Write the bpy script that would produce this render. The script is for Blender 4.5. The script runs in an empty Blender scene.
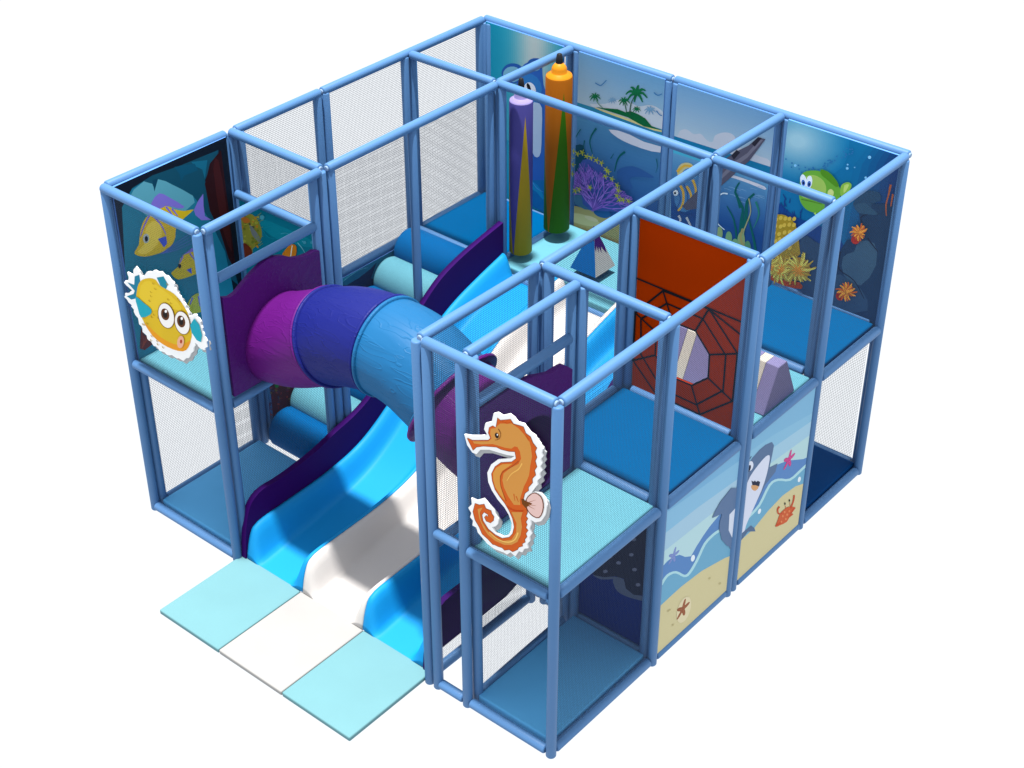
import bpy, bmesh, math, random
from mathutils import Vector, Matrix
from mathutils.geometry import tessellate_polygon
PRINTS = {
'cave': ('x',0.05,(None, None),[
(16,24,36,10,1700,1270,1700,1270,3442,10,3442),
(18,70,90,85,3240,205,3361,429,3392,744,3367,1168,3353,1156,3258,1051,3215,979,3126,1059,2840,1142,2403,1226,1930,610,2737),
(30,110,135,10,1700,10,2654,74,3228,203,3353,334,3373,417,3316,433,3245,468,3345,561,3284,627,3224,728,3134,829,3035,876,2949,936,2822,998,2692,1054,2511,1113,2344,1130,2157,1151,2001,1164,1773,1153,1700),
(84,150,165,154,3276,219,3339,334,3373,417,3316,433,3245,468,3345,561,3284,627,3224,728,3134,829,3035,839,2964,635,2896,362,2977),
(14,60,82,422,3347,487,3345,427,3239),
(20,95,120,857,3356,1034,3305,982,3142,966,3240,888,3303),
(14,75,100,670,3379,891,3326,919,3250,766,3260,722,3220,714,3297),
(42,16,20,975,3094,1057,3262,1197,3342,1207,2744,1214,2082,1143,2259,1082,2570,995,2815),
(60,22,24,1088,3200,1119,3296,1156,3258,1176,3038,1188,2752,1197,2481,1191,2309,1151,2395,1108,2611,1089,2924),
(120,105,190,381,3151,421,3188,473,3204,520,3176,574,3122,659,3040,723,2969,701,2963,648,2983,601,3017,544,3051,459,3058,386,3067,368,3107),
(205,170,30,133,2774,157,2790,187,2818,206,2882,228,2951,259,3002,298,3037,341,3047,392,3047,460,3058,526,3059,570,3029,610,2990,662,2958,717,2930,782,2914,820,2901,776,2885,707,2866,649,2841,602,2808,588,2763,578,2716,545,2676,500,2647,447,2641,385,2646,310,2658,239,2677,184,2705,145,2735,130,2755),
(225,195,70,159,2763,193,2774,239,2795,259,2861,280,2929,318,2965,362,2977,410,2954,445,2908,447,2846,426,2782,377,2738,319,2709,270,2701,225,2708,181,2733),
(120,105,190,819,2896,878,2965,943,3009,931,2892,932,2789,1002,2722,889,2764,830,2840),
(120,105,190,338,3058,317,3036,287,3004,261,2972,241,2942,224,2912,213,2891,221,2885,234,2905,252,2933,274,2962,301,2991,332,3021,355,3042),
(120,105,190,362,3028,384,2997,413,2951,439,2907,456,2864,470,2821,480,2791,488,2791,481,2821,469,2865,452,2910,428,2956,399,3002,380,3035),
(120,105,190,515,3048,533,3018,557,2976,575,2935,584,2896,588,2857,591,2829,600,2827,599,2854,597,2894,590,2935,572,2979,550,3023,534,3053),
(120,105,190,575,3007,633,2911,641,2913,594,3012),
(60,80,190,392,2788,482,2778,484,2706,444,2680),
(70,100,170,403,2630,444,2620,505,2606,571,2596,647,2591,728,2590,786,2590,784,2595,726,2597,645,2598,569,2604,504,2615,444,2630,402,2641),
(70,100,170,404,2630,446,2626,508,2621,575,2618,651,2619,733,2623,791,2626,789,2631,731,2629,649,2627,572,2626,506,2630,444,2636,401,2641),
(70,100,170,404,2630,448,2633,511,2636,579,2641,656,2648,738,2656,796,2662,794,2667,735,2662,653,2655,575,2649,507,2645,444,2642,400,2641),
(70,100,170,405,2630,449,2639,513,2651,582,2663,660,2676,743,2688,802,2698,799,2703,740,2695,657,2683,579,2671,509,2660,445,2648,400,2641),
(170,175,170,303,2831,299,2817,291,2806,280,2800,269,2800,257,2805,247,2815,240,2828,236,2844,237,2860,241,2874,249,2885,260,2891,271,2891,283,2886,293,2877,300,2863,304,2847),
(10,10,20,290,2834,288,2825,283,2818,278,2814,272,2813,266,2816,260,2822,257,2830,255,2839,255,2849,258,2857,262,2864,268,2868,274,2869,280,2866,285,2860,289,2852,291,2843),
(205,170,30,486,2407,522,2417,564,2429,583,2463,603,2498,640,2516,686,2523,739,2524,793,2511,845,2478,881,2428,882,2349,860,2278,813,2264,758,2270,710,2273,660,2280,599,2289,545,2305,515,2332,499,2362,485,2387),
(120,105,190,627,2517,583,2457,591,2450,643,2503),
(120,105,190,704,2501,754,2411,763,2413,720,2504),
(120,105,190,799,2478,831,2395,840,2395,817,2478),
(60,80,190,651,2358,710,2354,705,2294),
(20,20,30,599,2420,597,2412,593,2407,588,2403,582,2403,577,2406,572,2411,568,2418,566,2426,566,2434,569,2442,573,2447,578,2451,583,2451,589,2448,594,2443,598,2436,600,2428),
(120,105,190,636,2519,738,2543,888,2478,883,2445,772,2503),
(190,170,60,586,1970,604,2008,637,2045,679,2070,731,2073,803,2039,861,1986,871,1919,844,1865,767,1861,683,1878,638,1903,610,1931,590,1949),
(120,105,190,670,2060,635,2003,645,1994,686,2046),
(120,105,190,737,2042,745,1930,757,1926,756,2036),
(95,30,26,75,2018,103,1933,167,1874,185,1802,79,1782,33,1823),
(130,50,35,56,1810,64,1825,75,1847,83,1870,86,1897,85,1924,84,1943,80,1944,80,1925,80,1899,76,1874,67,1853,55,1832,46,1818),
(130,50,35,56,1810,68,1827,85,1851,99,1873,106,1890,108,1905,110,1915,106,1917,104,1908,100,1894,92,1878,78,1858,60,1835,46,1819),
(130,50,35,55,1810,72,1829,95,1855,114,1875,125,1883,131,1885,135,1887,134,1890,129,1890,121,1889,109,1881,89,1862,64,1837,47,1819),
(130,50,35,55,1810,76,1831,106,1859,130,1878,143,1877,152,1868,160,1860,162,1862,155,1871,143,1883,125,1885,99,1867,69,1839,47,1819),
(130,50,35,55,1810,80,1833,116,1863,145,1880,162,1872,176,1850,186,1833,189,1834,180,1852,165,1876,142,1888,110,1871,73,1841,47,1819),
]),
'reef': ('y',1.33,(None, None),[
(4,112,134,60,1760,1100,1760,1100,2820,60,2820),
(10,130,150,352,2698,467,2713,627,2715,825,2720,993,2715,1071,2692,1053,2658,871,2604,643,2561,474,2563,356,2592,318,2646),
(150,140,50,60,2639,116,2704,179,2697,235,2701,281,2686,310,2652,327,2608,337,2565,332,2516,302,2454,261,2394,218,2358,181,2324,175,2280,158,2218,62,2068,60,2067),
(90,90,60,144,2618,138,2609,125,2602,112,2601,108,2606,115,2615,128,2622,140,2623),
(190,130,40,208,2576,197,2563,185,2558,179,2563,183,2576,195,2589,206,2594,212,2589),
(120,120,40,122,2594,111,2591,100,2597,95,2608,99,2617,110,2619,121,2614,126,2603),
(120,120,40,129,2548,113,2540,103,2542,106,2552,120,2565,136,2573,146,2571,143,2561),
(190,130,40,262,2397,249,2388,233,2386,224,2393,227,2404,240,2413,256,2415,265,2408),
(180,170,60,124,2555,104,2548,94,2549,102,2560,121,2572,142,2580,151,2578,144,2568),
(180,170,60,197,2559,177,2553,168,2558,174,2571,192,2585,212,2591,222,2587,216,2573),
(180,170,60,194,2529,185,2521,172,2518,164,2522,165,2530,175,2539,187,2542,196,2538),
(190,130,40,283,2677,263,2662,249,2660,248,2670,261,2688,280,2703,295,2705,296,2695),
(120,120,40,220,2439,207,2432,191,2431,181,2438,182,2448,195,2456,211,2456,222,2449),
(180,170,60,100,2421,86,2413,76,2412,76,2421,86,2433,100,2441,110,2442,110,2433),
(180,170,60,232,2615,225,2608,215,2604,209,2607,210,2614,217,2621,226,2625,233,2622),
(120,120,40,245,2483,231,2466,219,2459,216,2467,223,2484,237,2501,249,2508,253,2500),
(190,130,40,69,2492,60,2488,60,2522,76,2529,89,2525,86,2510),
(180,170,60,316,2696,305,2691,297,2694,295,2702,302,2711,313,2716,321,2713,322,2705),
(190,130,40,257,2401,247,2394,236,2393,232,2399,236,2408,246,2416,257,2417,262,2411),
(120,120,40,104,2513,98,2505,86,2499,76,2498,72,2503,78,2511,90,2517,101,2517),
(180,170,60,96,2366,79,2355,61,2353,60,2354,60,2378,75,2388,93,2390,101,2380),
(190,130,40,92,2330,85,2323,76,2318,69,2320,69,2327,76,2335,85,2339,92,2337),
(190,130,40,249,2633,236,2621,221,2616,214,2623,218,2636,231,2648,246,2653,253,2647),
(90,90,60,193,2582,181,2574,169,2574,163,2580,167,2590,179,2598,191,2598,197,2592),
(120,120,40,230,2538,221,2531,208,2527,198,2530,197,2537,206,2544,219,2547,229,2545),
(120,120,40,137,2576,126,2566,114,2563,106,2568,109,2578,120,2587,132,2590,140,2585),
(190,130,40,280,2579,267,2579,261,2589,265,2604,278,2615,291,2616,297,2606,293,2591),
(190,130,40,215,2415,207,2407,193,2402,183,2404,182,2412,191,2420,204,2424,214,2422),
(120,120,40,252,2385,235,2379,226,2382,230,2393,245,2406,262,2412,271,2409,267,2398),
(120,120,40,213,2404,199,2390,183,2383,173,2389,176,2404,190,2418,207,2424,216,2418),
(190,130,40,269,2370,256,2364,244,2368,240,2380,247,2391,260,2396,272,2392,276,2381),
(120,120,40,104,2493,92,2491,85,2500,88,2513,99,2523,111,2525,117,2516,115,2503),
(90,90,60,257,2454,240,2450,232,2457,239,2470,257,2482,274,2486,282,2479,275,2466),
(120,120,40,138,2647,129,2630,119,2622,114,2627,116,2642,125,2659,134,2667,140,2662),
(120,120,40,255,2432,242,2415,227,2407,217,2412,220,2428,233,2445,249,2453,258,2448),
(90,90,60,248,2579,238,2566,220,2557,204,2557,200,2566,210,2579,228,2588,244,2588),
(180,170,60,255,2646,245,2639,231,2637,223,2642,224,2651,235,2658,248,2660,257,2655),
(190,130,40,254,2520,247,2508,235,2501,226,2503,224,2511,231,2523,243,2530,252,2528),
(120,120,40,310,2557,299,2547,282,2542,270,2545,270,2555,281,2565,297,2570,309,2567),
(190,130,40,151,2329,131,2320,121,2320,127,2331,146,2345,166,2354,176,2354,170,2343),
(90,90,60,140,2321,129,2304,111,2293,96,2295,93,2307,104,2324,122,2335,137,2334),
(180,170,60,305,2642,295,2629,276,2621,261,2622,258,2632,269,2645,287,2653,302,2652),
(195,110,40,71,2619,113,2637,163,2645,189,2634,194,2615,156,2589,109,2572,79,2591),
(120,120,120,180,2576,199,2578,230,2560,274,2530,308,2494,306,2458,284,2437,243,2450,202,2482,183,2533),
(120,45,25,60,2340,90,2355,148,2339,170,2318,175,2280,175,2226,150,2160,60,2059),
(140,150,60,310,2720,364,2767,362,2769,305,2724),
(140,150,60,277,2684,378,2748,377,2751,274,2690),
(140,150,60,285,2663,383,2726,383,2728,283,2669),
(140,150,60,277,2636,386,2703,386,2705,275,2642),
(140,150,60,255,2604,340,2663,339,2665,252,2609),
(140,150,60,301,2597,335,2637,332,2638,294,2599),
(140,150,60,256,2556,367,2624,366,2626,254,2561),
(140,150,60,289,2544,350,2594,348,2596,285,2548),
(140,150,60,280,2516,340,2566,338,2568,276,2520),
(140,150,60,260,2484,327,2537,325,2539,256,2489),
(140,150,60,247,2455,358,2524,357,2526,245,2460),
(140,150,60,231,2425,310,2482,309,2484,228,2430),
(140,150,60,296,2424,335,2467,332,2468,290,2427),
(140,150,60,292,2398,344,2446,342,2447,288,2402),
(60,160,180,602,2633,621,2644,647,2658,672,2669,694,2672,715,2671,730,2671,733,2675,718,2677,697,2678,673,2675,647,2665,619,2650,600,2640),
(120,190,205,814,2621,827,2614,845,2603,862,2592,876,2578,890,2564,900,2553,906,2558,897,2569,883,2584,869,2599,852,2611,835,2621,823,2629),
(20,140,160,376,2610,416,2634,472,2667,522,2689,566,2692,604,2686,620,2673,596,2650,547,2618,510,2595,511,2592,548,2616,598,2648,625,2674,608,2690,569,2697,523,2694,471,2672,415,2639,375,2615),
(20,140,160,353,2589,372,2573,400,2550,434,2537,477,2543,525,2558,559,2569,559,2572,526,2561,479,2547,437,2542,405,2555,378,2578,359,2594),
(70,155,175,402,2735,398,2726,392,2716,383,2708,372,2701,360,2697,350,2696,342,2699,338,2704,337,2712,340,2722,346,2731,356,2740,367,2747,378,2750,388,2751,396,2749,401,2743),
(70,155,175,934,2670,933,2664,929,2657,923,2652,916,2647,909,2645,902,2644,897,2646,894,2649,893,2655,895,2661,899,2667,905,2673,912,2677,919,2680,926,2680,931,2679,934,2675),
(70,155,175,1022,2701,1020,2696,1017,2691,1012,2686,1006,2683,1000,2681,995,2680,991,2682,988,2685,988,2689,989,2694,992,2699,997,2704,1003,2708,1009,2710,1014,2710,1019,2709,1021,2706),
(70,155,175,899,2668,899,2664,897,2661,894,2659,890,2656,886,2655,883,2655,881,2656,879,2657,879,2660,880,2663,882,2666,885,2669,888,2671,892,2673,895,2673,898,2672,899,2670),
(215,120,20,673,2525,713,2565,747,2586,780,2592,800,2578,797,2528,776,2469,740,2424,691,2390,619,2366,570,2372,609,2444),
(240,220,200,739,2570,697,2420,710,2423,752,2573),
]),
'wreck': ('x',0.05,(None, None),[
(22,100,128,1440,120,3600,120,3600,1400,1440,1400),
(12,32,66,2413,1400,2426,1400,2608,1295,2778,1302,2951,1331,3046,1369,3010,1305,2953,1222,3007,1178,2970,1057,2798,821,2380,1023),
(40,135,155,2528,1400,2753,1400,2538,1350),
(90,160,180,2523,1354,2590,1365,2684,1380,2767,1388,2829,1383,2880,1370,2915,1361,2915,1365,2879,1376,2827,1389,2764,1395,2680,1387,2585,1373,2518,1362),
(84,26,24,1440,444,1460,712,1631,670,1783,590,1878,461,1761,378,1671,217,1440,267),
(110,90,40,1663,218,1655,211,1640,217,1629,231,1630,243,1643,243,1657,233),
(110,90,40,1648,596,1643,588,1632,590,1625,602,1627,614,1635,617,1645,609),
(90,40,60,1542,679,1534,671,1521,676,1511,689,1513,700,1524,702,1537,692),
(90,40,60,1554,277,1548,271,1535,276,1526,287,1527,296,1538,296,1550,288),
(60,60,90,1721,580,1713,570,1700,573,1690,588,1692,603,1703,606,1716,596),
(90,40,60,1595,518,1590,516,1581,519,1574,526,1575,532,1582,531,1591,525),
(120,30,30,1459,324,1451,315,1440,319,1440,351,1454,340),
(110,90,40,1847,483,1838,476,1821,483,1808,498,1809,510,1824,510,1841,498),
(120,30,30,1854,517,1850,510,1842,512,1836,521,1837,532,1844,535,1852,528),
(150,60,40,1817,470,1809,462,1793,468,1781,482,1782,495,1796,496,1811,485),
(60,60,90,1812,465,1805,461,1791,466,1780,477,1781,486,1793,485,1807,476),
(110,90,40,1570,552,1561,543,1543,549,1531,565,1532,580,1547,582,1563,570),
(150,60,40,1619,492,1614,486,1605,488,1599,498,1600,507,1607,510,1616,503),
(110,90,40,1490,660,1484,652,1473,656,1465,667,1467,678,1476,680,1486,672),
(60,60,90,1783,403,1776,400,1763,405,1753,415,1754,422,1765,421,1778,413),
(150,60,40,1473,305,1466,301,1453,306,1444,316,1445,325,1456,325,1468,316),
(90,40,60,1517,612,1510,606,1497,610,1488,622,1489,632,1500,633,1513,624),
(90,40,60,1708,599,1704,595,1697,597,1693,604,1693,610,1699,611,1705,607),
(110,90,40,1495,560,1488,553,1474,558,1464,570,1466,581,1477,582,1490,572),
(110,90,40,1834,442,1829,432,1820,434,1814,445,1816,459,1823,463,1832,456),
(120,30,30,1518,292,1514,288,1507,291,1502,298,1503,303,1509,304,1516,299),
(90,40,60,1852,420,1845,412,1830,417,1820,431,1821,443,1833,444,1847,434),
(120,30,30,1808,167,1801,158,1788,162,1779,176,1781,188,1791,191,1804,181),
(110,90,40,1734,360,1729,356,1718,360,1710,369,1711,376,1720,377,1730,369),
(60,60,90,1575,466,1570,455,1562,456,1557,468,1558,483,1565,488,1573,481),
(150,60,40,1574,520,1566,516,1551,523,1539,534,1540,543,1553,542,1568,532),
(120,30,30,1613,485,1608,476,1599,478,1592,489,1594,502,1602,506,1610,498),
(120,30,30,1563,342,1558,331,1550,332,1545,344,1547,358,1554,364,1561,357),
(110,90,40,1781,484,1777,472,1771,472,1767,484,1769,498,1775,505,1780,499),
(60,60,90,1655,247,1646,240,1628,246,1615,262,1617,275,1631,275,1648,263),
(60,60,90,1790,149,1785,145,1775,148,1768,157,1768,164,1777,165,1786,158),
(60,60,90,1682,557,1675,546,1662,550,1653,564,1654,579,1665,583,1678,573),
(60,60,90,1576,401,1570,399,1557,404,1548,413,1548,419,1559,417,1571,409),
(110,90,40,1712,509,1707,498,1697,500,1691,513,1692,528,1701,533,1710,525),
(120,30,30,1714,470,1705,461,1689,466,1677,482,1679,496,1693,499,1708,487),
(120,30,30,1792,279,1786,272,1772,277,1763,289,1764,300,1775,301,1788,292),
(120,30,30,1840,397,1836,393,1828,396,1822,403,1823,409,1829,409,1837,404),
(90,40,60,1639,283,1636,273,1629,274,1625,284,1626,296,1632,302,1638,295),
(90,40,60,1591,414,1585,411,1571,417,1560,427,1561,434,1572,432,1586,423),
(110,90,40,1824,182,1816,181,1801,188,1788,199,1789,205,1802,202,1818,192),
(120,30,30,1569,577,1561,567,1545,572,1533,588,1535,603,1548,606,1564,594),
(90,40,60,1462,439,1456,428,1446,430,1440,444,1441,458,1450,463,1459,454),
(150,60,40,1737,235,1729,228,1713,234,1701,248,1703,260,1716,261,1732,249),
(60,60,90,1640,586,1631,578,1614,584,1602,599,1603,612,1618,613,1634,601),
(150,60,40,1804,441,1796,433,1781,438,1769,453,1771,465,1784,467,1798,456),
(120,30,30,1646,582,1640,575,1629,579,1621,590,1622,600,1631,601,1642,593),
(60,60,90,1846,404,1837,394,1819,400,1807,416,1809,431,1823,434,1840,421),
(90,40,60,1605,337,1600,330,1591,332,1585,342,1586,353,1594,356,1603,349),
(150,60,40,1495,621,1488,613,1475,618,1465,631,1466,642,1478,644,1490,634),
(90,40,60,1707,486,1700,478,1687,482,1677,495,1679,508,1690,510,1702,500),
(90,40,60,1834,446,1826,440,1810,446,1797,460,1798,470,1812,470,1828,459),
(60,60,90,1521,572,1514,568,1502,573,1493,583,1494,590,1504,590,1516,582),
(120,30,30,1498,502,1494,490,1486,490,1482,503,1484,518,1490,525,1497,517),
(90,40,60,1581,435,1573,434,1557,441,1545,452,1546,458,1559,454,1575,445),
(120,30,30,1803,497,1795,488,1780,493,1769,507,1771,521,1783,523,1798,513),
(110,90,40,1729,497,1724,492,1714,495,1707,504,1708,513,1716,514,1726,507),
(150,60,40,1838,279,1829,277,1812,284,1798,296,1799,303,1814,300,1831,289),
(120,30,30,1777,570,1768,563,1751,569,1739,584,1740,596,1754,597,1771,586),
(150,60,40,1857,525,1850,517,1836,522,1825,535,1827,547,1839,549,1852,539),
(90,40,60,1805,530,1798,525,1783,531,1771,543,1772,553,1785,552,1800,542),
(150,60,40,1690,410,1685,400,1675,403,1667,415,1669,428,1678,432,1687,424),
(120,30,30,1765,247,1760,240,1752,243,1747,252,1747,261,1754,263,1762,257),
(90,40,60,1591,524,1583,517,1566,523,1554,537,1555,549,1569,550,1585,539),
(120,30,30,1615,432,1607,429,1591,436,1578,448,1579,455,1592,452,1609,442),
(90,40,60,1568,249,1565,245,1559,247,1554,253,1555,260,1560,261,1566,257),
(150,60,40,1576,381,1567,376,1551,382,1538,396,1539,406,1553,406,1569,395),
(60,60,90,1490,604,1485,592,1478,592,1473,605,1474,620,1482,627,1489,619),
(120,30,30,1704,470,1699,466,1688,471,1680,479,1680,486,1690,486,1700,478),
(60,60,90,1463,399,1459,393,1450,395,1444,404,1445,413,1453,415,1460,409),
(120,30,30,1711,603,1705,591,1693,594,1685,608,1687,623,1697,628,1708,619),
(110,90,40,1676,563,1671,557,1663,560,1657,569,1657,577,1665,579,1673,573),
(60,60,90,1468,453,1462,443,1451,446,1444,459,1446,472,1455,476,1465,467),
(90,40,60,1544,695,1538,692,1526,696,1516,706,1517,714,1527,713,1540,705),
(150,60,40,1738,363,1733,357,1725,359,1720,368,1721,377,1728,380,1735,373),
(110,90,40,1724,369,1716,366,1699,373,1686,385,1687,393,1701,391,1717,380),
(110,90,40,1587,446,1582,438,1574,439,1569,449,1571,461,1577,464,1584,458),
(120,30,30,1781,362,1777,353,1770,354,1766,364,1767,376,1773,380,1779,374),
(110,90,40,1561,634,1554,627,1540,631,1530,644,1531,655,1543,657,1556,647),
(120,30,30,1476,375,1469,373,1455,379,1445,389,1445,395,1457,392,1470,384),
(90,40,60,1794,516,1789,513,1780,516,1773,523,1774,529,1781,529,1790,523),
(90,40,60,1630,270,1622,261,1609,265,1599,279,1601,293,1612,295,1625,285),
(120,30,30,1658,307,1651,303,1634,310,1622,322,1623,330,1636,329,1652,318),
(110,90,40,1649,659,1642,649,1629,652,1620,667,1621,681,1632,685,1644,675),
(120,30,30,1621,583,1613,575,1598,580,1587,594,1589,607,1601,610,1616,599),
(90,40,60,1501,647,1494,644,1479,650,1467,661,1468,668,1481,667,1495,657),
(120,30,30,1785,158,1782,155,1776,157,1771,163,1772,168,1777,169,1783,164),
(60,60,90,1570,464,1566,456,1560,457,1555,466,1556,477,1562,481,1569,475),
(90,40,60,1610,603,1604,596,1593,600,1584,611,1585,622,1595,624,1606,616),
(60,60,90,1752,577,1743,568,1726,573,1713,589,1715,604,1729,606,1746,594),
(110,90,40,1826,327,1821,322,1811,325,1804,335,1805,343,1813,344,1823,337),
(40,120,40,1583,616,1580,604,1574,595,1565,590,1556,590,1547,595,1539,604,1533,616,1529,630,1529,644,1532,657,1538,666,1546,671,1556,671,1565,666,1573,657,1579,644,1582,630),
(60,130,60,1770,573,1768,566,1763,562,1757,561,1749,563,1740,567,1733,573,1727,581,1724,590,1723,598,1725,604,1730,608,1737,610,1745,608,1753,604,1760,597,1766,589,1770,581),
]),
'dolphin': ('y',4.78,(None, None),[
(18,130,158,60,1440,1080,1440,1080,3442,60,3442),
(13,132,160,60,2200,88,2200,88,3442,60,3442),
(13,132,160,88,2200,117,2200,117,3442,88,3442),
(14,132,160,117,2200,145,2200,145,3442,117,3442),
(15,133,160,145,2200,173,2200,173,3442,145,3442),
(17,133,160,173,2200,202,2200,202,3442,173,3442),
(19,134,160,202,2200,230,2200,230,3442,202,3442),
(23,135,161,230,2200,258,2200,258,3442,230,3442),
(27,136,161,258,2200,287,2200,287,3442,258,3442),
(32,138,162,287,2200,315,2200,315,3442,287,3442),
(38,140,163,315,2200,343,2200,343,3442,315,3442),
(46,142,164,343,2200,372,2200,372,3442,343,3442),
(55,145,165,372,2200,400,2200,400,3442,372,3442),
(65,148,166,400,2200,428,2200,428,3442,400,3442),
(77,152,167,428,2200,457,2200,457,3442,428,3442),
(89,156,169,457,2200,485,2200,485,3442,457,3442),
(102,160,170,485,2200,513,2200,513,3442,485,3442),
(115,164,172,513,2200,542,2200,542,3442,513,3442),
(127,168,173,542,2200,570,2200,570,3442,542,3442),
(139,171,174,570,2200,598,2200,598,3442,570,3442),
(149,175,176,598,2200,627,2200,627,3442,598,3442),
(157,177,177,627,2200,655,2200,655,3442,627,3442),
(162,179,177,655,2200,683,2200,683,3442,655,3442),
(164,179,177,683,2200,712,2200,712,3442,683,3442),
(164,179,177,712,2200,740,2200,740,3442,712,3442),
(160,178,177,740,2200,768,2200,768,3442,740,3442),
(154,176,176,768,2200,797,2200,797,3442,768,3442),
(145,174,175,797,2200,825,2200,825,3442,797,3442),
(135,170,174,825,2200,853,2200,853,3442,825,3442),
(123,166,173,853,2200,882,2200,882,3442,853,3442),
(110,162,171,882,2200,910,2200,910,3442,882,3442),
(97,158,170,910,2200,938,2200,938,3442,910,3442),
(84,154,168,938,2200,967,2200,967,3442,938,3442),
(72,151,167,967,2200,995,2200,995,3442,967,3442),
(61,147,165,995,2200,1023,2200,1023,3442,995,3442),
(51,144,164,1023,2200,1052,2200,1052,3442,1023,3442),
(43,141,163,1052,2200,1080,2200,1080,3442,1052,3442),
(36,88,165,541,3074,583,3124,626,3154,669,3192,711,3220,758,3234,796,3229,809,3193,814,3136,821,3060,833,2972,861,2907,887,2788,899,2505,897,2174,878,1863,835,1619,748,1520,656,1557,602,1782,563,2067,532,2293,508,2499,482,2690,472,2854,499,2981),
(30,80,150,581,3021,572,2981,546,2940,505,2903,455,2875,401,2860,351,2859,310,2873,283,2899,274,2935,283,2976,310,3017,351,3054,402,3081,455,3095,504,3096,545,3083,571,3057),
(105,160,182,541,3000,534,2969,513,2937,481,2909,441,2887,398,2875,358,2874,325,2884,304,2904,296,2931,304,2963,326,2995,358,3023,398,3044,441,3056,480,3057,513,3047,534,3027),
(30,80,150,825,3181,819,3155,801,3128,774,3104,739,3085,703,3075,668,3074,640,3083,621,3100,615,3123,621,3150,639,3177,667,3201,701,3219,738,3229,772,3230,800,3221,819,3204),
(95,145,178,798,3160,794,3140,781,3121,760,3103,735,3089,707,3082,682,3081,661,3087,647,3099,642,3116,647,3136,660,3156,681,3174,706,3187,733,3194,759,3195,780,3189,793,3177),
(40,110,175,507,2936,582,3008,679,3042,749,3024,799,2976,813,2919,801,2848,769,2755,717,2679,637,2659,560,2691,513,2808),
(205,212,220,732,2892,735,2863,728,2832,713,2804,691,2783,664,2770,636,2768,610,2776,589,2794,577,2820,574,2850,580,2880,596,2908,619,2929,645,2942,673,2944,699,2935,719,2917),
(8,10,20,661,2898,667,2883,670,2869,669,2857,664,2848,657,2844,648,2844,637,2850,628,2860,619,2873,614,2887,611,2901,612,2914,617,2922,624,2927,633,2926,643,2920,653,2911),
(160,182,206,682,2698,713,2743,751,2747,788,2747,816,2709,821,2590,817,2446,816,2314,809,2206,787,2150,758,2129,725,2130,695,2170,676,2269,667,2400,668,2561),
(16,95,150,648,1826,878,1903,884,1502,650,1547),
(20,120,165,674,1820,719,1823,773,1806,815,1767,845,1723,855,1683,846,1661,806,1687,756,1723,710,1732,675,1743,664,1783),
(60,130,190,677,1833,696,1814,723,1787,752,1766,785,1756,819,1753,843,1751,846,1756,822,1759,789,1764,759,1774,732,1795,707,1823,689,1843),
]),
'island': ('y',4.78,(None, None),[
(96,146,184,1270,1440,2310,1440,2310,3442,1270,3442),
(96,146,184,1270,2500,2310,2500,2310,3442,1270,3442),
(98,147,184,1270,2500,2310,2500,2310,3419,1270,3419),
(101,148,184,1270,2500,2310,2500,2310,3395,1270,3395),
(104,150,185,1270,2500,2310,2500,2310,3372,1270,3372),
(106,151,185,1270,2500,2310,2500,2310,3349,1270,3349),
(109,153,185,1270,2500,2310,2500,2310,3325,1270,3325),
(112,154,186,1270,2500,2310,2500,2310,3302,1270,3302),
(114,155,186,1270,2500,2310,2500,2310,3279,1270,3279),
(117,157,186,1270,2500,2310,2500,2310,3255,1270,3255),
(120,158,187,1270,2500,2310,2500,2310,3232,1270,3232),
(122,160,187,1270,2500,2310,2500,2310,3209,1270,3209),
(125,161,187,1270,2500,2310,2500,2310,3185,1270,3185),
(128,163,188,1270,2500,2310,2500,2310,3162,1270,3162),
(130,164,188,1270,2500,2310,2500,2310,3139,1270,3139),
(133,165,188,1270,2500,2310,2500,2310,3115,1270,3115),
(136,167,189,1270,2500,2310,2500,2310,3092,1270,3092),
(138,168,189,1270,2500,2310,2500,2310,3069,1270,3069),
(141,170,189,1270,2500,2310,2500,2310,3045,1270,3045),
(144,171,190,1270,2500,2310,2500,2310,3022,1270,3022),
(146,172,190,1270,2500,2310,2500,2310,2999,1270,2999),
(149,174,190,1270,2500,2310,2500,2310,2975,1270,2975),
(152,175,191,1270,2500,2310,2500,2310,2952,1270,2952),
(154,177,191,1270,2500,2310,2500,2310,2929,1270,2929),
(157,178,191,1270,2500,2310,2500,2310,2905,1270,2905),
(180,190,200,1613,2988,1667,3019,1720,3051,1770,3076,1814,3090,1855,3097,1896,3099,1937,3093,1978,3083,2022,3082,2071,3100,2123,3126,2175,3140,2231,3137,2288,3122,2310,3107,2310,2909,2105,2897,1722,2901,1454,2913,1425,2932,1520,2959),
(40,125,158,1270,2903,2310,2926,2310,2782,1270,2736),
(70,150,175,1270,2840,2310,2854,2310,2826,1270,2807),
(70,125,165,1270,1440,1270,2750,2310,2791,2310,1440),
(68,122,163,1270,1440,1270,2714,2310,2757,2310,1440),
(67,120,162,1270,1440,1270,2678,2310,2721,2310,1440),
(65,118,161,1270,1440,1270,2641,2310,2686,2310,1440),
(64,116,160,1270,1440,1270,2605,2310,2651,2310,1440),
(62,114,158,1270,1440,1270,2568,2310,2616,2310,1440),
(61,112,157,1270,1440,1270,2532,2310,2581,2310,1440),
(59,110,156,1270,1440,1270,2496,2310,2545,2310,1440),
(58,108,155,1270,1440,1270,2459,2310,2510,2310,1440),
(56,105,153,1270,1440,1270,2422,2310,2475,2310,1440),
(55,103,152,1270,1440,1270,2385,2310,2439,2310,1440),
(53,101,151,1270,1440,1270,2348,2310,2403,2310,1440),
(52,99,150,1270,1440,1270,2311,2310,2368,2310,1440),
(50,97,148,1270,1440,1270,2274,2310,2332,2310,1440),
(49,95,147,1270,1440,1270,2236,2310,2295,2310,1440),
(47,93,146,1270,1440,1270,2200,2310,2260,2310,1440),
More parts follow.
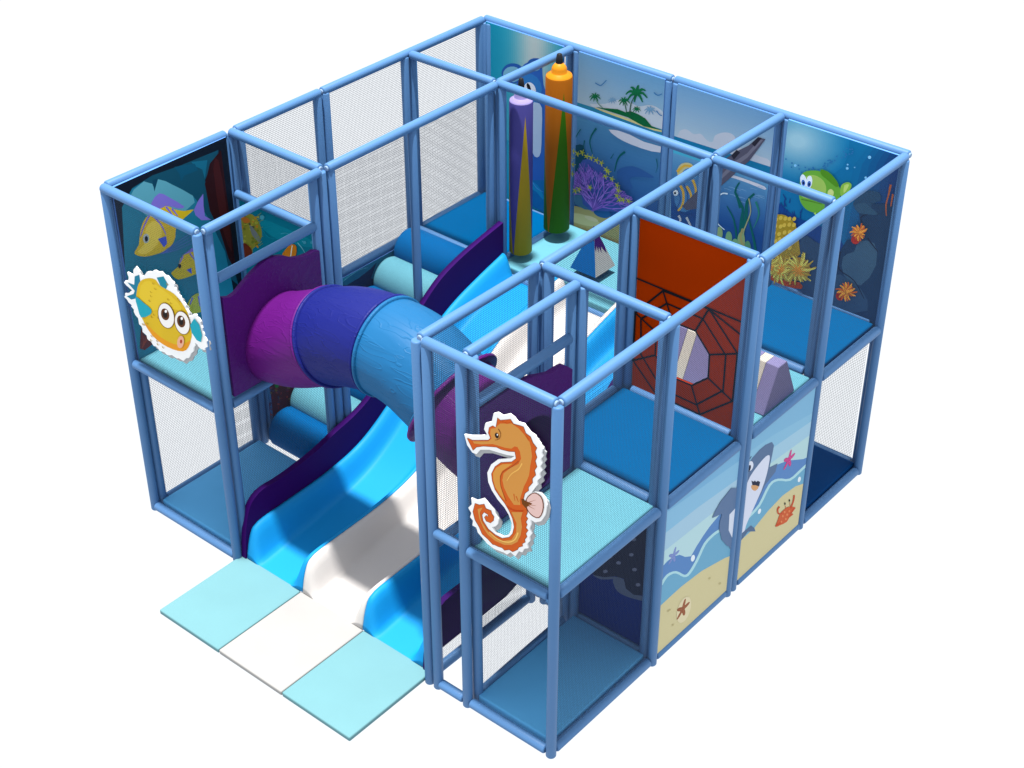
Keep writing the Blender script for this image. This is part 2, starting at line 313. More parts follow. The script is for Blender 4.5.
(46,91,145,1270,1440,1270,2162,2310,2224,2310,1440),
(44,88,143,1270,1440,1270,2124,2310,2187,2310,1440),
(43,86,142,1270,1440,1270,2087,2310,2151,2310,1440),
(41,84,141,1270,1440,1270,2049,2310,2115,2310,1440),
(40,82,140,1270,1440,1270,2011,2310,2078,2310,1440),
(38,80,138,1270,1440,1270,1973,2310,2041,2310,1440),
(37,78,137,1270,1440,1270,1935,2310,2005,2310,1440),
(35,76,136,1270,1440,1270,1896,2310,1968,2310,1440),
(34,74,135,1270,1440,1270,1858,2310,1931,2310,1440),
(190,192,205,1673,2730,1756,2751,1881,2761,1990,2747,2105,2732,2244,2740,2310,2744,2310,2682,2297,2677,2204,2659,2078,2653,1950,2655,1861,2662,1789,2675,1707,2702),
(44,84,142,1795,2306,1838,2355,1910,2398,1984,2426,2058,2430,2135,2420,2193,2408,2230,2400,2249,2392,2242,2381,2194,2367,2118,2351,2053,2333,2010,2315,1978,2296,1960,2273,1968,2244,1992,2211,1997,2183,1964,2158,1914,2137,1869,2140,1830,2182,1798,2247),
(200,190,130,1502,2916,1912,2919,2310,2916,2310,2899,2221,2888,2076,2889,1906,2894,1749,2896,1617,2900,1489,2908),
(12,92,52,1502,2922,1615,2944,1774,2980,1870,2976,1932,3005,2027,3000,2106,2983,2188,2925,2310,2916,2096,2894,1904,2930,1648,2926),
(14,100,60,1993,3196,2025,3211,2061,3222,2090,3210,2114,3195,2124,3205,2104,3227,2071,3247,2024,3242,1987,3233),
(14,100,60,1977,3195,1999,3191,2023,3180,2044,3158,2061,3137,2072,3145,2063,3171,2046,3201,2022,3220,2003,3233),
(14,100,60,1969,3214,1966,3193,1963,3165,1962,3134,1963,3110,1976,3112,1983,3137,1991,3167,2002,3194,2011,3214),
(14,100,60,1983,3231,1954,3212,1917,3181,1893,3139,1880,3105,1892,3103,1911,3135,1936,3168,1968,3186,1997,3197),
(14,100,60,1997,3234,1959,3233,1910,3224,1877,3192,1859,3165,1868,3159,1890,3182,1915,3200,1950,3200,1983,3194),
(14,100,60,2008,3230,1983,3249,1953,3268,1928,3265,1914,3255,1917,3245,1927,3246,1935,3244,1955,3222,1972,3199),
(14,100,60,2012,3217,2013,3248,2016,3281,2017,3295,2017,3301,2006,3304,1998,3297,1988,3280,1978,3244,1968,3212),
(14,100,60,2005,3203,2029,3233,2056,3260,2074,3263,2092,3261,2099,3272,2082,3282,2048,3283,2008,3253,1976,3225),
(14,100,60,1850,3081,1867,3089,1886,3095,1902,3089,1914,3081,1920,3086,1910,3098,1892,3109,1867,3106,1847,3101),
(14,100,60,1841,3081,1853,3078,1866,3073,1877,3061,1886,3050,1892,3054,1887,3068,1878,3084,1866,3094,1856,3101),
(14,100,60,1837,3091,1836,3079,1834,3064,1834,3048,1834,3036,1841,3037,1845,3050,1849,3066,1855,3080,1860,3091),
(14,100,60,1845,3100,1829,3089,1810,3073,1797,3051,1790,3033,1796,3032,1807,3048,1820,3066,1837,3076,1852,3082),
(14,100,60,1852,3101,1832,3101,1806,3096,1788,3079,1779,3064,1784,3061,1796,3073,1809,3083,1827,3083,1845,3080),
(14,100,60,1858,3099,1845,3109,1829,3119,1816,3117,1808,3112,1810,3107,1815,3108,1820,3106,1830,3095,1839,3082),
(14,100,60,1860,3092,1861,3109,1863,3126,1863,3134,1863,3137,1857,3139,1853,3135,1848,3126,1842,3107,1837,3089),
(14,100,60,1856,3085,1870,3101,1884,3116,1894,3117,1903,3116,1907,3122,1898,3127,1880,3127,1858,3112,1841,3097),
(14,100,60,2003,3041,2016,3047,2029,3051,2041,3047,2050,3041,2054,3045,2046,3053,2033,3061,2015,3059,2001,3055),
(14,100,60,1997,3041,2006,3039,2015,3035,2023,3027,2029,3019,2034,3022,2030,3032,2024,3043,2015,3051,2007,3055),
(14,100,60,1994,3048,1993,3040,1992,3029,1992,3017,1992,3008,1997,3009,1999,3018,2003,3030,2007,3040,2010,3048),
(14,100,60,2000,3055,1988,3047,1974,3035,1965,3019,1960,3006,1965,3005,1972,3017,1982,3030,1994,3037,2005,3042),
(14,100,60,2005,3056,1990,3055,1972,3052,1959,3039,1952,3029,1956,3027,1964,3035,1974,3043,1987,3042,2000,3040),
(14,100,60,2009,3054,2000,3061,1988,3069,1978,3067,1973,3064,1974,3060,1978,3060,1981,3059,1989,3051,1995,3042),
(14,100,60,2011,3049,2011,3061,2012,3074,2013,3079,2013,3082,2008,3083,2005,3080,2002,3073,1998,3060,1994,3047),
(14,100,60,2008,3044,2017,3056,2028,3066,2035,3067,2042,3066,2044,3071,2038,3075,2025,3075,2009,3063,1997,3052),
(14,100,60,1493,3021,1511,3029,1530,3035,1546,3029,1559,3021,1565,3026,1554,3038,1536,3049,1511,3046,1490,3041),
(14,100,60,1484,3020,1496,3018,1510,3012,1521,3000,1529,2989,1536,2993,1531,3007,1522,3024,1509,3034,1499,3041),
(14,100,60,1480,3030,1479,3019,1476,3004,1476,2987,1476,2975,1483,2976,1487,2989,1492,3005,1498,3020,1503,3031),
(14,100,60,1488,3040,1472,3029,1451,3013,1438,2990,1431,2972,1437,2971,1448,2987,1462,3005,1479,3015,1495,3021),
(14,100,60,1496,3041,1475,3040,1448,3035,1430,3018,1420,3003,1425,3001,1437,3013,1451,3023,1470,3023,1488,3020),
(14,100,60,1502,3039,1488,3049,1472,3059,1458,3058,1451,3052,1452,3047,1457,3048,1462,3046,1472,3035,1482,3022),
(14,100,60,1504,3032,1505,3049,1506,3067,1507,3074,1507,3078,1501,3079,1497,3075,1491,3066,1485,3047,1480,3029),
(14,100,60,1499,3025,1513,3041,1528,3056,1538,3057,1548,3056,1552,3062,1543,3068,1524,3068,1502,3052,1484,3036),
(110,150,180,1708,3050,1721,3056,1734,3060,1746,3056,1755,3050,1759,3054,1752,3063,1739,3071,1720,3068,1706,3065),
(110,150,180,1702,3050,1710,3048,1720,3044,1728,3036,1734,3028,1739,3031,1735,3041,1729,3052,1719,3060,1712,3065),
(110,150,180,1699,3057,1698,3049,1696,3038,1696,3026,1696,3017,1701,3018,1704,3027,1707,3039,1711,3050,1715,3057),
(110,150,180,1704,3064,1693,3056,1678,3045,1669,3028,1664,3015,1668,3014,1676,3026,1686,3039,1698,3046,1709,3051),
(110,150,180,1710,3065,1695,3065,1676,3061,1663,3049,1656,3038,1659,3036,1668,3045,1678,3052,1691,3052,1704,3050),
(110,150,180,1714,3064,1704,3071,1693,3078,1683,3077,1677,3073,1679,3069,1682,3070,1686,3069,1693,3060,1700,3051),
(110,150,180,1715,3058,1716,3071,1717,3084,1718,3089,1718,3091,1713,3093,1710,3090,1706,3083,1702,3069,1698,3056),
(110,150,180,1712,3053,1722,3065,1733,3076,1740,3077,1747,3076,1750,3080,1743,3084,1730,3084,1714,3073,1701,3062),
(110,150,180,2164,3080,2180,3088,2199,3094,2214,3088,2227,3081,2232,3086,2222,3097,2204,3108,2180,3105,2161,3100),
(110,150,180,2155,3080,2167,3078,2180,3073,2190,3061,2199,3050,2205,3054,2200,3068,2191,3083,2179,3094,2169,3100),
(110,150,180,2151,3090,2150,3079,2148,3064,2148,3048,2148,3036,2155,3037,2159,3050,2163,3065,2168,3080,2173,3090),
(110,150,180,2159,3099,2143,3089,2124,3073,2112,3051,2105,3033,2112,3032,2121,3048,2134,3066,2151,3075,2166,3081),
(110,150,180,2166,3101,2146,3100,2121,3095,2103,3078,2094,3064,2099,3061,2110,3073,2123,3083,2141,3082,2159,3080),
(110,150,180,2171,3099,2159,3108,2143,3118,2130,3117,2122,3112,2124,3106,2129,3107,2134,3106,2144,3094,2153,3082),
(110,150,180,2173,3092,2174,3108,2175,3126,2176,3133,2176,3136,2170,3138,2166,3134,2161,3125,2156,3106,2151,3089),
(110,150,180,2170,3085,2183,3100,2196,3115,2206,3116,2215,3115,2219,3121,2210,3126,2192,3126,2171,3111,2155,3096),
(40,80,60,1933,2966,1933,2997,1935,3041,1940,3083,1954,3124,1971,3163,1983,3191,1975,3193,1961,3165,1943,3125,1928,3083,1921,3039,1919,2994,1917,2962),
(90,130,110,1498,3008,1508,2996,1522,2979,1539,2964,1560,2952,1583,2943,1599,2936,1605,2944,1589,2951,1567,2960,1546,2971,1530,2986,1516,3003,1506,3015),
(20,90,60,1853,3072,1881,2983,1890,2988,1865,3077),
(50,110,160,1489,3175,1505,3171,1527,3166,1546,3164,1557,3164,1567,3169,1577,3179,1595,3200,1617,3226,1632,3245,1625,3249,1609,3230,1588,3204,1570,3184,1561,3176,1558,3174,1550,3174,1533,3177,1511,3182,1496,3186),
(50,110,160,2193,3277,2205,3272,2223,3264,2243,3262,2264,3270,2283,3284,2296,3294,2292,3300,2279,3291,2260,3278,2244,3271,2229,3274,2212,3281,2201,3287),
(50,110,160,2234,3100,2245,3092,2260,3080,2274,3071,2288,3068,2300,3069,2307,3070,2309,3078,2302,3078,2291,3078,2281,3080,2268,3089,2253,3101,2243,3110),
(160,146,98,1270,1739,1385,1755,1630,1767,2028,1786,2045,1464,1270,1485),
(180,170,125,1270,1651,1336,1670,1470,1686,1571,1673,1635,1646,1641,1619,1582,1591,1402,1555,1270,1543),
(34,84,138,1522,1759,1538,1778,1568,1798,1601,1815,1632,1827,1665,1836,1694,1837,1720,1829,1741,1814,1749,1796,1738,1776,1714,1754,1685,1737,1650,1728,1611,1723,1577,1724,1550,1731,1528,1744),
(190,175,140,1587,1668,1579,1659,1561,1650,1535,1644,1505,1640,1474,1639,1446,1642,1423,1647,1410,1655,1408,1663,1416,1672,1434,1681,1460,1687,1491,1691,1522,1691,1550,1689,1572,1684,1585,1676),
(16,66,88,1270,2433,1325,2461,1363,2461,1394,2396,1429,2207,1458,2002,1489,1894,1481,1829,1357,1755,1270,1766),
(60,100,130,1270,1926,1273,1940,1315,1947,1376,1914,1468,1841,1517,1769,1407,1744,1278,1759,1270,1790),
(14,84,88,1514,2703,1499,2679,1479,2644,1461,2609,1450,2577,1442,2545,1442,2512,1452,2474,1469,2435,1482,2408,1489,2412,1479,2440,1464,2480,1456,2517,1458,2548,1467,2577,1479,2607,1497,2640,1519,2672,1535,2696),
(14,84,88,1322,2631,1308,2606,1287,2570,1270,2537,1270,2512,1277,2532,1297,2568,1319,2603,1335,2627),
(14,84,88,1880,2564,1864,2547,1840,2522,1819,2494,1804,2466,1792,2437,1783,2406,1776,2367,1770,2327,1767,2298,1775,2299,1781,2328,1789,2369,1798,2407,1809,2436,1821,2463,1836,2487,1857,2510,1880,2533,1898,2548),
(14,84,88,1374,2521,1366,2416,1371,2417,1389,2524),
(14,84,88,2263,2601,2271,2581,2280,2552,2285,2524,2282,2496,2274,2468,2268,2448,2271,2448,2278,2468,2287,2496,2291,2526,2287,2555,2279,2585,2272,2606),
(14,84,88,1722,2425,1756,2495,1752,2496,1711,2427),
(56,80,150,1316,2223,1368,2300,1447,2339,1533,2359,1612,2349,1651,2291,1684,2226,1744,2200,1801,2177,1826,2125,1855,2077,1929,2064,2004,2053,2084,2025,2073,1974,1794,1852,1484,1757,1386,1799,1359,1909,1321,2069),
(140,110,200,1540,1794,1437,1857,1427,1845,1528,1779),
(124,92,186,1438,1855,1403,1956,1393,1950,1425,1847),
(104,80,170,1402,1958,1324,1993,1318,1985,1394,1948),
(140,110,200,1324,1993,1270,2004,1270,1996,1319,1985),
(104,80,170,1325,1993,1270,2023,1270,2014,1318,1985),
(140,110,200,1322,1993,1270,1988,1270,1981,1320,1985),
(104,80,170,1403,1957,1355,2018,1347,2012,1393,1949),
(104,80,170,1354,2019,1291,2050,1286,2043,1348,2011),
(140,110,200,1289,2050,1270,2047,1270,2040,1288,2043),
(124,92,186,1292,2048,1277,2102,1271,2099,1285,2045),
(104,80,170,1356,2018,1333,2084,1326,2081,1347,2013),
(104,80,170,1333,2083,1353,2158,1347,2158,1326,2082),
(104,80,170,1333,2085,1299,2140,1294,2136,1326,2080),
(124,92,186,1333,2085,1300,2129,1294,2125,1326,2080),
(104,80,170,1403,1956,1368,2043,1359,2038,1393,1950),
(104,80,170,1367,2044,1302,2086,1296,2080,1360,2037),
(124,92,186,1300,2087,1270,2087,1270,2080,1298,2080),
(104,80,170,1300,2087,1270,2085,1270,2079,1298,2080),
(124,92,186,1368,2044,1305,2099,1299,2093,1360,2037),
(140,110,200,1304,2100,1270,2108,1270,2100,1300,2093),
(124,92,186,1305,2099,1270,2123,1270,2114,1299,2093),
(124,92,186,1305,2099,1270,2122,1270,2114,1299,2093),
(124,92,186,1438,1854,1413,1960,1402,1955,1425,1848),
(124,92,186,1412,1957,1456,2052,1447,2053,1402,1958),
(104,80,170,1456,2055,1443,2126,1436,2123,1447,2051),
(124,92,186,1443,2125,1454,2191,1448,2191,1436,2124),
(140,110,200,1443,2125,1476,2200,1471,2201,1436,2125),
(124,92,186,1456,2052,1492,2130,1486,2131,1447,2053),
(124,92,186,1493,2131,1503,2191,1497,2190,1485,2130),
(140,110,200,1491,2129,1540,2179,1536,2182,1487,2133),
(140,110,200,1493,2132,1484,2191,1478,2189,1485,2129),
(140,110,200,1412,1962,1345,2012,1338,2005,1403,1953),
(124,92,186,1346,2011,1322,2086,1315,2082,1337,2006),
(124,92,186,1322,2087,1274,2133,1270,2129,1270,2127,1316,2081),
(140,110,200,1322,2084,1351,2159,1345,2159,1315,2084),
(104,80,170,1322,2087,1281,2128,1276,2124,1316,2081),
(140,110,200,1344,2013,1270,2032,1270,2024,1339,2005),
(140,110,200,1437,1856,1359,1936,1350,1928,1426,1846),
(104,80,170,1358,1937,1270,1962,1270,1952,1351,1927),
(124,92,186,1358,1937,1270,1968,1270,1958,1351,1927),
(140,110,200,1541,1793,1461,1880,1449,1870,1527,1780),
(104,80,170,1462,1878,1446,1972,1435,1967,1448,1872),
(124,92,186,1446,1970,1462,2056,1453,2055,1435,1968),
(104,80,170,1462,2057,1464,2126,1457,2124,1453,2054),
(124,92,186,1464,2124,1498,2184,1493,2186,1457,2125),
(140,110,200,1464,2125,1476,2189,1470,2189,1457,2124),
(140,110,200,1464,2125,1478,2182,1472,2182,1457,2124),
(140,110,200,1462,2057,1456,2121,1448,2118,1453,2054),
(104,80,170,1456,2122,1433,2173,1427,2170,1448,2118),
(104,80,170,1456,2122,1441,2170,1435,2167,1448,2118),
(104,80,170,1455,2123,1417,2155,1412,2150,1449,2117),
(104,80,170,1462,2058,1437,2123,1430,2119,1453,2053),
(104,80,170,1437,2122,1451,2194,1445,2193,1430,2121),
(124,92,186,1437,2122,1439,2189,1433,2187,1430,2120),
(124,92,186,1437,2123,1416,2178,1410,2174,1430,2119),
(104,80,170,1446,1971,1440,2056,1431,2053,1435,1967),
(104,80,170,1439,2054,1474,2134,1467,2134,1431,2055),
(104,80,170,1475,2135,1473,2206,1467,2204,1467,2133),
(104,80,170,1475,2136,1466,2192,1460,2190,1467,2133),
(140,110,200,1440,2056,1424,2121,1417,2117,1431,2052),
(104,80,170,1424,2120,1435,2179,1429,2178,1417,2119),
(124,92,186,1424,2122,1391,2167,1385,2163,1417,2117),
(124,92,186,1424,2119,1445,2189,1439,2189,1417,2119),
(104,80,170,1462,1879,1416,1973,1405,1967,1449,1871),
(140,110,200,1416,1971,1428,2082,1419,2080,1405,1969),
(140,110,200,1427,2084,1375,2149,1368,2143,1419,2078),
(140,110,200,1375,2148,1350,2217,1345,2213,1368,2144),
(124,92,186,1374,2149,1308,2186,1304,2181,1369,2143),
(140,110,200,1375,2149,1329,2203,1324,2199,1368,2143),
(140,110,200,1427,2080,1480,2176,1473,2177,1419,2082),
(124,92,186,1480,2176,1520,2247,1515,2248,1473,2177),
(124,92,186,1480,2177,1499,2254,1493,2254,1473,2176),
(104,80,170,1415,1975,1346,2018,1340,2011,1406,1965),
(124,92,186,1347,2018,1301,2059,1295,2053,1339,2011),
(124,92,186,1301,2059,1270,2082,1270,2073,1295,2053),
(140,110,200,1302,2058,1296,2118,1290,2116,1294,2055),
(124,92,186,1300,2060,1270,2062,1270,2055,1297,2053),
(140,110,200,1345,2019,1277,2035,1273,2028,1340,2010),
(104,80,170,1275,2035,1270,2033,1270,2026,1275,2028),
(104,80,170,1275,2035,1270,2033,1270,2026,1275,2028),
(124,92,186,1541,1792,1488,1899,1475,1891,1526,1781),
(140,110,200,1485,1901,1389,1924,1383,1914,1478,1888),
(140,110,200,1390,1924,1305,1949,1300,1941,1383,1914),
(124,92,186,1307,1948,1276,2013,1270,2010,1270,2005,1298,1942),
(104,80,170,1274,2014,1270,2015,1270,2007),
(124,92,186,1270,2010,1276,2012,1287,2087,1281,2085,1270,2022),
(104,80,170,1303,1949,1270,1943,1270,1936,1302,1941),
(124,92,186,1304,1950,1270,1952,1270,1944,1300,1941),
(124,92,186,1386,1924,1301,1894,1301,1886,1387,1914),
(104,80,170,1299,1894,1270,1872,1270,1863,1303,1887),
(140,110,200,1301,1895,1270,1885,1270,1877,1301,1886),
(124,92,186,1488,1899,1424,1991,1414,1983,1475,1890),
(140,110,200,1425,1989,1418,2105,1409,2102,1414,1985),
(124,92,186,1418,2105,1393,2194,1386,2191,1409,2101),
(104,80,170,1393,2193,1407,2286,1401,2285,1386,2192),
(140,110,200,1393,2195,1335,2254,1330,2250,1386,2190),
(104,80,170,1393,2194,1379,2276,1373,2273,1386,2191),
(124,92,186,1418,2103,1453,2198,1446,2198,1409,2103),
(104,80,170,1453,2199,1455,2272,1449,2270,1446,2197),
(104,80,170,1453,2199,1451,2280,1445,2278,1446,2197),
(140,110,200,1422,1992,1311,2009,1307,2000,1417,1982),
(140,110,200,1310,2009,1270,2005,1270,1997,1308,2000),
(124,92,186,1312,2008,1270,2028,1270,2019,1306,2000),
(124,92,186,1312,2008,1270,2027,1270,2018,1306,2000),
(140,110,200,1486,1901,1387,1947,1379,1937,1477,1889),
(104,80,170,1388,1945,1351,2019,1342,2014,1378,1938),
(104,80,170,1351,2018,1344,2085,1337,2082,1342,2015),
(104,80,170,1344,2086,1321,2134,1315,2131,1337,2082),
(124,92,186,1344,2086,1314,2126,1309,2122,1337,2081),
(140,110,200,1349,2021,1275,2045,1270,2039,1344,2012),
(104,80,170,1274,2046,1270,2047,1270,2038,1271,2038),
(104,80,170,1274,2046,1270,2046,1270,2038,1271,2038),
(124,92,186,1274,2046,1270,2046,1270,2038,1271,2038),
(104,80,170,1351,2018,1354,2097,1346,2095,1342,2015),
(104,80,170,1353,2095,1403,2169,1399,2171,1347,2098),
(124,92,186,1353,2099,1316,2141,1311,2136,1347,2094),
(104,80,170,1353,2099,1319,2148,1314,2144,1346,2094),
(140,110,200,1388,1945,1357,2030,1348,2025,1378,1939),
(104,80,170,1357,2028,1374,2113,1367,2112,1348,2027),
(140,110,200,1374,2113,1388,2187,1382,2186,1367,2112),
(140,110,200,1373,2110,1432,2177,1428,2180,1368,2114),
(124,92,186,1356,2031,1308,2086,1302,2081,1348,2024),
(124,92,186,1309,2085,1304,2154,1297,2152,1301,2082),
(140,110,200,1307,2087,1270,2102,1270,2094,1302,2080),
(104,80,170,1357,2030,1319,2104,1312,2100,1348,2024),
(104,80,170,1319,2103,1327,2188,1321,2186,1312,2101),
(124,92,186,1319,2105,1273,2152,1270,2150,1270,2146,1312,2099),
(104,80,170,1542,1790,1516,1913,1503,1907,1525,1783),
(140,110,200,1516,1910,1553,2021,1543,2021,1503,1910),
(104,80,170,1553,2021,1593,2106,1585,2107,1543,2022),
(124,92,186,1593,2106,1632,2187,1626,2188,1585,2107),
(124,92,186,1632,2188,1631,2248,1625,2246,1625,2186),
(104,80,170,1592,2105,1642,2173,1636,2176,1585,2108),
(140,110,200,1641,2172,1698,2213,1696,2217,1638,2177),
(140,110,200,1641,2172,1706,2219,1704,2223,1638,2177),
(140,110,200,1643,2175,1662,2235,1656,2235,1636,2175),
(104,80,170,1593,2108,1597,2186,1590,2184,1584,2106),
(124,92,186,1597,2186,1609,2252,1603,2251,1590,2185),
(104,80,170,1552,2019,1616,2096,1610,2099,1544,2024),
(124,92,186,1617,2097,1650,2172,1643,2172,1609,2098),
(140,110,200,1650,2172,1667,2228,1661,2228,1643,2172),
(124,92,186,1614,2094,1694,2133,1692,2139,1612,2101),
(140,110,200,1695,2134,1756,2186,1753,2190,1691,2138),
(140,110,200,1693,2133,1758,2150,1758,2155,1693,2139),
(140,110,200,1515,1916,1431,1972,1422,1962,1505,1905),
(104,80,170,1432,1970,1414,2063,1405,2059,1421,1965),
(124,92,186,1414,2062,1433,2150,1426,2149,1405,2061),
(104,80,170,1433,2149,1463,2222,1457,2223,1426,2150),
(124,92,186,1433,2150,1462,2227,1457,2227,1426,2150),
(140,110,200,1433,2150,1454,2223,1449,2223,1426,2150),
(124,92,186,1413,2061,1451,2148,1445,2148,1405,2062),
(104,80,170,1452,2148,1482,2220,1477,2220,1445,2148),
(124,92,186,1452,2149,1465,2218,1459,2217,1444,2148),
(140,110,200,1451,2147,1501,2213,1496,2216,1445,2149),
(140,110,200,1429,1972,1338,1981,1334,1972,1424,1962),
(124,92,186,1338,1981,1270,1987,1270,1979,1334,1972),
(124,92,186,1337,1981,1270,1967,1270,1960,1335,1972),
(104,80,170,1542,1789,1546,1923,1532,1919,1525,1784),
(124,92,186,1545,1926,1480,2004,1470,1996,1533,1916),
(104,80,170,1479,2005,1407,2042,1401,2034,1471,1995),
(124,92,186,1407,2042,1339,2067,1334,2061,1401,2033),
(124,92,186,1340,2067,1305,2114,1299,2109,1333,2061),
(124,92,186,1339,2067,1282,2089,1278,2084,1334,2061),
(140,110,200,1409,2040,1383,2105,1376,2101,1400,2035),
(104,80,170,1383,2105,1365,2166,1359,2163,1376,2101),
(124,92,186,1382,2106,1318,2130,1314,2125,1377,2100),
(124,92,186,1383,2104,1377,2160,1371,2158,1376,2101),
(140,110,200,1480,2004,1437,2086,1429,2080,1470,1997),
(124,92,186,1438,2083,1462,2178,1455,2177,1429,2083),
(124,92,186,1462,2178,1484,2265,1478,2265,1454,2177),
(140,110,200,1462,2177,1491,2259,1485,2259,1455,2177),
(140,110,200,1462,2179,1454,2255,1448,2253,1454,2176),
(124,92,186,1438,2084,1451,2177,1444,2175,1429,2082),
(124,92,186,1451,2178,1428,2246,1422,2243,1444,2174),
(104,80,170,1450,2174,1505,2243,1500,2246,1445,2177),
(124,92,186,1545,1926,1485,1998,1476,1990,1533,1916),
(140,110,200,1485,1998,1422,2058,1415,2051,1476,1989),
(140,110,200,1423,2057,1400,2123,1393,2119,1414,2052),
(124,92,186,1400,2123,1377,2171,1371,2167,1393,2119),
(104,80,170,1400,2122,1405,2189,1399,2188,1393,2120),
(140,110,200,1423,2056,1413,2126,1406,2123,1414,2052),
(104,80,170,1413,2126,1410,2187,1404,2185,1405,2123),
(124,92,186,1413,2125,1426,2194,1420,2193,1405,2124),
(140,110,200,1413,2126,1392,2172,1386,2169,1406,2122),
(140,110,200,1422,2058,1348,2098,1342,2091,1415,2050),
(140,110,200,1349,2097,1313,2161,1308,2157,1342,2092),
(124,92,186,1348,2098,1280,2129,1276,2123,1343,2091),
(104,80,170,1347,2098,1280,2111,1277,2105,1343,2091),
(124,92,186,1483,1999,1392,2014,1388,2006,1478,1988),
(140,110,200,1393,2014,1323,2029,1320,2022,1388,2006),
(124,92,186,1325,2028,1292,2070,1287,2066,1318,2023),
(124,92,186,1325,2028,1297,2075,1291,2071,1318,2023),
(124,92,186,1391,2014,1308,1993,1308,1987,1390,2006),
(104,80,170,1309,1994,1270,1992,1270,1985,1307,1986),
(140,110,200,1307,1993,1270,1977,1270,1972,1308,1987),
(104,80,170,1308,1994,1270,1986,1270,1979,1307,1986),
(140,110,200,1542,1787,1575,1927,1562,1926,1525,1786),
(140,110,200,1575,1927,1607,2041,1597,2041,1562,1926),
(140,110,200,1607,2040,1655,2130,1648,2132,1597,2042),
(104,80,170,1654,2129,1721,2194,1717,2198,1649,2134),
(104,80,170,1654,2128,1725,2187,1721,2191,1649,2134),
(124,92,186,1656,2132,1656,2206,1649,2204,1647,2130),
(140,110,200,1656,2208,1623,2248,1618,2244,1650,2203),
(124,92,186,1607,2043,1599,2123,1590,2120,1596,2039),
(140,110,200,1599,2121,1621,2191,1614,2191,1590,2121),
(104,80,170,1621,2192,1609,2245,1603,2243,1614,2189),
(104,80,170,1620,2190,1645,2242,1640,2243,1614,2191),
(104,80,170,1621,2191,1623,2243,1617,2241,1613,2190),
(104,80,170,1599,2121,1628,2186,1622,2187,1590,2122),
(124,92,186,1627,2185,1669,2231,1666,2234,1623,2189),
(140,110,200,1627,2184,1678,2226,1675,2229,1623,2189),
(104,80,170,1627,2184,1677,2224,1674,2228,1623,2189),
(140,110,200,1599,2123,1600,2197,1593,2195,1590,2120),
(104,80,170,1600,2198,1569,2244,1563,2241,1593,2193),
(104,80,170,1607,2044,1580,2116,1572,2111,1597,2038),
(124,92,186,1580,2117,1534,2164,1528,2159,1572,2110),
(104,80,170,1534,2164,1488,2193,1484,2188,1529,2158),
(140,110,200,1534,2164,1490,2205,1485,2201,1528,2158),
(104,80,170,1535,2164,1508,2214,1502,2210,1528,2159),
(104,80,170,1580,2115,1585,2193,1577,2191,1571,2113),
(140,110,200,1584,2195,1550,2247,1544,2243,1578,2190),
(104,80,170,1575,1930,1550,2040,1539,2035,1561,1923),
(124,92,186,1550,2041,1517,2138,1508,2133,1539,2035),
(140,110,200,1517,2137,1514,2239,1507,2237,1508,2134),
(104,80,170,1517,2137,1508,2229,1501,2226,1508,2134),
(124,92,186,1508,2230,1455,2288,1450,2284,1501,2225),
(140,110,200,1517,2135,1551,2231,1544,2231,1508,2136),
(140,110,200,1550,2038,1580,2136,1571,2136,1540,2038),
(140,110,200,1580,2138,1562,2209,1555,2206,1571,2134),
(124,92,186,1561,2211,1511,2242,1506,2237,1556,2204),
(124,92,186,1579,2134,1634,2209,1629,2212,1572,2137),
(104,80,170,1541,1786,1602,1926,1590,1927,1526,1787),
(104,80,170,1602,1926,1650,2047,1640,2048,1589,1927),
(104,80,170,1648,2045,1720,2131,1714,2135,1641,2050),
(124,92,186,1720,2131,1772,2198,1767,2201,1714,2135),
(140,110,200,1719,2130,1795,2190,1792,2195,1715,2136),
(124,92,186,1720,2131,1778,2192,1774,2196,1714,2135),
(104,80,170,1649,2046,1707,2132,1701,2135,1640,2049),
(140,110,200,1705,2130,1780,2171,1779,2176,1703,2137),
(140,110,200,1707,2131,1760,2192,1755,2195,1701,2135),
(140,110,200,1601,1924,1672,2023,1664,2027,1591,1929),
(104,80,170,1673,2023,1732,2118,1725,2120,1664,2027),
(104,80,170,1733,2120,1731,2191,1724,2188,1724,2117),
(124,92,186,1732,2117,1779,2187,1773,2189,1725,2120),
(140,110,200,1670,2021,1749,2071,1746,2077,1666,2029),
(140,110,200,1748,2070,1815,2103,1814,2109,1747,2078),
(140,110,200,1816,2103,1866,2131,1864,2136,1814,2109),
(140,110,200,1816,2103,1874,2137,1872,2141,1814,2109),
(104,80,170,1816,2103,1868,2136,1866,2140,1813,2109),
(140,110,200,1750,2071,1808,2124,1804,2128,1745,2077),
(104,80,170,1806,2123,1865,2142,1865,2147,1806,2130),
(124,92,186,1806,2123,1866,2148,1865,2153,1805,2130),
(140,110,200,1746,2070,1811,2074,1813,2081,1749,2078),
(104,80,170,1810,2074,1861,2056,1865,2061,1815,2081),
(124,92,186,1810,2074,1849,2053,1853,2059,1815,2081),
(140,110,200,1673,2024,1728,2113,1721,2115,1664,2027),
(104,80,170,1728,2114,1758,2193,1751,2193,1720,2114),
(124,92,186,1726,2111,1798,2165,1794,2170,1722,2117),
(104,80,170,1540,1784,1626,1919,1615,1923,1527,1789),
(140,110,200,1624,1916,1727,1991,1722,1999,1618,1925),
(140,110,200,1729,1993,1790,2073,1783,2077,1721,1997),
(140,110,200,1791,2075,1802,2143,1795,2142,1782,2074),
(140,110,200,1802,2145,1775,2183,1770,2179,1795,2140),
(124,92,186,1788,2071,1863,2112,1861,2117,1785,2078),
(140,110,200,1863,2111,1920,2136,1920,2141,1862,2118),
(104,80,170,1790,2073,1843,2143,1838,2146,1783,2077),
(104,80,170,1725,1990,1815,2025,1814,2033,1724,2000),
(140,110,200,1814,2025,1883,2037,1884,2044,1815,2033),
(104,80,170,1883,2037,1934,2038,1935,2043,1885,2044),
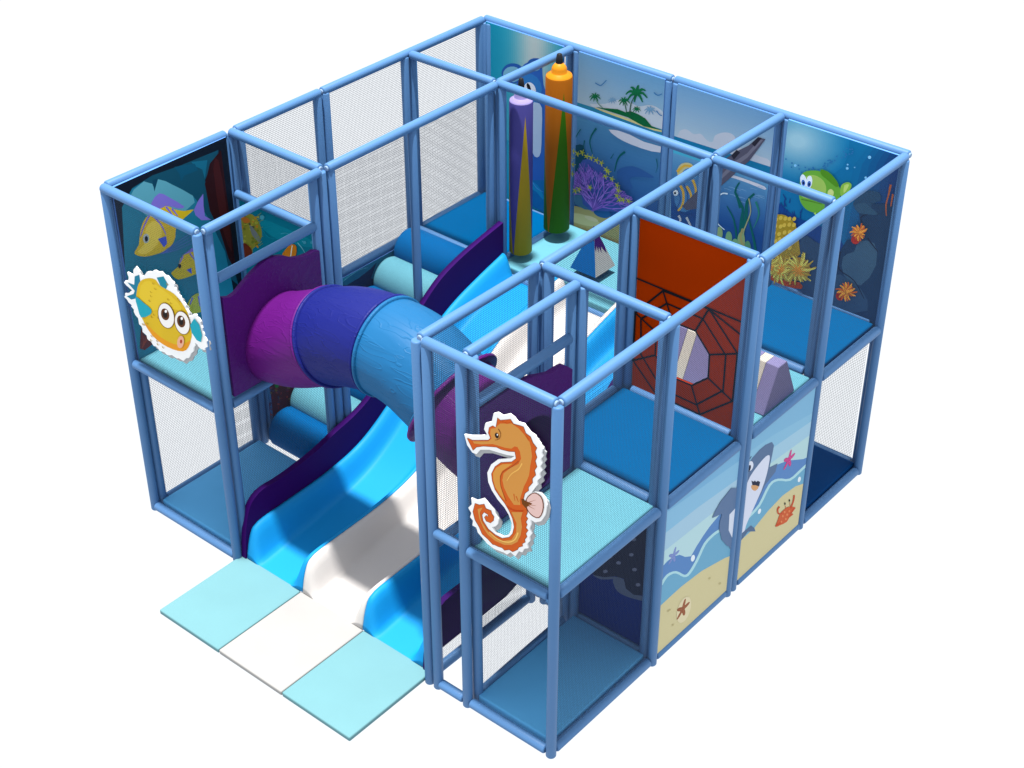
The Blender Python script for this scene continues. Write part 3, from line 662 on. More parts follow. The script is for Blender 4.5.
(124,92,186,1881,2037,1921,2017,1925,2022,1886,2043),
(104,80,170,1817,2026,1885,2087,1881,2092,1812,2032),
(140,110,200,1884,2086,1945,2120,1944,2124,1882,2092),
(104,80,170,1817,2026,1890,2085,1887,2090,1813,2032),
(140,110,200,1889,2085,1952,2117,1951,2122,1888,2091),
(124,92,186,1891,2086,1932,2144,1928,2146,1886,2089),
(104,80,170,1624,1917,1723,2002,1718,2009,1617,1925),
(104,80,170,1721,2001,1820,2035,1820,2043,1720,2011),
(140,110,200,1823,2036,1886,2093,1882,2097,1818,2041),
(140,110,200,1884,2092,1951,2121,1950,2126,1883,2098),
(104,80,170,1885,2093,1936,2131,1933,2135,1882,2098),
(140,110,200,1822,2036,1906,2095,1903,2100,1818,2042),
(124,92,186,1904,2094,1986,2109,1986,2114,1905,2101),
(104,80,170,1724,2003,1797,2095,1791,2098,1717,2008),
(124,92,186,1795,2093,1878,2133,1877,2139,1793,2100),
(104,80,170,1877,2132,1939,2137,1940,2143,1878,2139),
(124,92,186,1796,2093,1881,2146,1879,2151,1793,2100),
(140,110,200,1627,1919,1682,2025,1673,2027,1615,1922),
(104,80,170,1683,2028,1679,2108,1670,2105,1672,2024),
(104,80,170,1679,2109,1656,2162,1649,2158,1670,2104),
(140,110,200,1656,2161,1661,2209,1655,2208,1648,2159),
(104,80,170,1656,2160,1662,2212,1656,2211,1648,2159),
(140,110,200,1679,2108,1668,2178,1661,2175,1670,2105),
(124,92,186,1669,2178,1670,2233,1664,2232,1661,2176),
(124,92,186,1668,2179,1633,2217,1628,2213,1662,2174),
(124,92,186,1683,2028,1673,2117,1664,2114,1672,2024),
(140,110,200,1672,2119,1637,2182,1630,2178,1664,2113),
(104,80,170,1637,2181,1627,2247,1621,2244,1630,2178),
(140,110,200,1673,2118,1658,2186,1651,2183,1664,2114),
(124,92,186,1672,2118,1640,2186,1633,2181,1664,2113),
(124,92,186,1639,2186,1591,2224,1586,2219,1633,2180),
(104,80,170,1539,1783,1647,1907,1638,1913,1528,1790),
(104,80,170,1647,1907,1730,2007,1722,2012,1638,1913),
(124,92,186,1730,2008,1792,2094,1785,2097,1722,2011),
(140,110,200,1791,2093,1855,2153,1850,2157,1786,2098),
(104,80,170,1792,2094,1837,2161,1831,2163,1785,2097),
(124,92,186,1728,2006,1822,2075,1819,2081,1724,2013),
(124,92,186,1824,2076,1886,2148,1882,2151,1818,2080),
(124,92,186,1820,2074,1897,2083,1899,2090,1822,2083),
(104,80,170,1897,2083,1965,2089,1966,2094,1899,2090),
(140,110,200,1896,2083,1942,2059,1946,2065,1900,2089),
(124,92,186,1896,2083,1954,2058,1958,2063,1900,2090),
(104,80,170,1820,2074,1905,2095,1906,2102,1821,2082),
(140,110,200,1904,2095,1974,2081,1977,2086,1907,2102),
(140,110,200,1644,1904,1768,1973,1766,1982,1641,1915),
(124,92,186,1769,1973,1868,2040,1865,2047,1765,1981),
(124,92,186,1866,2039,1955,2066,1955,2072,1867,2048),
(104,80,170,1956,2066,2029,2110,2027,2115,1954,2072),
(140,110,200,1955,2066,2035,2095,2035,2100,1955,2072),
(104,80,170,1868,2040,1945,2099,1942,2104,1865,2047),
(124,92,186,1869,2041,1933,2109,1929,2113,1864,2046),
(104,80,170,1770,1974,1862,2064,1856,2069,1764,1980),
(104,80,170,1860,2063,1959,2124,1956,2129,1858,2070),
(124,92,186,1859,2063,1951,2101,1950,2107,1858,2071),
(140,110,200,1949,2101,2024,2108,2025,2114,1951,2108),
(124,92,186,1644,1904,1765,1963,1763,1972,1641,1915),
(104,80,170,1766,1964,1856,2038,1852,2044,1761,1971),
(140,110,200,1858,2039,1911,2112,1906,2115,1851,2043),
(140,110,200,1858,2039,1914,2116,1909,2119,1851,2043),
(104,80,170,1762,1962,1872,1974,1873,1982,1765,1972),
(140,110,200,1874,1974,1963,2028,1960,2033,1871,1982),
(124,92,186,1964,2029,2024,2100,2020,2103,1959,2032),
(124,92,186,1962,2027,2031,2056,2031,2061,1961,2034),
(104,80,170,1869,1974,1934,1939,1939,1945,1876,1982),
(124,92,186,1934,1939,1988,1919,1992,1924,1939,1946),
(104,80,170,1933,1940,1962,1891,1967,1895,1940,1945),
(104,80,170,1763,1962,1868,1986,1868,1994,1764,1972),
(140,110,200,1868,1986,1946,2009,1947,2015,1868,1994),
(104,80,170,1948,2010,2005,2062,2002,2066,1944,2014),
(140,110,200,1945,2009,2010,2000,2013,2006,1948,2016),
(140,110,200,1867,1986,1950,1989,1952,1996,1869,1994),
(104,80,170,1951,1989,2026,2018,2025,2023,1951,1996),
(124,92,186,1950,1989,2019,1999,2020,2005,1952,1996),
(140,110,200,1950,1989,2024,2001,2025,2007,1952,1996),
(124,92,186,1538,1781,1663,1890,1656,1898,1529,1792),
(104,80,170,1666,1893,1723,2006,1714,2008,1654,1895),
(124,92,186,1722,2004,1796,2076,1791,2081,1715,2010),
(124,92,186,1797,2077,1840,2145,1834,2147,1790,2080),
(140,110,200,1798,2078,1827,2159,1821,2159,1789,2079),
(104,80,170,1723,2006,1776,2102,1768,2104,1714,2008),
(124,92,186,1775,2101,1836,2175,1831,2178,1769,2105),
(140,110,200,1774,2100,1858,2166,1855,2171,1770,2106),
(104,80,170,1660,1888,1794,1933,1794,1942,1659,1900),
(140,110,200,1796,1934,1882,2008,1878,2013,1791,1941),
(104,80,170,1882,2007,1950,2056,1948,2061,1878,2014),
(124,92,186,1951,2057,1995,2103,1991,2106,1947,2060),
(140,110,200,1952,2057,1994,2118,1990,2120,1946,2060),
(104,80,170,1880,2006,1959,2027,1959,2033,1880,2015),
(124,92,186,1957,2026,2013,2010,2016,2016,1961,2033),
(104,80,170,1959,2026,2023,2046,2023,2051,1959,2033),
(140,110,200,1796,1934,1899,2014,1895,2020,1791,1941),
(124,92,186,1900,2014,1978,2087,1975,2091,1895,2019),
(140,110,200,1900,2014,1985,2101,1980,2105,1895,2019),
(104,80,170,1796,1933,1894,2004,1890,2010,1791,1941),
(140,110,200,1895,2005,1961,2089,1956,2092,1889,2009),
(124,92,186,1892,2003,1979,2023,1979,2030,1892,2011),
(124,92,186,1977,2023,2043,2019,2045,2025,1980,2030),
(104,80,170,1981,2024,2046,2077,2043,2081,1977,2029),
(124,92,186,1977,2023,2046,2006,2049,2011,1981,2030),
(124,92,186,1893,2003,1974,2049,1972,2054,1891,2011),
(140,110,200,1976,2050,2019,2111,2015,2113,1970,2053),
(140,110,200,1975,2049,2039,2101,2036,2105,1971,2054),
(140,110,200,1974,2049,2039,2091,2037,2095,1972,2054),
(104,80,170,1537,1781,1672,1874,1667,1884,1530,1793),
(124,92,186,1673,1875,1786,1975,1780,1982,1666,1883),
(104,80,170,1787,1976,1861,2081,1854,2084,1779,1980),
(124,92,186,1787,1977,1853,2071,1847,2074,1779,1980),
(104,80,170,1851,2069,1943,2122,1941,2127,1849,2076),
(124,92,186,1853,2070,1921,2149,1916,2153,1847,2075),
(124,92,186,1668,1873,1786,1896,1788,1906,1670,1886),
(140,110,200,1788,1896,1897,1938,1896,1946,1787,1906),
(140,110,200,1898,1938,1976,1985,1974,1991,1895,1945),
(140,110,200,1976,1985,2042,2014,2041,2019,1975,1991),
(104,80,170,1976,1985,2037,2014,2036,2019,1974,1991),
(104,80,170,1977,1985,2037,2029,2035,2033,1974,1991),
(140,110,200,1897,1938,1998,1981,1997,1988,1896,1946),
(104,80,170,1997,1981,2079,1998,2080,2004,1998,1988),
(104,80,170,1999,1982,2066,2039,2063,2043,1995,1987),
(104,80,170,1785,1895,1876,1896,1879,1904,1789,1906),
(124,92,186,1876,1896,1961,1909,1963,1916,1878,1904),
(140,110,200,1961,1909,2037,1923,2038,1928,1963,1916),
(104,80,170,1960,1909,2016,1893,2019,1899,1964,1916),
(124,92,186,1878,1896,1963,1936,1962,1942,1876,1904),
(140,110,200,1963,1936,2037,1957,2037,1963,1963,1943),
(140,110,200,1964,1936,2041,1983,2039,1988,1962,1942),
(104,80,170,1874,1896,1934,1863,1939,1869,1880,1904),
(124,92,186,1933,1864,1955,1814,1960,1817,1940,1868),
(104,80,170,1935,1862,1992,1849,1995,1855,1938,1869),
(140,150,50,1276,2380,1287,2383,1302,2388,1312,2394,1319,2399,1317,2404,1310,2401,1301,2398,1289,2396,1278,2395),
(168,168,62,1270,2384,1270,2382,1272,2377,1276,2368,1282,2363,1287,2361,1292,2365,1289,2369,1287,2375,1286,2383,1285,2391),
(140,150,50,1273,2393,1270,2390,1270,2375,1271,2376,1281,2383),
(168,168,62,1283,2395,1275,2398,1270,2400,1270,2382,1271,2381),
(140,150,50,1270,2388,1285,2387,1287,2397,1290,2409,1289,2418,1287,2423,1282,2421,1281,2415,1279,2408,1274,2397,1270,2390),
(140,150,50,1335,2370,1345,2373,1358,2377,1367,2383,1372,2388,1370,2392,1364,2389,1357,2387,1346,2385,1337,2385),
(168,168,62,1328,2374,1330,2366,1333,2357,1337,2351,1342,2348,1347,2352,1345,2356,1344,2362,1344,2371,1345,2380),
(140,150,50,1332,2383,1324,2375,1314,2365,1308,2357,1306,2351,1311,2349,1315,2354,1321,2360,1331,2366,1340,2372),
(168,168,62,1342,2384,1333,2387,1322,2390,1312,2389,1305,2387,1304,2382,1309,2381,1316,2379,1324,2375,1331,2370),
(140,150,50,1344,2377,1346,2385,1349,2396,1348,2404,1346,2408,1341,2406,1340,2401,1338,2395,1333,2386,1329,2378),
(140,150,50,1392,2403,1401,2404,1413,2407,1422,2412,1428,2416,1426,2420,1421,2419,1414,2417,1404,2417,1396,2418),
(168,168,62,1386,2407,1388,2398,1392,2386,1398,2379,1403,2376,1408,2380,1405,2385,1402,2392,1402,2403,1402,2413),
(140,150,50,1391,2416,1382,2409,1371,2399,1365,2391,1362,2385,1367,2383,1371,2387,1378,2393,1388,2399,1397,2404),
(168,168,62,1400,2417,1392,2421,1382,2426,1372,2427,1365,2426,1363,2421,1368,2419,1375,2416,1382,2410,1388,2404),
(140,150,50,1401,2408,1406,2419,1412,2433,1413,2444,1412,2450,1406,2449,1405,2442,1401,2434,1394,2422,1387,2412),
(140,150,50,1453,2378,1464,2382,1479,2387,1489,2394,1495,2399,1493,2403,1486,2400,1477,2396,1465,2394,1454,2393),
(168,168,62,1445,2381,1449,2374,1455,2366,1461,2362,1467,2360,1471,2365,1468,2368,1465,2373,1462,2382,1461,2390),
(140,150,50,1450,2391,1442,2384,1432,2375,1426,2366,1424,2360,1428,2359,1433,2363,1438,2369,1448,2375,1457,2380),
(168,168,62,1458,2393,1448,2395,1436,2397,1425,2395,1418,2393,1417,2387,1423,2387,1431,2386,1441,2382,1448,2378),
(140,150,50,1460,2384,1465,2395,1470,2409,1471,2420,1470,2426,1464,2425,1463,2418,1460,2409,1453,2397,1446,2387),
(140,150,50,1511,2382,1524,2387,1540,2393,1551,2401,1558,2407,1555,2411,1548,2407,1538,2402,1524,2399,1512,2397),
(168,168,62,1503,2387,1505,2378,1508,2367,1513,2361,1518,2358,1523,2362,1521,2366,1519,2373,1519,2383,1520,2392),
(140,150,50,1507,2394,1500,2386,1491,2377,1487,2368,1485,2362,1490,2361,1494,2366,1499,2372,1508,2379,1516,2384),
(168,168,62,1517,2396,1507,2400,1495,2403,1484,2403,1476,2401,1475,2396,1481,2395,1489,2393,1498,2388,1506,2382),
(140,150,50,1518,2388,1524,2399,1530,2414,1531,2425,1530,2432,1525,2431,1523,2424,1520,2414,1512,2402,1504,2391),
(140,150,50,1578,2374,1590,2379,1605,2384,1616,2392,1622,2398,1620,2402,1613,2398,1603,2394,1590,2391,1578,2389),
(168,168,62,1570,2377,1575,2368,1582,2358,1590,2352,1596,2349,1600,2354,1596,2359,1591,2365,1588,2376,1586,2386),
(140,150,50,1575,2387,1565,2380,1553,2370,1546,2361,1542,2354,1547,2352,1552,2357,1559,2363,1571,2370,1581,2376),
(168,168,62,1583,2389,1575,2391,1565,2393,1556,2393,1550,2391,1549,2386,1554,2385,1560,2383,1567,2379,1573,2374),
(140,150,50,1585,2380,1590,2391,1596,2404,1597,2414,1596,2421,1590,2419,1588,2413,1585,2404,1578,2393,1571,2383),
(140,150,50,1643,2366,1653,2369,1665,2373,1673,2379,1679,2383,1677,2387,1671,2385,1664,2383,1654,2382,1645,2381),
(168,168,62,1636,2371,1638,2360,1641,2347,1646,2339,1651,2335,1656,2339,1654,2345,1651,2353,1652,2365,1653,2376),
(140,150,50,1642,2380,1632,2373,1621,2364,1615,2355,1611,2349,1615,2347,1620,2351,1627,2357,1638,2363,1647,2368),
(168,168,62,1651,2380,1643,2384,1634,2388,1625,2388,1619,2387,1617,2382,1621,2381,1627,2378,1633,2373,1638,2367),
(140,150,50,1651,2372,1656,2383,1661,2395,1662,2405,1661,2411,1655,2410,1654,2404,1651,2396,1644,2385,1637,2375),
(140,150,50,1703,2313,1715,2316,1729,2320,1739,2326,1746,2332,1744,2336,1737,2333,1728,2330,1716,2328,1705,2328),
(168,168,62,1696,2317,1699,2307,1703,2295,1709,2288,1715,2284,1720,2288,1717,2293,1713,2301,1712,2313,1712,2324),
(140,150,50,1701,2326,1692,2319,1682,2310,1675,2301,1672,2295,1676,2293,1681,2298,1688,2303,1698,2310,1707,2315),
(168,168,62,1710,2327,1701,2331,1689,2335,1678,2335,1670,2334,1669,2329,1675,2327,1683,2325,1691,2319,1699,2313),
(140,150,50,1712,2320,1715,2331,1718,2343,1717,2353,1715,2359,1709,2356,1708,2350,1707,2342,1702,2331,1697,2321),
(140,150,50,1729,2299,1741,2303,1757,2308,1768,2315,1775,2321,1773,2325,1766,2321,1756,2318,1742,2315,1730,2314),
(168,168,62,1722,2303,1726,2293,1732,2282,1739,2276,1746,2273,1750,2278,1746,2282,1742,2289,1739,2300,1737,2311),
(140,150,50,1726,2312,1718,2306,1709,2297,1703,2289,1701,2283,1705,2281,1709,2286,1715,2291,1724,2296,1733,2301),
(168,168,62,1735,2314,1724,2317,1711,2319,1700,2318,1692,2316,1691,2311,1698,2310,1706,2309,1716,2304,1725,2299),
(140,150,50,1737,2307,1739,2316,1741,2328,1740,2336,1738,2341,1732,2339,1732,2333,1731,2326,1726,2316,1722,2307),
(140,150,50,1698,2238,1709,2241,1723,2245,1733,2251,1740,2256,1738,2260,1731,2258,1723,2255,1711,2254,1701,2253),
(168,168,62,1691,2242,1695,2232,1701,2222,1708,2216,1715,2213,1719,2217,1715,2222,1711,2229,1709,2239,1707,2250),
(140,150,50,1696,2252,1686,2243,1672,2233,1664,2223,1660,2216,1664,2213,1670,2219,1678,2226,1691,2234,1702,2240),
(168,168,62,1705,2253,1697,2255,1687,2257,1679,2256,1673,2255,1671,2249,1676,2249,1682,2247,1688,2243,1694,2238),
(140,150,50,1706,2244,1710,2252,1715,2263,1716,2272,1715,2277,1709,2276,1707,2271,1705,2264,1698,2255,1693,2248),
(140,150,50,1780,2236,1791,2238,1805,2241,1815,2247,1822,2252,1821,2256,1814,2254,1805,2251,1794,2251,1783,2251),
(168,168,62,1774,2239,1778,2231,1784,2222,1791,2217,1796,2215,1801,2219,1797,2223,1794,2229,1791,2239,1790,2248),
(140,150,50,1777,2248,1770,2240,1762,2231,1758,2222,1756,2216,1761,2215,1765,2220,1770,2226,1778,2233,1786,2239),
(168,168,62,1787,2250,1779,2253,1768,2256,1758,2255,1751,2254,1750,2248,1755,2247,1762,2246,1770,2241,1776,2236),
(140,150,50,1789,2242,1793,2251,1797,2263,1798,2272,1797,2277,1791,2276,1790,2270,1787,2263,1781,2254,1775,2245),
(140,150,50,1848,2185,1859,2187,1872,2190,1883,2195,1889,2199,1888,2204,1882,2202,1873,2200,1862,2200,1852,2200),
(168,168,62,1842,2189,1845,2181,1849,2171,1856,2165,1861,2162,1865,2167,1863,2171,1860,2177,1858,2187,1858,2196),
(140,150,50,1846,2198,1838,2191,1829,2181,1823,2173,1820,2166,1825,2165,1829,2170,1835,2175,1845,2182,1853,2187),
(168,168,62,1856,2199,1848,2204,1838,2209,1828,2210,1821,2210,1819,2204,1824,2202,1831,2199,1838,2193,1843,2186),
(140,150,50,1857,2191,1861,2202,1865,2215,1865,2225,1864,2231,1858,2230,1857,2223,1855,2215,1849,2204,1843,2194),
(140,150,50,1867,2133,1878,2134,1893,2137,1904,2143,1911,2148,1910,2152,1903,2150,1894,2148,1881,2147,1871,2148),
(168,168,62,1861,2136,1864,2128,1869,2118,1876,2113,1881,2111,1885,2115,1882,2119,1879,2125,1877,2135,1876,2144),
(140,150,50,1865,2146,1856,2137,1845,2126,1839,2117,1836,2110,1841,2108,1845,2114,1852,2121,1863,2128,1872,2135),
(168,168,62,1874,2147,1864,2152,1852,2156,1840,2157,1832,2156,1830,2150,1837,2149,1846,2146,1855,2140,1863,2133),
(140,150,50,1876,2139,1880,2151,1885,2166,1886,2178,1884,2185,1879,2183,1878,2176,1875,2166,1868,2153,1861,2141),
(140,150,50,1855,2069,1868,2074,1883,2080,1895,2087,1902,2094,1899,2098,1892,2094,1882,2089,1868,2086,1856,2084),
(168,168,62,1847,2073,1851,2065,1856,2056,1862,2051,1868,2049,1872,2054,1869,2058,1866,2063,1864,2072,1863,2081),
(140,150,50,1851,2082,1843,2074,1834,2064,1829,2055,1827,2049,1832,2047,1836,2052,1842,2059,1851,2066,1859,2072),
(168,168,62,1860,2084,1851,2086,1840,2089,1829,2088,1822,2086,1821,2080,1827,2080,1834,2078,1843,2074,1850,2069),
(140,150,50,1863,2076,1866,2086,1869,2098,1868,2106,1867,2112,1861,2110,1860,2104,1858,2097,1853,2087,1848,2078),
(140,150,50,1888,2036,1899,2038,1912,2041,1923,2046,1930,2051,1929,2055,1922,2053,1913,2051,1902,2051,1892,2052),
(168,168,62,1882,2041,1884,2033,1886,2024,1891,2018,1896,2015,1900,2019,1899,2024,1897,2029,1897,2039,1898,2047),
(140,150,50,1886,2049,1875,2039,1863,2027,1856,2016,1853,2008,1858,2007,1863,2013,1870,2022,1882,2031,1894,2039),
(168,168,62,1895,2051,1887,2054,1876,2057,1867,2057,1860,2055,1859,2050,1864,2049,1871,2047,1878,2042,1884,2037),
(140,150,50,1897,2043,1901,2055,1905,2069,1904,2079,1902,2086,1897,2084,1896,2077,1894,2068,1888,2056,1882,2045),
(140,150,50,2001,2060,2014,2062,2029,2065,2041,2071,2048,2076,2047,2081,2039,2078,2030,2076,2016,2075,2005,2076),
(168,168,62,1995,2064,1998,2057,2001,2048,2007,2043,2011,2040,2016,2045,2014,2049,2012,2054,2011,2063,2011,2071),
(140,150,50,2000,2074,1991,2066,1980,2057,1973,2048,1970,2041,1974,2039,1979,2044,1986,2050,1996,2057,2006,2062),
(168,168,62,2009,2075,2000,2079,1988,2085,1977,2086,1969,2085,1967,2079,1973,2078,1981,2075,1990,2068,1997,2061),
(140,150,50,2010,2067,2013,2076,2016,2088,2016,2096,2014,2101,2009,2099,2008,2094,2006,2087,2001,2077,1996,2069),
(140,150,50,1280,2234,1292,2237,1307,2242,1318,2248,1325,2253,1323,2258,1316,2255,1306,2251,1294,2250,1283,2249),
(168,168,62,1273,2237,1277,2230,1283,2222,1290,2218,1296,2217,1300,2222,1297,2225,1293,2230,1291,2238,1289,2246),
(140,150,50,1278,2248,1270,2242,1270,2228,1275,2231,1284,2236),
(168,168,62,1287,2249,1279,2252,1270,2256,1270,2240,1275,2235),
(140,150,50,1289,2241,1292,2250,1296,2261,1295,2270,1294,2275,1288,2273,1287,2268,1285,2261,1279,2251,1274,2243),
(140,150,50,1270,2304,1273,2305,1288,2308,1300,2315,1307,2320,1305,2324,1298,2321,1288,2318,1275,2317,1270,2317),
(168,168,62,1270,2314,1270,2284,1273,2283,1278,2288,1275,2291,1273,2297,1271,2305,1271,2314),
(140,150,50,1270,2308,1273,2318,1277,2329,1277,2338,1276,2344,1270,2342),
(140,150,50,1274,2128,1285,2131,1298,2134,1308,2139,1314,2144,1313,2149,1306,2146,1298,2144,1287,2144,1278,2144),
(168,168,62,1270,2133,1270,2126,1271,2123,1277,2113,1284,2108,1290,2105,1294,2110,1291,2114,1287,2120,1285,2131,1284,2140),
(140,150,50,1272,2142,1270,2140,1270,2125,1279,2130),
(168,168,62,1281,2143,1273,2145,1270,2146,1270,2129),
(140,150,50,1270,2136,1284,2136,1286,2146,1288,2158,1287,2166,1285,2171,1279,2169,1278,2163,1277,2156,1273,2145,1270,2140),
(140,150,50,1372,1981,1382,1983,1394,1987,1404,1992,1410,1996,1408,2001,1402,1999,1395,1997,1385,1997,1376,1997),
(168,168,62,1365,1986,1367,1976,1370,1964,1375,1957,1380,1953,1385,1957,1383,1962,1381,1970,1381,1981,1382,1992),
(140,150,50,1369,1994,1361,1985,1353,1974,1348,1965,1346,1959,1352,1958,1356,1963,1361,1970,1370,1978,1379,1984),
(168,168,62,1380,1996,1369,2000,1357,2004,1345,2004,1337,2002,1335,1996,1342,1995,1350,1993,1360,1988,1368,1982),
(140,150,50,1381,1988,1385,1998,1390,2011,1390,2020,1389,2026,1383,2025,1382,2019,1379,2011,1373,2000,1366,1990),
(140,150,50,1322,1949,1332,1952,1345,1955,1355,1960,1361,1965,1360,1970,1353,1968,1345,1965,1335,1965,1325,1965),
(168,168,62,1315,1953,1320,1943,1326,1932,1334,1926,1341,1923,1345,1928,1341,1933,1337,1939,1334,1951,1332,1961),
(140,150,50,1319,1962,1310,1952,1299,1939,1293,1928,1291,1921,1296,1920,1301,1927,1307,1935,1318,1944,1328,1952),
(168,168,62,1330,1964,1321,1967,1309,1971,1299,1970,1292,1969,1290,1963,1296,1962,1303,1960,1311,1955,1318,1950),
(140,150,50,1331,1957,1335,1968,1338,1981,1337,1991,1335,1997,1329,1994,1329,1988,1327,1980,1321,1968,1316,1957),
(140,150,50,1513,2051,1523,2053,1536,2055,1546,2060,1552,2064,1551,2069,1545,2067,1537,2065,1527,2066,1518,2067),
(168,168,62,1507,2055,1509,2047,1513,2036,1519,2030,1524,2027,1529,2031,1526,2036,1524,2042,1523,2053,1523,2062),
(140,150,50,1512,2065,1503,2058,1491,2049,1484,2040,1480,2033,1484,2031,1489,2036,1497,2041,1508,2048,1518,2053),
(168,168,62,1522,2065,1514,2070,1504,2075,1494,2076,1487,2076,1484,2070,1490,2068,1496,2065,1503,2059,1509,2052),
(140,150,50,1522,2057,1527,2067,1532,2080,1533,2090,1532,2096,1526,2095,1524,2088,1521,2080,1515,2070,1508,2060),
(140,150,50,1936,2053,1946,2054,1959,2057,1969,2062,1975,2066,1974,2071,1968,2069,1960,2067,1949,2067,1940,2068),
(168,168,62,1930,2057,1933,2048,1937,2036,1944,2030,1949,2027,1954,2031,1951,2036,1948,2043,1946,2054,1946,2064),
(140,150,50,1934,2066,1926,2058,1917,2048,1912,2039,1910,2033,1914,2031,1919,2036,1924,2042,1933,2049,1942,2055),
(168,168,62,1944,2067,1936,2072,1925,2077,1915,2078,1907,2078,1905,2072,1911,2070,1918,2067,1926,2061,1932,2054),
(140,150,50,1945,2060,1948,2068,1951,2079,1950,2087,1949,2092,1943,2090,1942,2085,1940,2078,1936,2069,1931,2061),
]),
'shipmast': ('y',4.78,(None, None),[
(110,150,186,2455,1680,3540,1680,3540,3442,2455,3442),
(105,150,188,2455,2500,3540,2500,3540,3442,2455,3442),
(108,151,188,2455,2500,3540,2500,3540,3417,2455,3417),
(111,153,189,2455,2500,3540,2500,3540,3391,2455,3391),
(114,155,189,2455,2500,3540,2500,3540,3366,2455,3366),
(117,157,190,2455,2500,3540,2500,3540,3340,2455,3340),
(120,158,190,2455,2500,3540,2500,3540,3315,2455,3315),
(123,160,191,2455,2500,3540,2500,3540,3289,2455,3289),
(126,162,191,2455,2500,3540,2500,3540,3264,2455,3264),
(129,164,192,2455,2500,3540,2500,3540,3238,2455,3238),
(132,165,192,2455,2500,3540,2500,3540,3213,2455,3213),
(135,167,193,2455,2500,3540,2500,3540,3187,2455,3187),
(138,169,193,2455,2500,3540,2500,3540,3162,2455,3162),
(141,171,194,2455,2500,3540,2500,3540,3136,2455,3136),
(144,172,194,2455,2500,3540,2500,3540,3111,2455,3111),
(147,174,195,2455,2500,3540,2500,3540,3085,2455,3085),
(150,176,195,2455,2500,3540,2500,3540,3060,2455,3060),
(153,178,196,2455,2500,3540,2500,3540,3034,2455,3034),
(156,179,196,2455,2500,3540,2500,3540,3009,2455,3009),
(159,181,197,2455,2500,3540,2500,3540,2983,2455,2983),
(162,183,197,2455,2500,3540,2500,3540,2958,2455,2958),
(182,188,200,2499,2926,2505,2949,2513,2967,2526,2982,2545,2996,2568,3007,2593,3012,2620,3007,2648,2995,2676,2989,2703,2997,2729,3011,2755,3017,2781,3005,2806,2986,2830,2972,2853,2966,2875,2967,2892,2975,2900,2994,2903,3021,2913,3046,2936,3068,2966,3088,2996,3104,3025,3115,3055,3121,3082,3123,3103,3120,3120,3113,3136,3099,3148,3073,3159,3041,3179,3016,3214,3008,3259,3008,3301,3007,3337,3002,3370,2997,3406,2992,3449,2993,3493,2994,3526,2983,3540,2973,3540,2859,3539,2858,3240,2833,2815,2817,2498,2818,2455,2832,2455,2886,2457,2888),
(20,112,155,2455,2902,3540,2925,3540,2768,2455,2747),
(70,165,195,2455,2755,3540,2784,3540,2736,2455,2706),
(90,145,185,2501,1680,2455,2356,2455,2722,3540,2751,3540,1680),
(87,141,182,2502,1680,2455,2361,2455,2698,3540,2726,3540,1680),
(84,138,180,2502,1680,2455,2364,2455,2673,3540,2702,3540,1680),
(82,135,177,2502,1680,2455,2368,2455,2648,3540,2678,3540,1680),
(79,131,175,2501,1680,2455,2358,2455,2622,3540,2654,3540,1680),
(76,128,173,2502,1680,2455,2362,2455,2596,3540,2630,3540,1680),
(74,125,170,2502,1680,2455,2366,2455,2571,3540,2605,3540,1680),
(71,122,168,2501,1680,2455,2356,2455,2546,3540,2581,3540,1680),
(69,118,165,2502,1680,2455,2360,2455,2521,3540,2557,3540,1680),
(66,115,163,2502,1680,2455,2364,2455,2496,3540,2533,3540,1680),
(63,112,161,2502,1680,2455,2367,2455,2470,3540,2508,3540,1680),
(61,109,158,2501,1680,2455,2357,2455,2445,3540,2484,3540,1680),
(58,105,156,2502,1680,2455,2360,2455,2419,3540,2459,3540,1680),
(56,102,153,2502,1680,2455,2365,2455,2394,3540,2435,3540,1680),
(53,99,151,2502,1680,2455,2369,3540,2411,3540,1680),
(50,96,149,2501,1680,2456,2343,3540,2385,3540,1680),
(48,92,146,2502,1680,2458,2317,3540,2361,3540,1680),
(45,89,144,2502,1680,2460,2292,3540,2336,3540,1680),
(43,86,141,2502,1680,2462,2266,3540,2311,3540,1680),
(40,83,139,2501,1680,2463,2240,3540,2286,3540,1680),
(37,79,137,2502,1680,2465,2215,3540,2262,3540,1680),
(35,76,134,2502,1680,2467,2189,3540,2237,3540,1680),
(32,73,132,2502,1680,2469,2163,3540,2212,3540,1680),
(30,70,130,2501,1680,2470,2137,3540,2187,3540,1680),
(200,198,208,2979,2690,3056,2703,3155,2712,3242,2715,3330,2715,3428,2714,3504,2708,3527,2691,3507,2676,3431,2678,3333,2684,3245,2685,3157,2683,3059,2669,2982,2658,2958,2671),
(120,165,200,3237,2590,3245,2592,3258,2594,3271,2595,3287,2595,3303,2595,3315,2594,3316,2597,3304,2598,3288,2599,3272,2600,3258,2598,3246,2596,3237,2595),
(120,165,200,3184,2498,3192,2499,3205,2502,3218,2503,3234,2503,3251,2503,3263,2502,3264,2505,3252,2506,3235,2507,3219,2508,3205,2506,3193,2504,3184,2503),
(120,165,200,3250,2463,3259,2465,3271,2468,3285,2469,3300,2469,3317,2469,3329,2468,3330,2471,3318,2472,3301,2473,3286,2473,3272,2472,3259,2470,3251,2469),
(120,165,200,3067,2539,3076,2541,3088,2544,3102,2545,3118,2545,3134,2544,3146,2544,3147,2547,3136,2548,3119,2549,3103,2549,3089,2548,3076,2546,3067,2545),
(120,165,200,3385,2562,3393,2563,3406,2566,3419,2567,3434,2567,3451,2566,3462,2566,3463,2569,3452,2570,3435,2571,3420,2571,3406,2570,3394,2568,3385,2567),
(120,165,200,3351,2641,3360,2642,3372,2644,3385,2646,3401,2646,3417,2645,3429,2645,3430,2648,3418,2649,3402,2650,3386,2650,3372,2649,3360,2647,3351,2646),
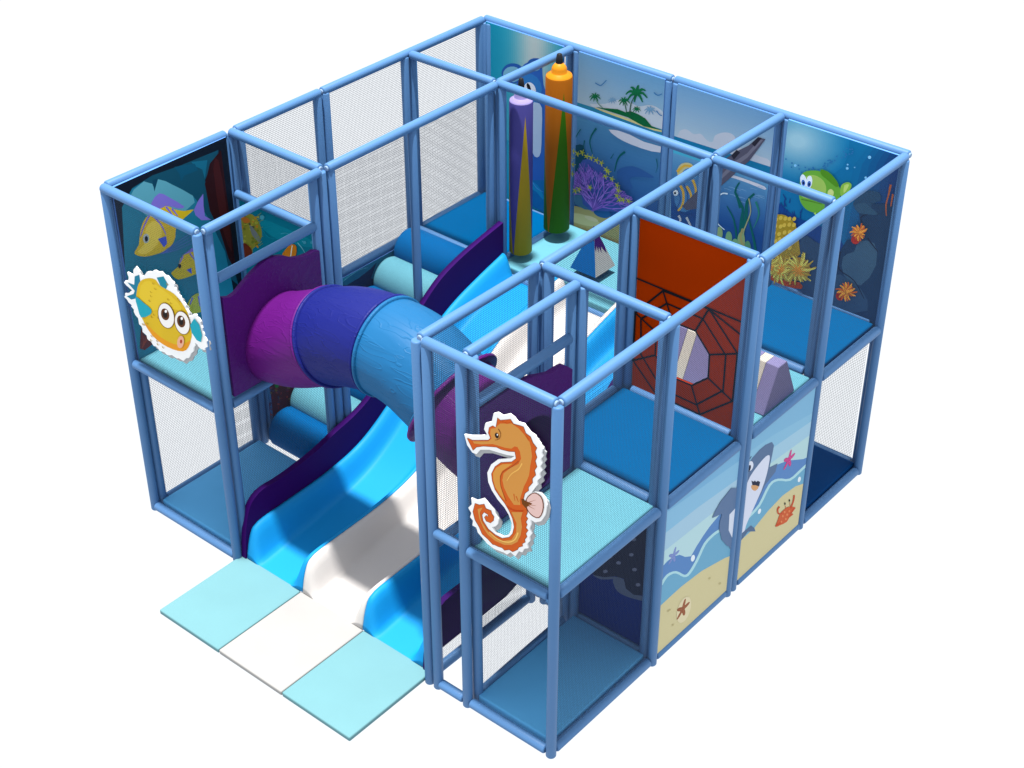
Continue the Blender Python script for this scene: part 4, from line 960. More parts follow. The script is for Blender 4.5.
(120,165,200,3439,2595,3448,2597,3460,2599,3473,2601,3488,2601,3505,2600,3516,2599,3517,2603,3506,2604,3489,2605,3474,2605,3460,2604,3448,2602,3439,2600),
(120,165,200,3440,2578,3449,2580,3461,2582,3474,2584,3490,2584,3506,2583,3518,2583,3519,2586,3507,2587,3491,2588,3475,2588,3462,2587,3449,2585,3441,2583),
(120,165,200,3173,2572,3181,2574,3194,2576,3207,2578,3223,2578,3240,2577,3251,2577,3252,2580,3241,2581,3224,2582,3208,2582,3194,2581,3182,2579,3173,2577),
(120,165,200,3228,2507,3237,2509,3249,2511,3263,2512,3278,2513,3295,2512,3307,2511,3308,2515,3296,2516,3280,2517,3264,2517,3250,2515,3237,2513,3229,2512),
(120,165,200,3429,2683,3437,2684,3449,2687,3462,2688,3478,2688,3494,2687,3506,2687,3507,2690,3495,2691,3479,2692,3463,2692,3450,2691,3437,2689,3429,2688),
(120,165,200,3134,2502,3143,2504,3156,2506,3169,2507,3185,2507,3202,2507,3214,2506,3215,2510,3203,2510,3186,2511,3170,2512,3156,2510,3144,2508,3135,2507),
(120,165,200,3413,2585,3421,2587,3433,2589,3447,2591,3462,2591,3479,2590,3490,2589,3491,2593,3480,2594,3463,2595,3448,2595,3434,2594,3422,2592,3413,2590),
(120,165,200,3116,2574,3124,2576,3137,2578,3151,2580,3166,2580,3183,2579,3195,2579,3196,2582,3184,2583,3167,2584,3151,2584,3138,2583,3125,2581,3116,2580),
(70,120,170,2796,2399,2775,2314,2739,2236,2692,2175,2640,2138,2588,2130,2544,2153,2513,2203,2498,2275,2502,2358,2523,2444,2560,2521,2607,2580,2659,2615,2709,2622,2752,2599,2783,2551,2798,2481),
(190,180,130,2733,2610,2729,2574,2713,2538,2686,2507,2652,2483,2614,2471,2578,2471,2547,2483,2526,2507,2517,2539,2521,2575,2538,2611,2565,2642,2600,2665,2637,2677,2673,2677,2703,2665,2724,2641),
(80,130,175,2753,2583,2750,2556,2736,2528,2714,2504,2685,2486,2654,2475,2624,2474,2599,2483,2581,2500,2574,2524,2578,2551,2592,2578,2614,2603,2643,2621,2674,2631,2704,2632,2729,2623,2746,2606),
(205,160,60,2529,2532,2550,2560,2580,2598,2607,2624,2635,2633,2667,2636,2691,2637,2696,2658,2672,2658,2637,2657,2598,2645,2561,2613,2528,2574,2505,2546),
(205,160,60,2530,2416,2549,2398,2574,2371,2591,2339,2598,2299,2599,2251,2594,2209,2581,2176,2562,2148,2548,2127,2565,2118,2580,2139,2602,2171,2619,2210,2625,2257,2626,2308,2619,2354,2600,2392,2575,2421,2557,2441),
(205,160,60,2623,2413,2642,2395,2667,2368,2685,2337,2691,2294,2690,2242,2689,2204,2710,2209,2713,2247,2716,2301,2711,2351,2693,2388,2668,2418,2650,2438),
(205,160,60,2689,2505,2703,2485,2721,2456,2734,2423,2738,2378,2738,2327,2738,2290,2759,2295,2761,2333,2763,2386,2760,2435,2747,2473,2730,2505,2718,2526),
(40,70,130,2515,2366,2534,2340,2558,2304,2573,2267,2567,2227,2552,2184,2540,2154,2549,2153,2561,2183,2577,2227,2583,2271,2568,2310,2543,2348,2525,2373),
(40,70,130,2593,2443,2611,2419,2635,2385,2652,2345,2656,2293,2653,2233,2650,2190,2659,2192,2662,2235,2666,2295,2662,2350,2645,2392,2620,2427,2603,2451),
(40,70,130,2545,2114,2574,2108,2617,2101,2660,2102,2702,2118,2742,2141,2769,2158,2766,2165,2739,2149,2700,2126,2661,2112,2621,2111,2579,2119,2550,2125),
(180,180,190,2557,2063,2567,2054,2579,2041,2584,2029,2577,2011,2563,1986,2552,1968,2564,1963,2577,1980,2594,2006,2606,2033,2601,2057,2589,2074,2581,2086),
(180,180,190,2649,2079,2661,2065,2678,2045,2694,2026,2707,2011,2719,1997,2728,1988,2741,1998,2734,2009,2724,2025,2713,2042,2699,2063,2684,2085,2674,2100),
(220,225,230,2548,2320,2547,2309,2542,2298,2535,2288,2526,2281,2516,2277,2506,2278,2498,2282,2492,2290,2489,2301,2490,2312,2495,2324,2502,2333,2511,2340,2521,2344,2531,2343,2539,2339,2545,2331),
(20,30,50,2524,2309,2524,2304,2522,2298,2519,2294,2515,2291,2510,2289,2506,2289,2502,2292,2500,2296,2499,2300,2499,2306,2501,2311,2504,2316,2508,2319,2513,2320,2517,2320,2521,2318,2523,2314),
(82,80,98,3386,3183,3464,3183,3413,3090,3311,2910,3232,2823,3155,2712,3010,2534,2834,2254,2656,2166,2602,2191,2816,2486,2979,2690,3070,2868,3166,2964,3295,3069),
(110,108,124,3405,3167,3439,3165,3290,2939,3180,2822,3021,2621,2985,2618,3143,2842,3286,2986),
(40,38,50,3115,2907,3168,2984,3209,2968,3147,2873),
(40,38,50,3323,3094,3383,3179,3424,3182,3359,3076),
(12,88,86,3223,2663,3207,2634,3187,2590,3181,2540,3208,2493,3248,2447,3277,2403,3282,2366,3277,2326,3272,2272,3271,2190,3271,2097,3270,2031,3309,2041,3307,2107,3305,2199,3304,2279,3307,2331,3310,2374,3302,2419,3269,2465,3227,2510,3202,2550,3205,2589,3222,2630,3236,2659),
(12,88,86,3111,2364,3135,2335,3169,2294,3199,2242,3221,2168,3239,2082,3251,2021,3275,2032,3261,2093,3240,2178,3215,2252,3182,2304,3145,2345,3119,2371),
(12,88,86,3395,2605,3373,2580,3343,2542,3319,2494,3313,2443,3315,2389,3312,2321,3299,2215,3280,2089,3267,1999,3319,2006,3329,2096,3343,2221,3353,2329,3352,2400,3347,2452,3349,2493,3366,2533,3391,2569,3410,2595),
(12,88,86,3362,2317,3384,2254,3416,2166,3442,2089,3455,2035,3463,1991,3467,1961,3501,1977,3493,2005,3482,2048,3465,2102,3436,2178,3401,2264,3375,2325),
(12,88,86,3198,2528,3251,2391,3293,2419,3215,2539),
(150,150,110,3342,2528,3353,2497,3367,2452,3375,2407,3371,2367,3360,2325,3348,2282,3336,2239,3322,2195,3316,2149,3322,2101,3336,2054,3346,2021,3361,2029,3351,2061,3337,2108,3330,2153,3336,2195,3349,2238,3361,2282,3373,2325,3383,2368,3387,2411,3379,2458,3365,2503,3354,2535),
(40,120,110,3416,2518,3433,2490,3455,2450,3466,2406,3458,2350,3440,2287,3426,2241,3433,2240,3449,2286,3471,2350,3482,2410,3472,2460,3452,2503,3438,2533),
(195,210,220,3113,2509,3096,2506,3071,2501,3048,2489,3030,2471,3015,2447,3005,2416,3002,2374,3003,2325,3005,2279,3003,2236,3002,2194,3011,2159,3041,2133,3080,2117,3109,2106,3114,2114,3086,2125,3048,2142,3020,2166,3013,2198,3014,2239,3017,2282,3015,2329,3015,2377,3018,2417,3027,2445,3040,2465,3054,2479,3072,2487,3095,2491,3111,2494),
(130,150,105,3093,2066,3093,2041,3089,2017,3080,1998,3069,1985,3056,1980,3043,1984,3032,1996,3023,2015,3019,2039,3019,2064,3024,2087,3032,2107,3044,2119,3057,2124,3069,2120,3081,2108,3089,2089),
(110,150,110,3203,2053,3203,2028,3199,2005,3190,1986,3179,1973,3166,1968,3154,1972,3142,1984,3134,2003,3130,2027,3130,2052,3134,2075,3142,2094,3154,2107,3166,2111,3179,2107,3190,2095,3199,2076),
(130,150,105,3155,1931,3154,1898,3148,1866,3137,1840,3122,1823,3105,1816,3088,1822,3072,1838,3061,1863,3055,1895,3056,1929,3062,1960,3073,1986,3088,2003,3105,2009,3122,2004,3137,1988,3149,1962),
(130,150,105,3348,2089,3349,2061,3344,2034,3335,2012,3322,1998,3308,1993,3293,1997,3281,2011,3271,2032,3266,2059,3266,2087,3271,2113,3280,2135,3293,2149,3307,2154,3321,2149,3334,2136,3343,2115),
(80,130,100,3421,2029,3421,2004,3417,1981,3409,1961,3398,1949,3385,1944,3372,1948,3361,1960,3353,1979,3348,2002,3348,2027,3352,2050,3361,2069,3372,2082,3384,2087,3397,2083,3408,2071,3416,2052),
(110,150,110,3295,1983,3295,1949,3289,1918,3278,1892,3263,1875,3246,1869,3229,1874,3214,1890,3203,1915,3197,1947,3197,1980,3203,2011,3214,2037,3229,2054,3246,2060,3262,2055,3277,2039,3289,2014),
(130,150,105,3030,1956,3030,1931,3025,1907,3017,1887,3005,1874,2992,1869,2979,1873,2968,1886,2959,1905,2955,1928,2955,1954,2960,1978,2969,1997,2980,2010,2993,2015,3006,2010,3017,1998,3026,1979),
(150,140,90,3303,2196,3296,2166,3287,2124,3286,2082,3301,2046,3324,2015,3340,1994,3360,2012,3344,2033,3322,2062,3308,2092,3309,2127,3317,2167,3324,2196),
]),
'greenfish': ('y',4.78,(None, None),[
(16,96,140,3675,1680,4820,1680,4820,3442,3675,3442),
(20,104,148,4319,3297,4270,3156,4162,3027,4008,2924,3824,2861,3675,2850,3675,3442,4300,3442,4306,3432),
(24,106,149,4302,3296,4254,3160,4150,3035,4001,2936,3823,2875,3675,2865,3675,3442,4279,3442,4289,3426),
(29,109,151,4284,3295,4238,3164,4137,3043,3993,2947,3822,2889,3675,2878,3675,3442,4259,3442,4272,3421),
(33,112,152,4267,3294,4222,3168,4125,3051,3986,2959,3821,2903,3675,2893,3675,3442,4238,3442,4255,3415),
(38,115,154,4249,3293,4206,3171,4112,3059,3979,2971,3820,2917,3675,2906,3675,3442,4217,3442,4238,3410),
(43,117,155,4231,3292,4190,3175,4100,3068,3971,2983,3819,2931,3675,2921,3675,3442,4197,3442,4221,3404),
(47,120,157,4214,3291,4174,3179,4087,3076,3964,2994,3818,2945,3675,2935,3675,3442,4176,3442,4204,3399),
(52,123,158,4196,3290,4158,3182,4075,3084,3957,3006,3817,2959,3675,2949,3675,3442,4155,3442,4186,3393),
(56,126,160,4178,3289,4142,3186,4062,3092,3949,3018,3816,2973,3678,2963,3675,2964,3675,3442,4135,3442,4169,3388),
(61,128,161,4161,3288,4125,3190,4050,3100,3942,3029,3815,2986,3683,2977,3675,2979,3675,3442,4114,3442,4152,3382),
(66,131,163,4143,3287,4109,3194,4037,3108,3935,3041,3813,3000,3688,2992,3675,2995,3675,3442,4093,3442,4135,3377),
(70,134,164,4125,3286,4093,3197,4025,3116,3927,3053,3812,3014,3694,3006,3675,3010,3675,3442,4072,3442,4117,3371),
(75,137,166,4107,3285,4077,3201,4012,3124,3920,3064,3811,3028,3699,3020,3675,3025,3675,3442,4044,3442,4056,3434,4100,3365),
(80,140,168,4090,3284,4061,3205,4000,3133,3913,3076,3810,3042,3705,3035,3675,3042,3675,3442,4015,3442,4041,3425,4083,3360),
(84,142,169,4072,3282,4045,3208,3987,3141,3905,3088,3809,3056,3710,3049,3675,3057,3675,3441,3677,3442,3985,3442,4026,3415,4065,3354),
(89,145,171,4054,3281,4028,3212,3974,3149,3898,3099,3808,3069,3715,3063,3675,3072,3675,3425,3687,3432,3719,3442,3955,3442,4012,3405,4048,3348),
(93,148,172,4036,3280,4012,3216,3962,3157,3891,3111,3807,3083,3721,3078,3675,3088,3675,3409,3695,3421,3762,3442,3903,3442,3938,3434,3997,3396,4030,3343),
(98,151,174,4018,3279,3996,3220,3949,3165,3883,3122,3806,3097,3726,3092,3675,3103,3675,3392,3702,3409,3779,3434,3858,3438,3928,3421,3982,3386,4013,3337),
(103,153,175,4000,3278,3980,3223,3937,3173,3876,3134,3805,3111,3732,3106,3675,3119,3675,3377,3709,3398,3780,3420,3852,3424,3917,3409,3967,3377,3995,3332),
(107,156,177,3982,3277,3964,3227,3924,3181,3869,3146,3804,3124,3737,3120,3677,3134,3675,3135,3675,3360,3716,3386,3781,3407,3847,3410,3906,3396,3952,3367,3978,3326),
(112,159,178,3964,3276,3947,3231,3912,3190,3862,3157,3803,3138,3742,3134,3688,3147,3675,3155,3675,3344,3724,3375,3782,3393,3842,3396,3895,3384,3936,3358,3960,3320),
(116,162,180,3946,3275,3931,3235,3899,3198,3854,3169,3802,3152,3748,3148,3699,3159,3675,3175,3675,3323,3686,3335,3731,3363,3783,3380,3837,3383,3885,3372,3921,3348,3943,3314),
(121,164,181,3928,3274,3915,3238,3887,3206,3847,3181,3801,3165,3753,3163,3710,3172,3677,3193,3675,3196,3675,3301,3698,3327,3738,3352,3784,3366,3832,3369,3874,3359,3906,3338,3925,3309),
(126,167,183,3910,3273,3898,3242,3874,3214,3840,3192,3800,3179,3758,3177,3721,3185,3693,3203,3676,3229,3675,3244,3675,3262,3686,3290,3711,3319,3745,3340,3786,3353,3826,3355,3863,3347,3891,3329,3907,3303),
(130,170,184,3892,3272,3882,3246,3861,3222,3832,3204,3798,3193,3764,3191,3732,3198,3708,3213,3694,3235,3692,3260,3702,3287,3723,3310,3753,3329,3787,3339,3821,3341,3852,3334,3876,3319,3890,3297),
(135,173,186,3874,3271,3866,3250,3849,3230,3825,3215,3797,3206,3769,3205,3743,3211,3724,3223,3712,3241,3711,3262,3719,3283,3736,3302,3760,3317,3788,3326,3816,3327,3841,3322,3861,3309,3872,3292),
(16,92,136,4820,3442,4820,2172,4396,2134,4309,2484,4355,2932,4391,3226,4504,3442),
(17,84,129,4820,3442,4820,2188,4490,2169,4402,2518,4431,2958,4461,3249,4554,3442),
(18,77,123,4820,3442,4820,2209,4584,2205,4493,2551,4507,2984,4532,3272,4606,3442),
(20,70,117,4820,3442,4820,2235,4676,2240,4584,2583,4583,3009,4601,3295,4659,3442),
(21,62,110,4820,3442,4820,2269,4768,2274,4675,2616,4657,3034,4670,3317,4714,3442),
(22,55,104,4820,3442,4820,2448,4764,2648,4732,3060,4739,3339,4770,3442),
(20,60,120,3675,2589,3703,2580,3784,2544,3881,2511,4013,2508,4149,2507,4266,2497,4354,2450,4439,2308,4396,2134,3986,1905,3675,1839),
(22,54,112,3742,2666,3706,2701,3701,2696,3729,2655),
(22,54,112,3698,2475,3705,2528,3699,2528,3683,2474),
(22,54,112,3919,2518,3916,2566,3909,2565,3905,2514),
(22,54,112,3815,2382,3826,2437,3820,2437,3801,2382),
(22,54,112,3856,2527,3844,2571,3838,2569,3842,2521),
(22,54,112,3741,2578,3731,2624,3725,2622,3726,2573),
(22,54,112,3914,2566,3926,2621,3920,2622,3900,2568),
(22,54,112,3872,2486,3864,2533,3858,2531,3857,2482),
(22,54,112,3750,2658,3716,2693,3711,2688,3737,2647),
(22,54,112,3723,2572,3694,2610,3688,2605,3710,2562),
(22,54,112,3712,2375,3706,2423,3700,2421,3697,2371),
(22,54,112,3734,2620,3740,2672,3734,2671,3720,2619),
(22,54,112,3854,2521,3821,2557,3815,2552,3841,2510),
(22,54,112,3907,2447,3881,2486,3875,2482,3894,2437),
(22,54,112,3881,2470,3855,2509,3849,2505,3867,2461),
(22,54,112,3838,2477,3834,2526,3828,2524,3823,2474),
(22,54,112,3740,2514,3741,2565,3734,2564,3726,2512),
(22,54,112,3790,2631,3790,2680,3783,2679,3776,2628),
(22,54,112,3766,2508,3771,2561,3764,2560,3751,2507),
(22,54,112,3830,2467,3836,2520,3830,2520,3815,2467),
(22,54,112,3791,2371,3814,2432,3809,2433,3778,2375),
(22,54,112,3692,2549,3686,2597,3680,2595,3677,2545),
(22,54,112,3841,2397,3825,2440,3819,2437,3827,2390),
(22,54,112,3816,2357,3797,2400,3791,2396,3802,2349),
(22,54,112,3730,2430,3693,2464,3688,2459,3718,2418),
(22,54,112,3761,2587,3737,2626,3731,2622,3748,2578),
(40,100,150,3883,2980,3879,2971,3870,2968,3864,2973,3868,2982,3878,2985),
(40,100,150,3954,3038,3950,3030,3941,3027,3935,3032,3939,3040,3949,3043),
(40,100,150,4310,3293,4306,3285,4297,3282,4292,3287,4296,3295,4305,3298),
(40,100,150,3844,3041,3840,3033,3830,3030,3825,3035,3829,3043,3838,3046),
(40,100,150,4117,3109,4113,3101,4104,3098,4099,3103,4102,3111,4112,3114),
(40,100,150,4060,3048,4056,3040,4047,3037,4041,3042,4045,3050,4054,3053),
(40,100,150,3959,3036,3955,3028,3946,3025,3940,3030,3944,3038,3954,3041),
(40,100,150,4001,3059,3997,3051,3988,3048,3982,3053,3986,3061,3996,3064),
(40,100,150,4050,3064,4046,3056,4036,3053,4031,3058,4035,3066,4044,3069),
(40,100,150,4049,3035,4045,3027,4036,3024,4031,3029,4034,3037,4044,3040),
(40,100,150,4155,3193,4151,3185,4142,3182,4137,3187,4140,3195,4150,3198),
(40,100,150,4203,3205,4199,3197,4190,3194,4184,3199,4188,3207,4197,3210),
(40,100,150,4158,3168,4154,3160,4145,3157,4139,3162,4143,3170,4152,3173),
(40,100,150,4138,3185,4134,3177,4125,3174,4119,3179,4123,3186,4133,3189),
(40,100,150,4108,3147,4104,3139,4095,3136,4089,3141,4093,3149,4103,3152),
(40,100,150,4018,3024,4014,3016,4004,3012,3999,3017,4003,3026,4012,3029),
(40,100,150,3775,3000,3771,2992,3762,2988,3756,2993,3760,3002,3770,3005),
(40,100,150,3955,3025,3951,3017,3941,3014,3936,3019,3940,3027,3949,3030),
(40,100,150,4367,3345,4364,3337,4355,3334,4349,3339,4353,3347,4362,3349),
(40,100,150,3916,3043,3912,3035,3902,3032,3897,3037,3901,3045,3910,3048),
(40,100,150,4267,3254,4263,3246,4254,3243,4249,3248,4252,3256,4262,3259),
(40,100,150,4359,3366,4355,3359,4346,3356,4340,3361,4344,3368,4353,3371),
(40,100,150,3708,3060,3704,3052,3695,3049,3689,3054,3693,3062,3703,3065),
(40,100,150,4110,3091,4106,3083,4097,3080,4091,3085,4095,3093,4104,3096),
(40,100,150,4169,3172,4165,3164,4156,3161,4150,3166,4154,3174,4163,3177),
(40,100,150,4050,3040,4046,3032,4036,3029,4031,3034,4035,3042,4044,3045),
(40,100,150,4337,3313,4334,3306,4325,3303,4319,3308,4323,3315,4332,3318),
(40,100,150,4096,3111,4093,3103,4083,3100,4078,3105,4082,3113,4091,3116),
(40,100,150,4362,3326,4358,3318,4349,3315,4344,3320,4348,3328,4357,3331),
(40,100,150,4216,3251,4212,3243,4203,3240,4198,3245,4202,3253,4211,3256),
(40,100,150,4302,3305,4299,3297,4290,3294,4284,3299,4288,3307,4297,3310),
(40,100,150,4105,3127,4101,3119,4091,3116,4086,3121,4090,3129,4099,3132),
(40,100,150,4139,3131,4135,3123,4126,3120,4120,3125,4124,3133,4133,3136),
(40,100,150,3926,3012,3922,3004,3913,3001,3907,3006,3911,3014,3921,3017),
(40,100,150,4341,3314,4337,3306,4328,3303,4323,3308,4327,3316,4336,3319),
(40,100,150,3777,3043,3773,3034,3763,3031,3757,3036,3761,3045,3771,3048),
(40,100,150,4140,3151,4136,3143,4127,3140,4121,3145,4125,3153,4134,3156),
(40,100,150,4279,3319,4276,3312,4267,3309,4261,3314,4265,3321,4274,3324),
(40,100,150,4012,3050,4009,3042,3999,3039,3994,3044,3998,3052,4007,3055),
(40,100,150,4002,3036,3998,3027,3989,3024,3983,3029,3987,3037,3997,3041),
(40,100,150,3961,2995,3957,2987,3948,2983,3942,2989,3946,2997,3956,3000),
(40,100,150,4180,3190,4176,3182,4167,3179,4161,3184,4165,3192,4174,3195),
(40,100,150,3990,3051,3986,3043,3977,3039,3971,3045,3975,3053,3985,3056),
(40,100,150,4170,3188,4167,3180,4157,3177,4152,3182,4156,3190,4165,3193),
(40,100,150,3996,3071,3992,3063,3983,3060,3977,3065,3981,3073,3990,3076),
(40,100,150,3858,3009,3854,3001,3844,2998,3839,3003,3843,3011,3852,3014),
(40,100,150,4069,3068,4065,3060,4056,3057,4051,3062,4054,3070,4064,3073),
(40,100,150,4340,3361,4336,3353,4327,3350,4322,3355,4325,3363,4334,3365),
(40,100,150,4302,3275,4299,3268,4289,3265,4284,3270,4288,3277,4297,3280),
(40,100,150,4306,3359,4302,3352,4293,3349,4288,3354,4292,3361,4301,3364),
(36,66,92,4431,2847,4447,2890,4482,2936,4520,2986,4565,3026,4623,3043,4672,3039,4693,3008,4691,2968,4654,2942,4613,2910,4606,2849,4598,2794,4555,2774,4504,2777,4458,2806),
(28,54,82,4504,2777,4598,2794,4613,2910,4732,2951,4820,2968,4820,1680,4371,1680,4344,2281,4417,2472,4569,2544),
(44,76,100,4443,2832,4483,2870,4538,2898,4575,2892,4610,2872,4658,2851,4685,2830,4646,2811,4587,2795,4542,2784,4502,2783,4462,2802),
(56,86,108,4402,2290,4449,2340,4505,2382,4520,2445,4541,2501,4616,2540,4692,2538,4733,2451,4740,2327,4695,2181,4619,2065,4522,2056,4436,2104,4401,2194),
(42,66,92,3946,2321,4011,2367,4099,2340,4171,2331,4233,2281,4287,2145,4308,1982,4258,1821,4177,1707,4083,1696,3999,1788,3952,2061),
(44,72,98,4333,2065,4396,2101,4475,2083,4552,2070,4624,2031,4708,1940,4723,1835,4524,1716,4357,1680,4310,1680,4287,1858),
(22,30,50,4488,2527,4517,2548,4558,2580,4583,2619,4571,2662,4544,2706,4530,2741,4543,2762,4568,2780,4588,2793,4585,2798,4565,2787,4537,2768,4521,2739,4535,2700,4561,2656,4571,2619,4549,2589,4511,2560,4481,2540),
(22,30,50,4362,2331,4358,2281,4355,2209,4370,2149,4419,2122,4483,2109,4542,2087,4592,2038,4638,1980,4670,1938,4675,1943,4644,1986,4599,2046,4548,2096,4488,2120,4424,2134,4381,2159,4368,2214,4373,2283,4378,2333),
(22,30,50,4614,2558,4735,2464,4740,2470,4625,2571),
(22,30,50,3980,2071,4114,2052,4117,2059,3987,2088),
(92,150,50,3873,2833,3871,2876,3872,2919,3879,2955,3892,2981,3912,3001,3937,3017,3971,3033,4010,3046,4048,3054,4082,3055,4115,3051,4147,3044,4178,3033,4207,3018,4233,3001,4256,2984,4276,2965,4289,2941,4295,2912,4294,2879,4286,2845,4269,2811,4245,2775,4218,2742,4190,2710,4160,2679,4130,2655,4104,2640,4078,2632,4051,2627,4020,2625,3988,2627,3958,2636,3931,2654,3906,2679,3888,2709,3878,2747,3874,2790),
(140,172,80,3884,2837,3888,2873,3897,2911,3913,2943,3939,2968,3972,2987,4006,2997,4041,2998,4077,2990,4107,2975,4128,2953,4143,2924,4149,2894,4146,2863,4133,2830,4112,2802,4081,2779,4041,2761,4003,2749,3966,2741,3930,2739,3903,2747,3889,2770,3884,2803),
(70,125,30,4065,3075,4098,3082,4142,3078,4178,3064,4212,3041,4246,3013,4268,2985,4263,2964,4239,2956,4189,2975,4136,3001,4105,3011,4084,3023,4066,3050),
(120,165,60,4287,2933,4287,2955,4290,2979,4298,2999,4315,3018,4336,3034,4356,3042,4372,3043,4386,3036,4394,3024,4392,3004,4385,2979,4376,2955,4367,2931,4356,2907,4345,2889,4332,2878,4318,2873,4306,2876,4297,2889,4291,2911),
(165,190,100,4322,3000,4345,3020,4367,3022,4363,2996,4351,2962,4337,2933,4324,2922,4319,2957),
(205,215,225,3937,2920,3941,2898,3941,2878,3936,2860,3928,2848,3917,2843,3905,2845,3893,2855,3883,2871,3875,2891,3871,2912,3871,2933,3876,2951,3884,2963,3895,2968,3907,2965,3919,2956,3930,2940),
(60,100,170,3927,2896,3929,2885,3928,2875,3925,2866,3920,2860,3913,2857,3906,2857,3899,2861,3894,2869,3890,2878,3888,2888,3889,2899,3892,2908,3897,2914,3904,2917,3911,2916,3917,2912,3923,2905),
(10,20,60,3918,2887,3918,2882,3917,2876,3915,2872,3912,2869,3909,2868,3905,2869,3903,2871,3900,2876,3899,2881,3899,2886,3900,2891,3902,2896,3905,2898,3909,2900,3912,2899,3915,2896,3917,2892),
(205,215,225,3998,2919,3996,2896,3990,2874,3981,2858,3971,2848,3959,2846,3949,2852,3941,2865,3936,2884,3935,2906,3937,2930,3943,2951,3952,2967,3963,2977,3974,2979,3984,2973,3992,2960,3997,2941),
(60,100,170,3988,2898,3987,2887,3983,2877,3978,2869,3971,2864,3965,2862,3959,2865,3954,2871,3950,2880,3950,2891,3951,2902,3955,2912,3960,2920,3966,2925,3973,2926,3979,2924,3984,2918,3987,2909),
(10,20,60,3979,2894,3979,2889,3978,2884,3976,2880,3973,2877,3969,2876,3966,2876,3963,2879,3961,2883,3960,2888,3960,2893,3961,2899,3963,2903,3966,2906,3969,2907,3972,2906,3975,2904,3977,2899),
(180,195,120,4228,2889,4228,2875,4224,2861,4217,2850,4208,2841,4197,2838,4186,2839,4176,2845,4170,2855,4166,2868,4166,2882,4170,2896,4177,2908,4187,2916,4198,2919,4208,2918,4218,2912,4225,2902),
(70,110,40,3907,2710,3926,2714,3955,2718,3988,2723,4033,2728,4084,2733,4119,2737,4120,2743,4085,2741,4034,2736,3989,2732,3955,2728,3927,2724,3907,2721),
(150,190,80,4051,2621,4082,2602,4091,2613,4067,2640),
(150,122,34,3675,2478,3678,2478,3719,2494,3760,2498,3805,2487,3846,2465,3876,2439,3900,2395,3929,2306,3949,2213,3963,2160,3933,2116,3787,2029,3675,2011),
(184,156,60,3685,2416,3675,2403,3675,2444,3677,2445,3687,2435),
(184,156,60,3733,2451,3720,2434,3704,2429,3694,2439,3696,2458,3709,2475,3725,2480,3734,2470),
(184,156,60,3782,2461,3770,2445,3754,2440,3744,2450,3746,2469,3758,2485,3774,2490,3784,2480),
(184,156,60,3826,2474,3814,2458,3798,2453,3788,2463,3790,2482,3803,2498,3818,2503,3828,2493),
(184,156,60,3874,2490,3862,2473,3847,2469,3837,2478,3839,2497,3851,2514,3866,2519,3876,2509),
(184,156,60,3685,2346,3675,2333,3675,2374,3677,2375,3687,2365),
(184,156,60,3741,2362,3728,2345,3712,2340,3703,2350,3705,2369,3717,2386,3733,2391,3743,2381),
(184,156,60,3778,2390,3766,2373,3750,2368,3740,2378,3742,2397,3755,2414,3770,2419,3780,2409),
(184,156,60,3831,2415,3819,2398,3803,2393,3793,2403,3795,2422,3808,2439,3823,2443,3833,2434),
(184,156,60,3879,2428,3867,2411,3851,2406,3842,2416,3843,2435,3856,2452,3871,2457,3881,2447),
(184,156,60,3680,2272,3675,2265,3675,2299,3682,2292),
(184,156,60,3734,2280,3722,2263,3706,2258,3696,2268,3698,2287,3710,2304,3726,2309,3736,2299),
(184,156,60,3790,2316,3778,2299,3762,2294,3752,2304,3754,2323,3766,2340,3782,2346,3792,2336),
(184,156,60,3844,2341,3831,2323,3816,2318,3806,2328,3808,2348,3820,2365,3836,2370,3846,2360),
(184,156,60,3899,2338,3887,2321,3871,2316,3861,2326,3863,2345,3875,2362,3891,2367,3901,2357),
(184,156,60,3706,2191,3694,2174,3678,2169,3675,2172,3675,2205,3682,2216,3698,2221,3708,2211),
(184,156,60,3745,2230,3732,2213,3717,2208,3707,2218,3709,2237,3721,2254,3737,2259,3747,2249),
(184,156,60,3793,2247,3780,2230,3764,2225,3754,2235,3756,2254,3769,2272,3785,2277,3795,2267),
(184,156,60,3859,2246,3846,2229,3831,2224,3821,2234,3822,2253,3835,2270,3851,2275,3860,2265),
(184,156,60,3896,2274,3884,2257,3868,2252,3858,2262,3860,2281,3873,2298,3888,2303,3898,2293),
(184,156,60,3702,2124,3689,2107,3675,2102,3675,2145,3678,2149,3694,2154,3704,2144),
(184,156,60,3760,2160,3747,2143,3731,2137,3721,2147,3723,2167,3736,2184,3752,2189,3762,2179),
(184,156,60,3807,2165,3795,2148,3779,2143,3769,2153,3771,2172,3783,2189,3799,2195,3809,2184),
(184,156,60,3865,2178,3852,2160,3837,2155,3827,2165,3828,2184,3841,2202,3857,2207,3867,2197),
(170,62,26,3675,1822,3679,1822,3770,1813,3889,1840,3991,1860,4029,1833,4017,1795,3940,1774,3833,1761,3716,1763,3675,1768),
(150,110,40,3890,1971,3888,1930,3872,1888,3845,1851,3809,1824,3769,1808,3730,1808,3697,1821,3675,1846,3675,1953,3681,1967,3709,2004,3744,2031,3784,2046,3823,2046,3856,2033,3879,2006),
(170,140,50,3776,1910,3818,1922,3868,1938,3904,1962,3927,1982,3922,1992,3898,1977,3865,1961,3818,1951,3777,1946),
(206,190,84,3772,1910,3816,1911,3869,1916,3910,1932,3937,1947,3935,1959,3908,1949,3871,1940,3823,1941,3781,1946),
(170,140,50,3767,1910,3798,1902,3837,1895,3869,1899,3891,1906,3892,1919,3872,1918,3845,1919,3813,1932,3786,1945),
(206,190,84,3767,1910,3798,1902,3836,1893,3868,1896,3890,1903,3891,1915,3871,1915,3845,1917,3813,1931,3786,1945),
(170,140,50,3764,1913,3798,1886,3841,1858,3882,1849,3912,1848,3916,1861,3889,1867,3856,1880,3819,1912,3790,1943),
